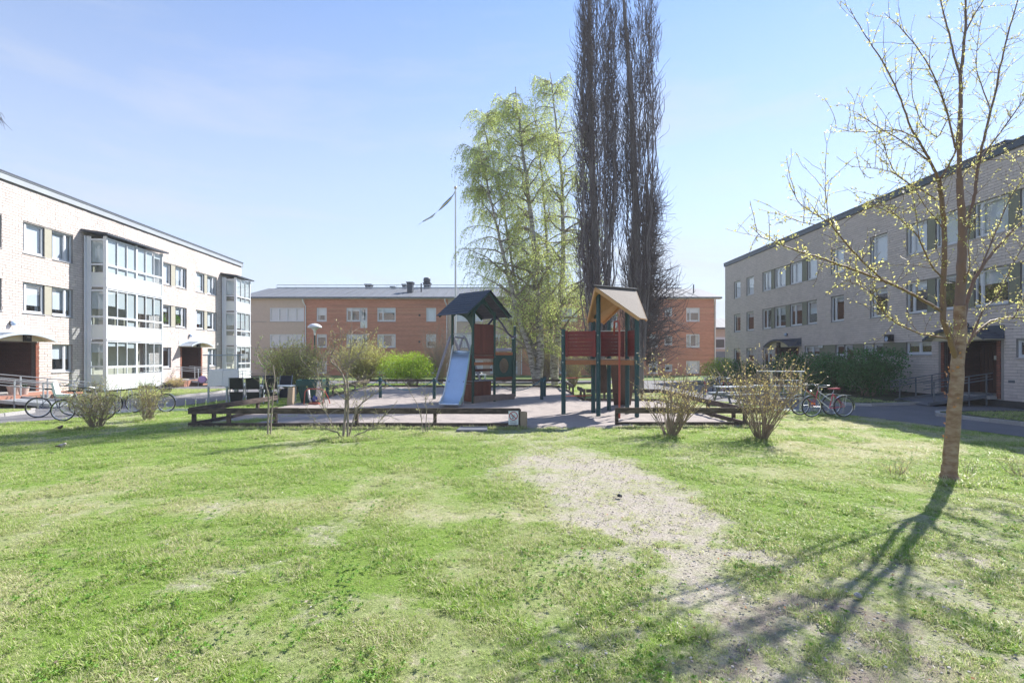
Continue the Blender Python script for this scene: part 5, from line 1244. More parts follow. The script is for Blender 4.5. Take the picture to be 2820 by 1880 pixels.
def folding_chair(x, y, rz, lb, lean=0):
    t = thing('garden_chair', lb, 'chair', (x, y, 0), rz, 'folded black garden chairs tipped against the table')
    for s in (-.27, .27):
        m = MB(); m.tube([(s, -.10, .02), (s, -.42, .42), (s, -.62, 1.12)], .016, 6); m.build('back_leg', m_steel, t)
        m = MB(); m.tube([(s * .95, -.62, .05), (s * .95, -.2, .48), (s * .95, .02, .66)], .016, 6); m.build('front_leg', m_steel, t)
        m = MB(); m.box(s - .025, s + .025, -.55, .02, .655, .68); m.build('armrest', m_black, t)
    m = MB(); m.hexa([(-.25, -.45, .62), (.25, -.45, .62), (.25, -.44, .62), (-.25, -.44, .62), (-.25, -.61, 1.10), (.25, -.61, 1.10), (.25, -.60, 1.11), (-.25, -.60, 1.11)]); m.build('backrest', m_textilene, t)
    m = MB(); m.hexa([(-.22, -.34, .10), (.22, -.34, .10), (.22, -.33, .10), (-.22, -.33, .10), (-.25, -.46, .50), (.25, -.46, .50), (.25, -.44, .51), (-.25, -.44, .51)]); m.build('seat', m_textilene, t)
    return t
t = thing('garden_table', 'grey garden table with black chairs leaned round it', 'table', (-10.85, 22.2, 0), R(4))
m = MB(); m.box(-1.35, 1.35, -.45, .45, .70, .735); m.build('tabletop', m_steel, t)
for (x, y) in ((-1.28, -.38), (1.28, -.38), (1.28, .38), (-1.28, .38)): m = MB(); m.box(x - .035, x + .035, y - .035, y + .035, 0, .70); m.build('leg', m_steel, t)
folding_chair(-11.75, 21.9, R(24), 'leftmost black garden chair tipped against the grey table'); folding_chair(-11.0, 21.85, R(20), 'middle black garden chair tipped against the grey table'); folding_chair(-10.25, 21.8, R(22), 'right black garden chair tipped against the grey table, behind the sapling')
folding_chair(-11.35, 23.2, R(176), 'left black garden chair on the far side of the table'); folding_chair(-10.45, 23.2, R(184), 'right black garden chair on the far side of the table')
# grill and white table seen through the tower
t = thing('garden_table', 'small white table frame seen through the slide tower', 'table', (-2.5, 35.4, 0))
m = MB(); m.box(-.7, .7, -.4, .4, .70, .76); m.build('tabletop', m_panel, t)
for (x, y) in ((-.64, -.36), (.64, -.36), (.64, .36), (-.64, .36)): m = MB(); m.box(x - .04, x + .04, y - .04, y + .04, 0, .70); m.build('leg', m_panel, t)
t = thing('kettle_grill', 'black kettle barbecue standing behind the slide tower', 'barbecue', (-2.35, 36.5, 0))
m = MB(); m.lathe([(0, .45), (.16, .47), (.27, .58), (.29, .68)], seg=16); m.build('bowl', m_black, t, smooth=True)
m = MB(); m.lathe([(.30, .69), (.27, .80), (.15, .89), (0, .92)], seg=16); m.build('lid', m_black, t, smooth=True)
for k in range(3): a = k * 2.09; m = MB(); m.rod((.28 * math.cos(a), .28 * math.sin(a), 0), (.15 * math.cos(a), .15 * math.sin(a), .5), .015); m.build('leg', m_steel, t)

# ------------------------------------------------------------------ lamps, flagpole
def street_lamp(x, y, h, lb):
    t = thing('street_lamp', lb, 'street lamp', (x, y, 0), 0, 'green lamp posts round the courtyard')
    m = MB(); m.tube([(0, 0, -.03), (0, 0, 1.2), (0, 0, 1.25), (0, 0, h - .55)], [.07, .07, .05, .045], 10); m.build('pole', m_green_wood, t)
    m = MB(); m.lathe([(.05, -.75), (.07, -.5), (.10, -.42), (.22, -.30)], (0, 0, h), 16); m.build('collar', m_panel, t, smooth=True)
    m = MB(); m.lathe([(.24, -.30), (.46, -.26), (.44, -.16), (.30, -.04), (.12, .02), (0, .03)], (0, 0, h), 20); m.build('lamp_shade', m_lamp_glass if 0 else M('lamp_shade', (.55, .58, .62), .35), t, smooth=True)
street_lamp(-13.1, 34, 4.15, 'lamp post with pale mushroom head left of the brick facade windows')
street_lamp(8.1, 32, 4.2, 'lamp post with pale mushroom head right of the red walled tower')
t = thing('flagpole', 'tall white flagpole standing left of the birch', 'flagpole', (-4.2, 38, 0))
m = MB(); m.tube([(0, 0, -.05), (0, 0, 6), (0, 0, 14.4)], [.08, .07, .04], 10); m.build('pole', m_frame, t)
m = MB(); m.lathe([(0, -.12), (.09, -.08), (.12, 0), (.08, .1), (0, .13)], (0, 0, 14.5), 12); m.build('knob', M('gilt', (.6, .5, .4), .4), t, smooth=True)
m = MB(); m.tube([(.06, -.05, 14.2), (.10, -.08, 7), (.07, -.06, 1.3)], .008, 4); m.build('halyard', m_panel, t)
pe = thing('pennant', 'long blue and yellow pennant streaming left from the flagpole', 'pennant', (-4.25, 38, 14.1))
n = 40; ctr = []
pts_p = [(1254, 525), (1245, 543), (1232, 556), (1218, 569), (1205, 582), (1192, 595), (1178, 603), (1162, 611), (1150, 622), (1148, 627)]
pp = np.array(pts_p, float); ss = np.linspace(0, len(pp) - 1, n + 1); Pxy = np.stack([np.interp(ss, range(len(pp)), pp[:, 0]), np.interp(ss, range(len(pp)), pp[:, 1])], -1)
ye = MB(); bu = MB()
prev = None
for i in range(n + 1):
    x, y, z = W(Pxy[i, 0], Pxy[i, 1], 38); wd = .42 * (1 - i / n) ** 1.1 + .035; tw_ = 1.25 * math.sin(i * .42 + .3) * (0.35 + i / n) - (.2 if i < 6 else 0)
    up = np.array((.45 * math.cos(tw_) * .6, math.sin(tw_), math.cos(tw_))); up /= np.linalg.norm(up)
    c = np.array((x + 4.25, y - 38, z - 14.1)); row = [c + up * wd * q for q in (-.5, -.12, .12, .5)]
    if prev is not None:
        bu.add([tuple(prev[0]), tuple(row[0]), tuple(row[1]), tuple(prev[1])], [(0, 1, 2, 3)]); bu.add([tuple(prev[2]), tuple(row[2]), tuple(row[3]), tuple(prev[3])], [(0, 1, 2, 3)])
        ye.add([tuple(prev[1]), tuple(row[1]), tuple(row[2]), tuple(prev[2])], [(0, 1, 2, 3)])
    prev = row
bu.build('blue_field', M('flag_blue', (.01, .12, .35), .8, trans=.3), pe); ye.build('yellow_stripe', M('flag_yellow', (.75, .55, .06), .8, trans=.3), pe)

# ------------------------------------------------------------------ carpet racks
t = thing('carpet_rack', 'galvanised carpet beating rack with two pale rugs by the left path', 'carpet rack', (-13.1, 22.1, 0), R(8))
for x in (0, 1.18):
    m = MB(); m.box(x - .03, x + .03, -.03, .03, -.02, 2.02); m.build('post', m_steel, t)
m = MB(); m.rod((-.22, 0, 2.05), (1.42, 0, 2.05), .026, 8); m.build('top_rail', m_steel, t)
m = MB(); m.rod((0, -.03, 1.08), (1.2, -.03, 1.12), .02, 8); m.build('middle_rail', m_steel, t)
for k, (x0, x1) in enumerate(((.04, .60), (.62, 1.22))):
    m = MB(); q = [(x0, -.20, .70 + .02 * k), (x1 + .03, -.22, .74), (x1, -.075, 1.42), (x0, -.075, 1.40), (x1, .01, 1.44), (x0, .01, 1.42), (x1, .06, .9), (x0, .06, .9)]
    m.add(q, [(0, 1, 2, 3), (3, 2, 4, 5), (5, 4, 6, 7)]); r_ = m.build('rug', m_rug, None, loc=(-13.1, 22.1, 0), rot=(0, 0, R(8))); s_ = r_.modifiers.new('thickness', 'SOLIDIFY'); s_.thickness = .03
    tag(r_, ['left pale grey rag rug hung over the carpet rack', 'right pale grey rag rug hung over the carpet rack'][k], 'rug', 'rugs on the carpet rack')
m = MB(); m.rod((.0, -.03, 1.40), (1.2, -.03, 1.42), .018, 8); m.build('hanging_rail', m_steel, t)
m = MB(); m.lathe([(0, -.02), (.12, -.015), (.17, 0), (.12, .015), (0, .02)], (0, 0, 0), 14); tag(m.build('pink_disc', M('pink_plastic', (.55, .30, .55), .5), loc=(-13.3, 22.0, 1.0), rot=(R(80), R(20), R(20)), smooth=True), 'pink plastic paddle hanging on the carpet rack post', 'carpet beater')
t = thing('carpet_rack', 'beige barred carpet rack between the bushes and the red bicycle', 'carpet rack', (9.65, 19.05, 0), R(-16))
for x in (0, .98):
    m = MB(); m.box(x - .035, x + .035, -.035, .035, -.02, 1.42); m.build('post', m_cream, t)
m = MB(); m.rod((-.5, 0, 1.44), (1.1, 0, 1.44), .022, 8); m.build('top_rail', m_steel, t)
for z in (.45, .9, 1.12): m = MB(); m.rod((0, 0, z), (.98, 0, z), .012, 6); m.build('rail', m_panel, t)
for k in range(6): x = .14 + k * .14; m = MB(); m.rod((x, 0, .45), (x, 0, 1.12), .008, 4); m.build('bar', m_panel, t)

# bench tables on the right path
def picnic(x, y, rz, lb):
    t = thing('picnic_table', lb, 'picnic table', (x, y, 0), rz)
    for k in range(5): m = MB(); m.box(-.8, .8, -.36 + k * .145, -.36 + k * .145 + .135, .70, .735); m.build('plank', m_steel, t)
    for s in (-1, 1):
        for k in range(2): m = MB(); y0 = s * .62 + (k - 1) * .14; m.box(-.8, .8, y0, y0 + .13, .42, .45); m.build('plank', m_steel, t)
    for x_ in (-.6, .6):
        for s in (-1, 1): m = MB(); m.beam((x_, s * .6, 0), (x_, s * .25, .70), .06, .06); m.build('leg', m_steel_dark, t)
        m = MB(); m.beam((x_ + .05, -.72, .38), (x_ + .05, .72, .38), .05, .08); m.build('cross_bar', m_steel_dark, t)
picnic(9.4, 21.6, R(12), 'grey slatted picnic table nearer the fence on the right path'); picnic(11.4, 22.6, R(5), 'grey slatted picnic table farther off before the dark hedge')
def bike_rack(x, y, rz, n, lb, slanted=True):
    t = thing('bike_rack', lb, 'bike rack', (x, y, 0), rz)
    for yy in (0, .5): m = MB(); m.rod((-.2, yy, .03), (n * .35, yy, .03), .02); m.build('base_rail', m_steel, t)
    for k in range(n):
        x_ = k * .35
        m = MB(); m.tube([(x_, 0, .04), (x_ + .12, -.25, .42), (x_ + .14, -.27, .44)] if slanted else [(x_ - .05, 0, .03), (x_ - .05, 0, .75), (x_ - .03, .02, .8), (x_ + .03, .02, .8), (x_ + .05, 0, .75), (x_ + .05, 0, .03)], .014, 5); m.build('hoop', m_chrome, t)
bike_rack(-12.6, 18.6, R(6), 6, 'low slanted bike rack right of the basket bicycle'); bike_rack(-14.1, 17.3, R(60), 6, 'chrome hoop bike rack behind the near left bush', False); bike_rack(8.7, 18.9, R(-12), 6, 'low bike rack left of the red and white bicycle')

# ------------------------------------------------------------------ bicycles
def bicycle(x, y, rz, lb, c_frame, c2=None, r=.335, basket=False, child=False, ladies=True, guards=None, lean=0, saddle=None, lamp=False, group=None):
    """front wheel toward local +x; origin at ground midway"""
    t = thing('bicycle', lb, 'bicycle', (x, y, 0), rz, group); t.rotation_euler = (R(lean), 0, rz)
    wb = .54; mf = c_frame; m2 = c2 or c_frame
    for s in (-1, 1):
        w = thing('wheel', None, None, (s * wb, 0, r)); w.parent = t
        m = MB(); m.ring((0, 0, 0), r - .018, .019, 'y', 32, 6); m.build('tyre', m_rubber, w)
        m = MB(); m.ring((0, 0, 0), r - .042, .010, 'y', 32, 5); m.build('rim', m_chrome, w)
        m = MB()
        for k in range(18): a = k * math.pi / 9; m.rod((0, (-1) ** k * .02, 0), ((r - .045) * math.cos(a), 0, (r - .045) * math.sin(a)), .0022, 3)
        o = m.build('spokes', m_chrome, w); m = MB(); m.tube([(0, -.05, 0), (0, .05, 0)], .02, 8); m.build('hub', m_chrome, w)
    head_b, head_t = (wb - .14, 0, r + .30), (wb - .21, 0, r + .52); bb = (-.06, 0, r - .06); st = (-.17, 0, r + .42)
    m = MB(); m.tube([bb, st], .016, 8); m.build('seat_tube', mf, t)
    m = MB(); m.tube([bb, head_b], .017, 8); m.build('down_tube', m2, t)
    m = MB(); m.tube([(-.12, 0, r + .20) if ladies else st, head_t], .015, 8); m.build('top_tube', m2, t)
    m = MB(); m.tube([head_b, head_t], .019, 8); m.build('head_tube', mf, t)
    m = MB()
    for s in (-.055, .055): m.tube([bb[0:1] + (s,) + bb[2:3], (-wb, s, r)], .009, 5); m.tube([(st[0], s * .4, st[2]), (-wb, s, r)], .008, 5)
    m.build('rear_stays', mf, t)
    m = MB()
    for s in (-.05, .05): m.tube([(head_b[0], s * .8, head_b[2]), (wb - .05, s, r + .12), (wb, s, r)], .010, 6)
    m.build('fork', mf, t)
    m = MB(); m.tube([head_t, (wb - .24, 0, r + .66)], .012, 6); m.tube([(wb - .40, -.27, r + .70), (wb - .26, -.24, r + .72), (wb - .18, -.08, r + .68), (wb - .18, .08, r + .68), (wb - .26, .24, r + .72), (wb - .40, .27, r + .70)], .011, 6); hb = m.build('handlebar', m_chrome, t)
    for s in (-1, 1): m = MB(); m.rod((wb - .42, s * .275, r + .70), (wb - .33, s * .262, r + .708), .017, 8); m.build('grip', m_black, hb)
    m = MB(); m.rod(st, (-.21, 0, r + .56), .012, 6); m.build('seat_post', m_chrome, t)
    m = MB(); m.hexa([(-.36, -.085, r + .56), (-.02, -.02, r + .575), (-.02, .02, r + .575), (-.36, .085, r + .56), (-.37, -.09, r + .62), (.0, -.015, r + .60), (.0, .015, r + .60), (-.37, .09, r + .62)]); m.build('saddle', saddle or m_black, t)
    m = MB(); m.ring((bb[0], .05, bb[2]), .085, .006, 'y', 18, 4); m.rod((bb[0], .07, bb[2]), (bb[0] + .14, .08, bb[2] - .09), .008, 5); m.rod((bb[0], -.07, bb[2]), (bb[0] - .14, -.08, bb[2] + .09), .008, 5); m.box(bb[0] + .10, bb[0] + .18, .08, .15, bb[2] - .11, bb[2] - .08); m.box(bb[0] - .18, bb[0] - .10, -.15, -.08, bb[2] + .08, bb[2] + .11); m.build('crank', m_chrome, t)
    m = MB()
    for z in (.06, -.06): m.rod((bb[0], .055, bb[2] + z * 1.2), (-wb, .055, r + z * .5), .004, 3)
    m.build('chain', m_black, t)
    if guards:
        for s, a0, a1 in ((-1, 20, 200), (1, 10, 140)):
            m = MB(); P = []; rr = r + .025
            for k in range(15): a = R(a0 + (a1 - a0) * k / 14); P.append((s * wb + rr * math.cos(a), rr * math.sin(a) + r))
            vs = []; 
            for (px, pz) in P: vs += [(px, -.028, pz), (px, .028, pz)]
            m.add(vs, [(2 * k, 2 * k + 1, 2 * k + 3, 2 * k + 2) for k in range(14)]); m.build('mudguard', guards, t)
    m = MB(); m.box(-wb - .22, -wb + .16, -.065, -.055, r + .375, r + .385); m.box(-wb - .22, -wb + .16, .055, .065, r + .375, r + .385)
    for k in range(4): m.box(-wb - .2 + k * .11, -wb - .19 + k * .11, -.055, .055, r + .376, r + .384)
    for s in (-.062, .062): m.rod((-wb - .05, s, r + .375), (-wb, s, r), .006, 4)
    m.build('rear_rack', m_chrome, t)
    if basket:
        m = MB(); bx = wb + .02
        for z, q in ((r + .42, .10), (r + .50, .115), (r + .58, .125), (r + .66, .135)): m.beam((bx - q, -q, z), (bx + q, -q, z), .008, .02); m.beam((bx - q, q, z), (bx + q, q, z), .008, .02); m.beam((bx - q, -q, z), (bx - q, q, z), .008, .02); m.beam((bx + q, -q, z), (bx + q, q, z), .008, .02)
        for k in range(7):
            for s in (-1, 1): f = -1 + k / 3; m.rod((bx + f * .10, s * .10, r + .42), (bx + f * .135, s * .135, r + .67), .006, 3); m.rod((bx + s * .10, f * .10, r + .42), (bx + s * .135, f * .135, r + .67), .006, 3)
        m.box(bx - .1, bx + .1, -.1, .1, r + .415, r + .425); m.build('basket', m_black, t)
    if child:
        m = MB(); m.hexa([(-wb - .12, -.13, r + .42), (-wb + .18, -.13, r + .42), (-wb + .18, .13, r + .42), (-wb - .12, .13, r + .42), (-wb - .12, -.14, r + .52), (-wb + .2, -.15, r + .48), (-wb + .2, .15, r + .48), (-wb - .12, .14, r + .52)])
        m.hexa([(-wb - .16, -.13, r + .45), (-wb - .10, -.13, r + .45), (-wb - .10, .13, r + .45), (-wb - .16, .13, r + .45), (-wb - .26, -.12, r + .85), (-wb - .20, -.12, r + .87), (-wb - .20, .12, r + .87), (-wb - .26, .12, r + .85)]); m.build('child_seat', m_panel, t)
    if lamp:
        m = MB(); m.lathe([(0, -.04), (.035, -.03), (.045, .03), (0, .045)], (0, 0, 0), 10); m.build('headlamp', m_chrome, t, loc=(wb + .02, 0, r + .50), rot=(0, R(90), 0), smooth=True)
        m = MB(); m.box(wb - .10, wb + .05, .03, .04, r + .08, r + .12); m.build('reflector', M('orange_reflector', (.9, .28, .02), .3), t)
    m = MB(); m.rod((-.1, .05, r - .05), (-.22, .17, .01), .008, 5); m.build('kickstand', m_chrome, t)
    return t
pm = lambda n, c, **k: M(n, c, .35, spec=.6, coat=.4, **k)
b_silver = pm('silver_paint', (.38, .38, .40)); b_blue = pm('light_blue_paint', (.16, .30, .48)); b_dark = pm('dark_navy_paint', (.03, .035, .07)); b_red = pm('crimson_paint', (.48, .03, .07)); b_white = pm('white_paint', (.66, .66, .68)); b_black = pm('black_paint', (.015, .015, .018)); b_red2 = pm('red_paint', (.40, .02, .025)); b_grey = pm('grey_blue_paint', (.18, .22, .28))
bicycle(-13.35, 15.95, R(14), 'silver bicycle with white child seat, nearest the left corner', b_silver, child=True, ladies=False, guards=None, group='bicycles parked on the left path')
bicycle(-14.45, 17.6, R(28), 'light blue bicycle behind the near left bush, front wheel to the right', b_blue, b_white, group='bicycles parked on the left path', guards=m_chrome)
bicycle(-15.0, 17.0, R(34), 'dark bicycle farthest left, almost hidden by the near bush', b_dark, group='bicycles parked on the left path', ladies=False)
bicycle(-12.92, 18.3, R(3), 'dark bicycle with black front basket behind the small bush', b_dark, basket=True, ladies=True, guards=b_dark, group='bicycles parked on the left path')
bicycle(10.42, 16.9, R(182), 'red and white bicycle with red saddle, nearest on the right', b_red, b_white, r=.345, saddle=pm('red_saddle', (.42, .05, .08)), guards=m_chrome, lamp=True, group='bicycles parked on the right path')
bicycle(10.35, 17.45, R(181), 'grey blue bicycle half hidden behind the red and white one', b_grey, b_red2, r=.34, group='bicycles parked on the right path', guards=b_grey)
bicycle(9.2, 24.4, R(245), 'bright red bicycle standing left among the far right bicycles', b_red2, group='bicycles parked on the right path', guards=b_black)
bicycle(9.75, 24.2, R(232), 'black bicycle between the two far red ones', b_black, group='bicycles parked on the right path', guards=b_black)
bicycle(10.3, 24.6, R(228), 'red bicycle with pale saddle cover, right of the far group', b_red2, b_black, saddle=m_panel, group='bicycles parked on the right path', guards=b_black)

# ------------------------------------------------------------------ birds
def bird(x, y, rz, lb, col, s=1.0):
    t = thing('bird', lb, 'bird', (x, y, 0.01), rz)
    m = MB(); P = [(-.13, 0, .075), (-.07, 0, .085), (0, 0, .09), (.06, 0, .105), (.085, 0, .12), (.105, 0, .135), (.125, 0, .14), (.135, 0, .138)]
    m.tube([(a * s, b * s, c * s) for a, b, c in P], [v * s for v in (.008, .028, .042, .040, .030, .024, .022, .008)], 10); m.build('body', col, t, smooth=True)
    m = MB(); m.tube([(.134 * s, 0, .138 * s), (.155 * s, 0, .134 * s)], [.006 * s, .001], 6); m.build('beak', M('beak', (.3, .2, .05), .5), t)
    m = MB(); m.hexa([tuple(q * s for q in p) for p in [(-.22, -.018, .058), (-.10, -.02, .075), (-.10, .02, .075), (-.22, .018, .058), (-.22, -.018, .063), (-.10, -.02, .088), (-.10, .02, .088), (-.22, .018, .063)]]); m.build('tail', m_black, t)
    for sd in (-1, 1):
        m = MB(); m.hexa([tuple(q * s for q in p) for p in [(-.14, sd * .034, .070), (.04, sd * .040, .078), (.04, sd * .046, .078), (-.14, sd * .038, .070), (-.14, sd * .030, .088), (.04, sd * .030, .115), (.04, sd * .038, .115), (-.14, sd * .034, .088)]]); m.build('wing', M('wing_brown', (.10, .055, .035), .8), t)
        m = MB(); m.tube([(0, sd * .018 * s, .055 * s), (.01, sd * .018 * s, 0), (.03, sd * .018 * s, -.004)], .003, 4); m.build('leg', m_black, t)
        m = MB(); m.lathe([(0, -.003), (.003, 0), (0, .003)], (.118 * s, sd * .020 * s, .143 * s), 6); m.build('eye', m_black, t)
bird(-12.1, 13.7, R(-25), 'brown thrush on the grass left of the near bush', M('bird_brown', (.16, .12, .10), .8))
bird(-9.55, 10.85, R(-20), 'greyish thrush on the lawn beside the long shadow', M('bird_grey', (.38, .34, .36), .8), 1.05)
for (px, py, sz, lb) in ((1706, 1366, .036, 'small dark stone on the bare strip of lawn'), (2362, 1640, .03, 'pale stone where the tree shadow ends')):
    x, y, _ = G(px, py); m = MB(); m.lathe([(0, 0), (sz, .0), (sz * 1.1, sz * .5), (sz * .6, sz * 1.0), (0, sz * 1.1)], seg=7); tag(m.build('stone', m_black if sz > .033 else m_granite, loc=(x, y, -.005), rot=(.2, .1, 1)), lb, 'stone')

# ------------------------------------------------------------------ vegetation
def norm(v): return v / (np.linalg.norm(v) + 1e-9)
class Plant:
    """collects wood tubes and leaf anchor points"""
    def __init__(s, seed): s.m = MB(); s.r = np.random.RandomState(seed); s.A = []; s.D = []; s.nb = 0
    def branch(s, p, d, ln, r0, r1=None, seg=6, wig=.15, up=0.0, sides=5):
        p = np.array(p, float); d = norm(np.array(d, float)); P = [p.copy()]; st = ln / seg
        for i in range(seg):
            d = norm(d + s.r.randn(3) * wig + np.array((0, 0, up))); p = p + d * st; P.append(p.copy())
        r1 = r0 * .35 if r1 is None else r1
        s.m.tube(P, np.linspace(r0, r1, seg + 1), sides, cap=False); return P
    def leaves(s, P, per, f0=.2, jit=.03):
        P = np.array(P); n = len(P)
        k = s.r.poisson(per * 1.0) if per < 1 else int(per)
        if k <= 0: return
        t = f0 + (1 - f0) * s.r.rand(k); t = t * (n - 1); i = np.minimum(t.astype(int), n - 2); f = (t - i)[:, None]
        q = P[i] * (1 - f) + P[i + 1] * f + s.r.randn(k, 3) * jit
        s.A.append(q); s.D.append(P[i + 1] - P[i])
def leaf_mesh(A, size, r, aspect=.5, droop=0.0, D=None, along=.6, cup=True):
    n = len(A); d = r.randn(n, 3); 
    if D is not None: d = d * (1 - along) + along * D / (np.linalg.norm(D, axis=1)[:, None] + 1e-9) * 1.2
    d[:, 2] -= droop; d /= np.linalg.norm(d, axis=1)[:, None]
    e = np.cross(d, r.randn(n, 3)); e /= np.linalg.norm(e, axis=1)[:, None]
    s = (size * r.uniform(.6, 1.3, n))[:, None]
    b = A; c = A + d * s; l = A + d * s * .45 - e * s * aspect * .5; q = A + d * s * .45 + e * s * aspect * .5
    V = np.stack([b, l, c, q], 1).reshape(-1, 3); i = np.arange(n)[:, None] * 4; Fc = np.concatenate([i, i + 1, i + 2, i + 3], 1)
    return V.tolist(), Fc.tolist()
def leaf_obj(name, A, size, seed, mat, parent, D=None, aspect=.5, droop=0, along=.6):
    A = np.concatenate(A); r = np.random.RandomState(seed); V, Fc = leaf_mesh(A, size, r, aspect, droop, np.concatenate(D) if D else None, along)
    me = bpy.data.meshes.new(name); me.from_pydata(V, [], Fc); me.materials.append(mat); me.update(); o = link(name, me, parent); o['kind'] = 'stuff'; return o
m_bark_dark = M('poplar_bark', (.20, .175, .175), .9, var=.3, scale=3, bump=.6, bscale=18, stretch=(2, 2, .3))
m_twig_dark = M('poplar_twig', (.105, .082, .085), .85, var=.2)
m_birch = M('birch_bark', (.50, .47, .43), .8, scale=3.0, stretch=(1, 1, 4.5), col2=(.10, .085, .075), bump=.2)
m_birch_twig = M('birch_twig', (.24, .20, .16), .85)
m_bark_young = M('peeling_bark', (.25, .14, .08), .55, scale=3, stretch=(1.5, 1.5, 3.5), col2=(.29, .21, .155), var=.4, bump=.6, bscale=14)
m_limb = M('tan_limb_bark', (.22, .13, .08), .6, var=.2, scale=3, col2=(.15, .095, .075))
m_twig = M('shrub_twig', (.28, .215, .165), .85, var=.2)
m_twig_grey = M('grey_twig', (.27, .225, .19), .85, var=.2)
m_lf_birch = M('birch_leaf', (.58, .67, .21), .5, island=.35, trans=.5)
m_lf_young = M('young_yellow_leaf', (.66, .63, .24), .5, island=.25, trans=.5)
m_lf_bright = M('bright_green_leaf', (.36, .50, .035), .5, island=.35, trans=.4)
m_lf_olive = M('olive_bud_leaf', (.54, .54, .17), .55, island=.4, trans=.4)
m_lf_orange = M('orange_bud_leaf', (.64, .54, .20), .55, island=.4, trans=.45)
m_lf_green = M('fresh_leaf', (.18, .34, .05), .5, island=.35, trans=.4)
m_lf_dark = M('dark_hedge_leaf', (.055, .16, .035), .6, island=.5, trans=.2)
m_lf_brown = M('withered_leaf', (.34, .24, .15), .8, island=.4, trans=.2)

# poplars
def poplar(x, y, h, seed, w, stems, lb, cut=0):
    t = thing('poplar_tree', lb, 'tree', (x, y, 0)); r = np.random.RandomState(seed)
    P = Plant(seed); tr = P.branch((0, 0, -.1), (0, 0, 1), h * .97, .30, .03, 16, .015, .06, 10); P.m.build('trunk', m_bark_dark, t, smooth=True)
    P = Plant(seed + 1); mains = []
    for i in range(stems):
        a = r.uniform(0, 6.28); z0 = r.uniform(1.2, 5.5); b = np.array((math.cos(a) * .35, math.sin(a) * .35, z0))
        k = 13; pts = [b]; tgt = r.uniform(0.05, 1) ** .6 * w; hh = (h - z0) * r.uniform(.55, .99)
        for q in range(1, k + 1):
            f = q / k; rad = .35 + (tgt - .35) * math.sin(min(1, f * 2.2) * math.pi / 2) * (1 - .45 * f ** 2); pts.append(np.array((math.cos(a + .1 * q * r.uniform(-1, 1) * .3) * rad + r.randn() * .09, math.sin(a) * rad + r.randn() * .09, z0 + hh * f)))
        P.m.tube(pts, np.linspace(r.uniform(.022, .06), .009, k + 1), 5, cap=False); mains.append(pts)
    P.m.build('limbs', m_bark_dark, t, smooth=True)
    P = Plant(seed + 2); n = 5200
    for i in range(n):
        pts = mains[r.randint(len(mains))] if r.rand() < .8 else [np.array(q) for q in tr]; j = r.randint(0, len(pts) - 2); f = r.rand(); p = pts[j] * (1 - f) + pts[j + 1] * f
        if p[2] < 1.5 or vnoise(np.array([p[2] * 1.0 + math.atan2(p[1], p[0]) * 1.3]), np.array([seed * 1.0]), .55, 2)[0] > .78: continue
        p = p + np.array((r.uniform(-.38, .38), r.uniform(-.38, .38), 0))
        a = math.atan2(p[1], p[0]) + r.uniform(-1.4, 1.4); out = r.uniform(.1, .8); ln = r.uniform(.5, 1.5) * (1.0 if p[2] > 5 else .8)
        lim = w * 1.15 * (1 if p[2] < h * .7 else .75)
        if math.hypot(p[0], p[1]) > lim * .8: out *= .2
        B = P.branch(p, (math.cos(a) * out, math.sin(a) * out, 1.0), ln, r.uniform(.010, .021), .005, 7, .27, .20, 3)
        if r.rand() < .7: P.branch(B[2], (math.cos(a + 1) * .6, math.sin(a + 1) * .6, .9), ln * .5, .010, .004, 4, .2, .25, 3)
    P.m.build('twigs', m_twig_dark, t)['kind'] = 'stuff'
    return t, r
poplar(4.75, 28.0, 27.5, 31, 1.3, 34, 'left of two tall bare dark poplars behind the red walled tower')
pt2, r_ = poplar(7.05, 28.4, 28.5, 47, 1.0, 26, 'right of two tall bare dark poplars, with curly side shoots')
P = Plant(99)
for i in range(330):
    z = r_.uniform(1.5, 10.5); a = r_.uniform(-1.3, 1.0); sp = math.sin(min(1, z / 7) * math.pi) * .5 + .5; B = P.branch((.4, 0, z), (math.cos(a), math.sin(a) * .7, r_.uniform(-.1, .7)), r_.uniform(1.3, 3.6) * sp, .026, .007, 8, .30, .05, 4)
    for q in (2, 4, 6):
        if r_.rand() < .8: P.branch(B[q], (r_.uniform(-.4, 1), r_.randn() * .5, r_.uniform(-.5, .8)), r_.uniform(.5, 1.2), .009, .004, 5, .35, .03, 3)
P.m.build('side_shoots', m_twig_dark, pt2)['kind'] = 'stuff'

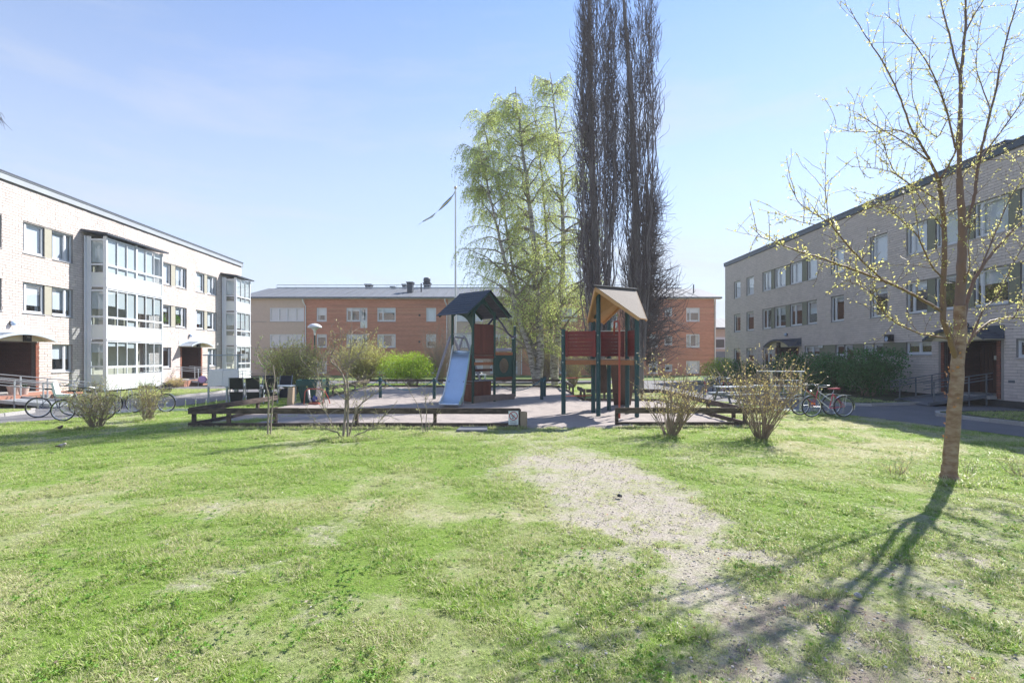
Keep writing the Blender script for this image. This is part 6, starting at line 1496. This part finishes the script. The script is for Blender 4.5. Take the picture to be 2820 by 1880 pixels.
# birch
def birch(x, y, stems, lb, seed, leafn, mat, hang=(1.0, 2.4)):
    t = thing('birch_tree', lb, 'tree', (x, y, 0)); r = np.random.RandomState(seed)
    P = Plant(seed); Q = Plant(seed + 1); T_ = Plant(seed + 2)
    for (pts, r0) in stems:
        pts = np.array(pts, float); n = len(pts); ss = np.linspace(0, n - 1, (n - 1) * 4 + 1); S = np.stack([np.interp(ss, range(n), pts[:, k]) for k in range(3)], -1)
        S[1:, :2] += r.randn(len(S) - 1, 2) * .04; rad = r0 * np.linspace(1, .06, len(S)) ** .9
        P.m.tube(S, rad, 9, cap=False)
        H = S[-1, 2]
        for i in range(int(5 + len(S) * 2.3)):
            j = r.randint(max(3, int(len(S) * .22)), len(S) - 1); p = S[j]; a = r.uniform(0, 6.28); fr = j / len(S)
            ln = (4.0 * (1 - fr) ** .6 + .6) * r.uniform(.6, 1.1)
            B = Q.branch(p, (math.cos(a), math.sin(a), r.uniform(.5, 1.1)), ln, rad[j] * .45 + .01, .012, 8, .14, -.05, 5)
            for q in range(2, 9):
                for _ in range(4):
                    a2 = a + r.uniform(-1.5, 1.5); hd = r.uniform(*hang) * (.6 + .4 * (1 - fr)); zz = B[q][2]
                    hd = min(hd, max(.4, zz - 2.2))
                    tp_ = T_.branch(B[q], (math.cos(a2), math.sin(a2), .35), hd, .008, .003, 7, .12, -.42, 3)
                    T_.leaves(tp_, leafn, .15, .05)
    P.m.build('trunk', m_birch, t, smooth=True); Q.m.build('branches', m_birch_twig, t)['kind'] = 'stuff'; T_.m.build('twigs', m_birch_twig, t)['kind'] = 'stuff'
    leaf_obj('foliage', T_.A, .078, seed, mat, t, T_.D, .8, .3, .4)
    return t
bx, by = 1.75, 34.5
def pw(px, py, d=34.5): q = W(px, py, d); return (q[0] - bx, q[1] - by, q[2])
birch(bx, by, [([(0, 0, -.1), pw(1490, 960), pw(1478, 800), pw(1468, 640, 34.8), pw(1448, 480, 35), pw(1430, 330, 35.2), pw(1420, 240, 35.2)], .30),
               ([(-.15, .1, 0), pw(1462, 985, 34.2), pw(1432, 880, 34), pw(1400, 760, 33.8), pw(1370, 640, 33.5), pw(1340, 500, 33.2), pw(1318, 400, 33)], .22),
               ([(-.1, 0, 2.0), pw(1440, 900, 36), pw(1412, 740, 36.4), pw(1385, 560, 36.8), pw(1345, 400, 37), pw(1325, 300, 37)], .15)],
      'big weeping birch with white trunk and fresh pale leaves', 61, 16, m_lf_birch)
def pw2(px, py, d=36.5): q = W(px, py, d); return (q[0] - 3.05, q[1] - 36.5, q[2])
birch(3.05, 36.5, [([(0, 0, -.1), pw2(1532, 960), pw2(1548, 800), pw2(1552, 640), pw2(1545, 480), pw2(1530, 330), pw2(1515, 200)], .26),
                   ([(-.1, .1, .3), pw2(1520, 950, 37), pw2(1510, 780, 37.5), pw2(1500, 560, 38), pw2(1480, 380, 38), pw2(1470, 260, 38)], .18)],
      'slimmer birch rising between the big birch and the poplars', 71, 14, m_lf_birch)

# generic shrubs
def shrub(name, lb, x, y, w, h, nst, seed, lmat, lsize, lper, twig=m_twig, cat='shrub', r0=.012, wig=.12, up=.03, sub=6, base=.15, dens=1, lo=.35, f0=.25, group=None, flat=1.0, z=0):
    t = thing(name, lb, cat, (x, y, z), 0, group); P = Plant(seed); r = P.r
    for i in range(nst):
        a = r.uniform(0, 6.28); sp = math.sqrt(r.rand()); b = (math.cos(a) * base * r.rand(), math.sin(a) * base * r.rand(), -.03)
        ln = h * r.uniform(.65, 1.08) * (1.0 - .12 * sp); d = (math.cos(a) * sp * w / (2 * h), math.sin(a) * sp * w * flat / (2 * h), .9)
        B = P.branch(b, d, ln, r0 * r.uniform(.7, 1.3), r0 * .28, 8, wig, up, 4)
        P.leaves(B, lper * .5, .5, .02)
        for k in range(sub):
            j = r.randint(int(8 * lo), 8); a2 = r.uniform(0, 6.28)
            C2 = P.branch(B[j], (math.cos(a2) * .8, math.sin(a2) * .8, r.uniform(.3, 1.2)), ln * r.uniform(.12, .34), r0 * .38, r0 * .18, 4, wig * 1.3, up, 3)
            P.leaves(C2, lper, f0, .015)
    P.m.build('stems', twig, t)
    if P.A: leaf_obj('leaves', P.A, lsize, seed, lmat, t, P.D, .55, 0, .5)
    return t
# dense leafy mass (rounded bush)
def leafy(name, lb, x, y, w, d, h, n, seed, mat, size, twig=m_twig, cat='bush', ragged=.25, z0=.0, group=None, zb=0):
    t = thing(name, lb, cat, (x, y, zb), 0, group); r = np.random.RandomState(seed); P = Plant(seed)
    lumps = [(r.uniform(-.75, .75) * w / 2, r.uniform(-.7, .7) * d / 2, r.uniform(.35, .86) * h, r.uniform(.22, .38)) for _ in range(16)]
    pts = []
    per = n // 16
    for (lx, ly, lz, lr) in lumps:
        q = r.randn(per, 3); q /= np.linalg.norm(q, axis=1)[:, None]; rad = (.55 + .5 * r.rand(per) ** .6 + ragged * np.abs(r.randn(per)) * .35)[:, None]
        s = lr * min(w, h * 1.3)
        q = q * rad * np.array((s * 1.1, s * 1.0, s * .85)) + np.array((lx, ly, lz)); pts.append(q[(q[:, 2] > z0 + .03) & (np.abs(q[:, 0]) < w * .58) & (q[:, 2] < h * 1.12)])
    A = np.concatenate(pts)
    for i in range(46):
        l = lumps[r.randint(16)]; P.branch((r.uniform(-.2, .2) * w * .5, r.uniform(-.2, .2) * d * .5, -.03), (l[0] * .9, l[1] * .9, l[2] + .2), l[2] * 1.05 + .2, .016, .004, 7, .1, .02, 4)
    P.m.build('stems', twig, t)
    leaf_obj('foliage', [A], size, seed, mat, t, None, .6, -.35)
    return t

# near shrubs, left to right
shrub('low_shrub', 'low twiggy shrub with pinkish green buds, leftmost before the bicycles', -11.7, 14.4, 1.35, 1.55, 80, 301, m_lf_olive, .030, 7, m_twig, r0=.008, up=.0, sub=7, wig=.13)
shrub('low_shrub', 'smaller twiggy shrub before the basket bicycle', -11.45, 16.1, 1.05, 1.5, 55, 302, m_lf_olive, .030, 6, m_twig, r0=.008, sub=6, wig=.12)
P_ = [((738, 1199, 12.9), (742, 1150), (738, 1100), (728, 1060), (731, 1015))]
def traced(name, lb, cat, base, limbs, seed, wood, lmat, lsize, subn, lper, subl=(.2, .5), twig=None, d0=None, curlz=.02, subr=.006, depthjit=.35, sub2=2, limbmat=None):
    """limbs: list of (points [(px,py,dy)], r0, r1)"""
    bx_, by_, _ = base; t = thing(name, lb, cat, (bx_, by_, 0)); P = Plant(seed); r = P.r; Q = Plant(seed + 1); LMB = Plant(seed + 2)
    for (pts, r0, r1) in limbs:
        w = np.array([W(p[0], p[1], by_ + p[2]) for p in pts]) - np.array((bx_, by_, 0)); n = len(w)
        ss = np.linspace(0, n - 1, (n - 1) * 5 + 1); S = np.stack([np.interp(ss, range(n), w[:, k]) for k in range(3)], -1)
        Sm = S.copy(); Sm[1:-1] = (S[:-2] + S[1:-1] * 2 + S[2:]) / 4; S = Sm; S[1:] += r.randn(len(S) - 1, 3) * min(r0 * .12, .004)
        (P if r0 > (.1 if limbmat else .012) else LMB if (limbmat and r0 > .012) else Q).m.tube(S, np.linspace(r0, r1, len(S)), 10 if r0 > .04 else 6, cap=False)
        Q.leaves(S, lper * len(S) / (3 if limbmat else 8) * (r0 < .05), .12, .018)
        L_ = np.linalg.norm(S[1:] - S[:-1], axis=1).sum()
        if r0 < .06:
            for i in range(int(L_ * subn)):
                j = r.randint(int(len(S) * .15), len(S) - 1); tg = norm(S[j + 1] - S[j]); dr = norm(tg * .9 + r.randn(3) * .65 + np.array((0, 0, .35)))
                B = Q.branch(S[j], dr, r.uniform(*subl), subr, .0022, 6, .12, curlz, 4); Q.leaves(B, lper, .1, .010)
                for _ in range(sub2):
                    C2 = Q.branch(B[r.randint(1, 6)], norm(dr + r.randn(3) * .7), r.uniform(*subl) * .55, subr * .6, .002, 4, .15, curlz, 3); Q.leaves(C2, lper * .6, .1, .010)
    P.m.build('trunk', wood, t, smooth=True); Q.m.build('twigs', twig or m_twig, t)['kind'] = 'stuff'
    if limbmat: LMB.m.build('limbs', limbmat, t, smooth=True)['kind'] = 'stuff'
    leaf_obj('leaves', Q.A, lsize, seed, lmat, t, Q.D, .5, 0, .45)
    return t
traced('sapling', 'thin two stemmed sapling before the fence near the garden chairs', 'sapling', (-6.15, 12.9, 0),
       [([(738, 1199, 0), (738, 1150, 0), (741, 1090, 0), (730, 1050, 0), (731, 1015, 0)], .026, .016), ([(745, 1199, .05), (748, 1140, .1), (752, 1090, .1), (757, 1040, .2), (752, 1005, .2)], .021, .011),
        ([(731, 1015, 0), (716, 1000, .1), (705, 975, .2), (712, 945, .2), (718, 935, .2)], .014, .005), ([(731, 1015, 0), (745, 1005, -.1), (742, 985, -.2), (738, 960, -.2)], .014, .005), ([(752, 1060, .1), (775, 1030, .2), (790, 1010, .2)], .010, .004)], 401, m_twig_grey, m_lf_green, .05, 5, 2.2, (.12, .35), m_twig_grey)
sb = (-4.1, 12.5, 0)
traced('bare_shrub', 'sprawling bare branched shrub with few bright leaves before the left fence', 'shrub', sb,
       [([(945, 1207, 0), (950, 1150, 0), (953, 1100, 0), (950, 1050, .1), (938, 1020, .1), (915, 1000, .1), (908, 985, .1), (921, 960, 0), (924, 935, 0)], .034, .008),
        ([(958, 1207, 0), (958, 1140, 0), (960, 1080, 0), (955, 1030, .1), (962, 1000, .2), (985, 985, .2), (1000, 950, .3), (1030, 915, .3)], .030, .006),
        ([(960, 1205, .05), (975, 1150, .1), (985, 1120, .1), (1010, 1100, .2), (1028, 1085, .2), (1045, 1075, .2)], .022, .005),
        ([(938, 1205, -.05), (930, 1190, -.1), (910, 1185, -.2), (890, 1170, -.3), (865, 1165, -.3), (850, 1170, -.3)], .020, .005),
        ([(965, 1205, 0), (1000, 1190, -.2), (1030, 1175, -.3), (1045, 1160, -.3), (1070, 1130, -.3)], .016, .004),
        ([(915, 1165, -.2), (905, 1150, -.2), (890, 1120, -.2), (885, 1100, -.2), (882, 1060, -.2), (870, 1030, -.2), (850, 1015, -.2)], .012, .004),
        ([(895, 1110, -.1), (885, 1040, -.1), (892, 1000, 0), (880, 970, 0)], .011, .004),
        ([(950, 1050, .1), (975, 1060, .2), (1000, 1070, .2), (1010, 1060, .2)], .012, .004), ([(950, 1100, 0), (925, 1080, -.1), (910, 1070, -.2)], .012, .004),
        ([(955, 1030, .1), (935, 1000, 0), (940, 970, 0), (937, 905, 0)], .012, .004), ([(962, 1000, .2), (965, 960, .1), (966, 908, .1)], .010, .004), ([(940, 1040, 0), (920, 1040, 0), (895, 1035, 0)], .010, .004)],
       402, m_twig_grey, m_lf_olive, .036, 15, 2.0, (.2, .65), m_twig_grey)
traced('bare_shrub', 'very thin leggy shrub before the slide and front fence', 'shrub', (-2.27, 13.35, 0),
       [([(1171, 1190, 0), (1175, 1140, 0), (1170, 1090, 0), (1172, 1040, .1)], .014, .004), ([(1165, 1190, 0), (1160, 1150, -.1), (1148, 1110, -.1), (1130, 1080, -.1), (1122, 1060, -.1)], .012, .004), ([(1175, 1190, .05), (1190, 1165, .1), (1205, 1140, .1), (1215, 1125, .1)], .009, .003), ([(1175, 1120, 0), (1195, 1095, 0), (1210, 1080, 0)], .007, .003)], 403, m_twig_grey, m_lf_olive, .032, 6, 1.8, (.1, .3), m_twig_grey)
shrub('fan_shrub', 'fan shaped shrub with orange buds, left one before the right fence', 4.0, 12.9, 2.5, 2.1, 50, 304, m_lf_orange, .042, 4, m_twig, r0=.013, up=-.005, sub=7, wig=.085, lo=.4)
shrub('fan_shrub', 'fan shaped shrub with yellow orange leaves, right one before the barred rack', 6.0, 12.35, 2.5, 2.35, 54, 305, m_lf_orange, .042, 4, m_twig, r0=.013, up=-.005, sub=8, wig=.08, lo=.4)
# background bushes
shrub('tall_bush', 'big olive budding bush behind the green tub', -11.4, 26.6, 4.0, 3.0, 260, 306, m_lf_olive, .065, 14, m_twig, sub=8, r0=.014, cat='bush')
shrub('tall_bush', 'broad brownish budding bush left of the bright green one', -10.4, 36.0, 5.6, 3.4, 300, 307, m_lf_olive, .075, 12, m_twig, sub=8, r0=.014, cat='bush')
leafy('spirea_bush', 'bright yellow green rounded bush beyond the back fence', -7.05, 36.0, 3.9, 2.6, 2.15, 19000, 308, m_lf_bright, .085, ragged=.45)
shrub('tall_bush', 'tall bare grey brown bush between the bright bush and the slide', -5.2, 37.0, 2.7, 4.4, 110, 309, m_lf_brown, .05, 3, m_twig_grey, sub=8, r0=.016, cat='bush')
shrub('tall_bush', 'bare brown thicket behind the slide tower', -.6, 40, 3.4, 3.9, 190, 310, m_lf_brown, .06, 4, m_twig_grey, sub=8, r0=.016, cat='bush')
shrub('tall_bush', 'dense bare thicket behind the birch trunks', 2.6, 40, 4.6, 4.4, 230, 311, m_lf_olive, .06, 4, m_twig_grey, sub=9, r0=.016, cat='bush')
shrub('tall_bush', 'thicket with pale new leaves beneath the poplars', 6.6, 40, 3.6, 3.8, 190, 312, m_lf_birch, .06, 5, m_twig_grey, sub=8, r0=.016, cat='bush')
shrub('tall_bush', 'fan of bare stems seen under the red walled tower', 4.0, 33.6, 2.2, 3.0, 80, 313, m_lf_olive, .05, 4, m_twig, sub=7, r0=.016, cat='bush')
shrub('low_shrub', 'low orange brown shrub against the left wall by the far entrance', -20.9, 31.8, 2.2, .75, 110, 314, m_lf_orange, .035, 4, m_twig, sub=6, r0=.008, z=.1, cat='bush')
shrub('low_shrub', 'dark scrubby row of twigs under the near glazed balconies', -20.4, 28.6, 3.4, .6, 90, 315, m_lf_green, .035, 4, m_twig, sub=5, r0=.008, z=.1, flat=.3, cat='bush')
leafy('hedge_bush', 'dark green evergreen bush nearest the right entrance ramp', 17.1, 24.6, 2.4, 1.9, 2.05, 12000, 321, m_lf_dark, .09, zb=.1, ragged=.55)
leafy('hedge_bush', 'dark green evergreen bush in the middle of the right hedge', 17.0, 27.0, 2.5, 2.0, 1.75, 12000, 322, m_lf_dark, .09, zb=.1, ragged=.55)
leafy('hedge_bush', 'dark green evergreen bush at the left end of the right hedge', 16.9, 29.6, 2.6, 2.0, 1.9, 12000, 323, m_lf_dark, .09, zb=.1, ragged=.55)
leafy('hedge_bush', 'dark bush left of the far right entrance', 16.9, 36.0, 3.0, 2.2, 1.5, 7000, 324, m_lf_dark, .08, ragged=.3)
leafy('hedge_bush', 'dark bush farthest back along the right block', 16.6, 39.5, 2.6, 2.2, 1.6, 6000, 325, m_lf_dark, .08, ragged=.3)
leafy('spirea_bush', 'small sunlit green bush at the far corner of the right block', 15.3, 38.0, 2.0, 1.8, 1.7, 5000, 326, m_lf_bright, .08, ragged=.3)
shrub('low_shrub', 'sparse cut back twigs left of the young tree foot', 6.55, 8.75, .6, .35, 22, 331, m_lf_orange, .018, 2, m_twig, r0=.004, sub=3, wig=.1)
shrub('low_shrub', 'sparse upright twigs just right of the young tree foot', 7.75, 8.75, .45, .38, 9, 332, m_lf_green, .018, 1, m_twig, r0=.004, sub=2, wig=.08)
shrub('low_shrub', 'sparse upright twigs at the right edge of the lawn', 8.6, 8.65, .9, .45, 26, 333, m_lf_orange, .018, 1.5, m_twig, r0=.004, sub=3, wig=.09)
leafy('low_plant', 'dark low plants in the bed at the right edge', 16.9, 14.6, 2.6, 1.4, .45, 2600, 334, m_lf_dark, .06, zb=.1)

# ---- young tree in front on the right, limbs measured off the photograph
q = lambda x, y: (1900 + x / 1.568, y / 1.568)
def Z(pts, dy0, dy1): n = len(pts) - 1; return [(*q(*p), dy0 + (dy1 - dy0) * i / n) for i, p in enumerate(pts)]
TB = (7.12, 8.34, 0)
limbs = [([(2614, 1322, 0), (2615, 1290, 0), (2622, 1200, 0), (2632, 1080, 0), (2638, 990, 0), (2645, 900, 0), (2643, 840, 0)], .108, .080),
         (Z([(1165, 1400), (1166, 1335), (1172, 1150), (1178, 1000), (1170, 880), (1165, 770)], 0, .1), .080, .052), (Z([(1165, 770), (1165, 620), (1168, 470), (1168, 330), (1180, 230), (1192, 100), (1190, -10)], .1, .2), .050, .018),
         (Z([(1162, 1600), (1150, 1540), (1130, 1490), (1095, 1380), (1092, 1250), (1100, 1100), (1098, 950), (1085, 850), (1075, 780)], .06, -.5), .060, .036),
         (Z([(1075, 780), (1040, 700), (990, 610), (955, 560), (900, 400), (830, 260), (760, 160), (690, 40)], -.5, -1.2), .026, .005),
         (Z([(1075, 780), (1110, 730), (1145, 660), (1160, 540), (1170, 440)], -.5, -.6), .024, .010),
         (Z([(1145, 640), (1110, 480), (1075, 380), (1030, 280), (970, 190), (900, 110), (840, 58)], -.55, -1.0), .018, .004),
         (Z([(1168, 330), (1140, 240), (1120, 150), (1095, 60), (1080, -10)], .15, .1), .024, .010), (Z([(1190, 140), (1225, 70), (1275, -10)], .2, .4), .018, .009),
         (Z([(1040, 700), (960, 640), (900, 600), (830, 560), (740, 500), (705, 490)], -.6, -1.2), .014, .004), (Z([(985, 600), (900, 560), (800, 570), (700, 570), (615, 548)], -.7, -1.4), .012, .003),
         (Z([(1060, 860), (1000, 820), (940, 790), (880, 740), (850, 670), (835, 600)], -.5, -1.1), .015, .004), (Z([(940, 790), (870, 740), (780, 725), (700, 718)], -.8, -1.3), .009, .003),
         (Z([(1090, 1345), (1030, 1310), (960, 1270), (900, 1240), (830, 1210), (720, 1170), (640, 1140), (540, 1105), (450, 1080), (380, 1048), (320, 1030), (268, 985)], -.15, -2.1), .032, .004),
         (Z([(850, 1225), (800, 1180), (755, 1140), (690, 1070), (640, 1010), (600, 960), (550, 930), (470, 880), (430, 795)], -.9, -1.9), .019, .004), (Z([(600, 960), (585, 830), (584, 705)], -1.6, -1.6), .008, .003), (Z([(540, 970), (480, 960), (410, 935)], -1.7, -2.0), .007, .003),
         (Z([(1110, 1462), (1050, 1450), (990, 1440), (900, 1400), (840, 1355), (800, 1280), (740, 1235), (665, 1205)], -.1, -1.4), .020, .004),
         (Z([(1092, 1200), (1050, 1160), (1010, 1080), (985, 1020), (940, 975), (880, 920), (820, 880), (790, 835)], -.3, -1.5), .018, .004), (Z([(880, 925), (800, 890), (710, 865)], -1.2, -1.6), .008, .003), (Z([(990, 1030), (975, 920), (960, 830), (950, 740)], -.9, -1.0), .008, .003),
         (Z([(1100, 1000), (1060, 940), (1020, 900), (985, 840), (960, 780)], -.4, -.9), .012, .003),
         (Z([(1158, 1560), (1175, 1515), (1198, 1485), (1240, 1430), (1300, 1385), (1370, 1370), (1450, 1372), (1540, 1340)], .05, .8), .036, .010), (Z([(1205, 1480), (1240, 1400), (1270, 1330), (1320, 1290), (1360, 1220), (1400, 1130), (1440, 1060), (1480, 1000)], .0, .7), .024, .006),
         (Z([(1180, 1390), (1195, 1300), (1230, 1200), (1290, 1110), (1370, 1020), (1450, 940), (1550, 850)], .0, .6), .046, .016), (Z([(1260, 1150), (1300, 1050), (1345, 940), (1380, 860), (1430, 780), (1450, 740)], .1, .4), .018, .005),
         (Z([(1172, 1050), (1200, 960), (1228, 850), (1240, 760), (1255, 660), (1290, 520), (1320, 400), (1345, 260), (1380, 120), (1420, -10)], .05, .6), .040, .012), (Z([(1255, 680), (1320, 600), (1400, 490), (1460, 400), (1520, 300)], .2, .9), .020, .006),
         (Z([(1165, 790), (1195, 740), (1250, 700), (1310, 650)], .1, .5), .016, .008), (Z([(1300, 480), (1270, 400), (1235, 300), (1240, 200), (1260, 60)], .4, .2), .013, .004), (Z([(1290, 690), (1370, 690), (1443, 670), (1520, 690)], .3, .9), .008, .003),
         (Z([(1395, 1375), (1440, 1300), (1480, 1200), (1520, 1100)], .4, .9), .014, .005), (Z([(1165, 480), (1120, 500), (1070, 600), (1000, 540), (960, 420), (955, 300), (960, 200)], .1, -.6), .012, .004),
         (Z([(1175, 1250), (1210, 1150), (1200, 1050), (1215, 950)], .0, -.3), .014, .004)]
limbs = [limbs[0]] + [(l[0], l[1] * .78, l[2] * .8) for l in limbs[1:]]
limbs[1] = (limbs[1][0], .078, .045)
yt = traced('young_tree', 'young tree with peeling brown trunk and small yellow leaves at the right', 'tree', TB, limbs, 500, m_bark_young, m_lf_young, .038, 9, 8, (.12, .6), m_limb, subr=.0045, sub2=1, limbmat=m_limb)
m = MB(); m.lathe([(.105, .22), (.112, .10), (.135, .03), (.165, -.02)], (0, 0, 0), 14); m.build('root_flare', m_bark_young, yt, smooth=True)
# bark curls on the trunk
P = MB(); r = random.Random(8)
for i in range(46):
    z = r.uniform(.25, 2.1); a = r.uniform(0, 6.28); rr = .104 - .012 * z; cx_ = .045 * z; w_ = r.uniform(.012, .035); h_ = r.uniform(.01, .035); o = r.uniform(.012, .04)
    ca, sa = math.cos(a), math.sin(a); tx, ty = -sa, ca
    P.add([(cx_ + rr * ca, rr * sa, z), (cx_ + rr * ca + tx * w_, rr * sa + ty * w_, z), (cx_ + (rr + o) * ca + tx * w_, (rr + o) * sa + ty * w_, z + h_), (cx_ + (rr + o * .6) * ca, (rr + o * .6) * sa, z + h_ * 1.3)], [(0, 1, 2, 3)])
P.build('bark_curls', M('bark_curl', (.50, .24, .10), .6, trans=.35), yt)['kind'] = 'stuff'
# tree beyond the left edge of the frame whose twig ends reach into it
P = Plant(700); r = P.r
t = thing('bare_tree', 'tip of a bare tree branch at the upper left edge', 'tree', (-15.5, 11.5, 0))
P.branch((0, 0, -.1), (0, 0, 1), 7.5, .14, .05, 8, .03, .05, 8); P.m.build('trunk', m_bark_dark, t)
P = Plant(701); tip = np.array(W(6, 330, 12.2)) - np.array((-15.5, 11.5, 0))
P.m.tube([(.0, 0, 6.4), tuple(np.array((0, 0, 6.4)) * .4 + tip * .6 + np.array((0, 0, .8))), tuple(tip - np.array((.12, 0, -.12)))], [.05, .02, .008], 6)
for i in range(16): P.branch(tip + np.array((-.14, 0, .14)) + P.r.randn(3) * .04, (.5 + P.r.randn() * .25, P.r.randn() * .3, -.95), P.r.uniform(.15, .42), .006, .003, 5, .1, -.05, 4)
for i in range(60): P.branch((0, 0, P.r.uniform(3, 7.3)), (P.r.uniform(-1, -.1), P.r.randn() * .6, .8), P.r.uniform(.8, 2), .02, .005, 7, .14, .03, 4)
P.m.build('twigs', m_twig_dark, t)['kind'] = 'stuff'

for i, (u, z) in enumerate(houseplants):
    ca, sa = LM / LS, 1 / LS; wx = LA + u * ca + .0; wy = u * sa; off = .215   # inward from the facade
    wx += -sa * off; wy += ca * off
    t = thing('houseplant', ['houseplant behind the left pane beside the near balcony stack, second floor', 'houseplant behind the right pane of the same window pair, second floor'][i], 'houseplant', (wx, wy, z))
    m = MB(); m.lathe([(0, 0), (.07, 0), (.09, .14), (0, .14)], seg=12); m.build('pot', m_terracotta, t)
    r = np.random.RandomState(i); leaf_obj('foliage', [r.randn(240, 3) * np.array((.05, .14, .14)) + np.array((0, 0, .42))], .09, i, m_lf_green, t)

# thin scattering volume, added to lift dark tones like lens veiling glare
m = MB(); m.box(-60, 60, -12, 90, -1.1, 32)
hzm = bpy.data.materials.new('glare_veil'); hzm.use_nodes = True; N = hzm.node_tree.nodes; N.remove(N['Principled BSDF'])
v = N.new('ShaderNodeVolumePrincipled'); v.inputs['Color'].default_value = (.93, .96, 1, 1); v.inputs['Density'].default_value = .0009; v.inputs['Anisotropy'].default_value = .15
hzm.node_tree.links.new(v.outputs[0], N['Material Output'].inputs['Volume'])
tag(m.build('glare_veil', hzm), 'thin scattering volume added over the courtyard to imitate lens veiling glare', kind='stuff')
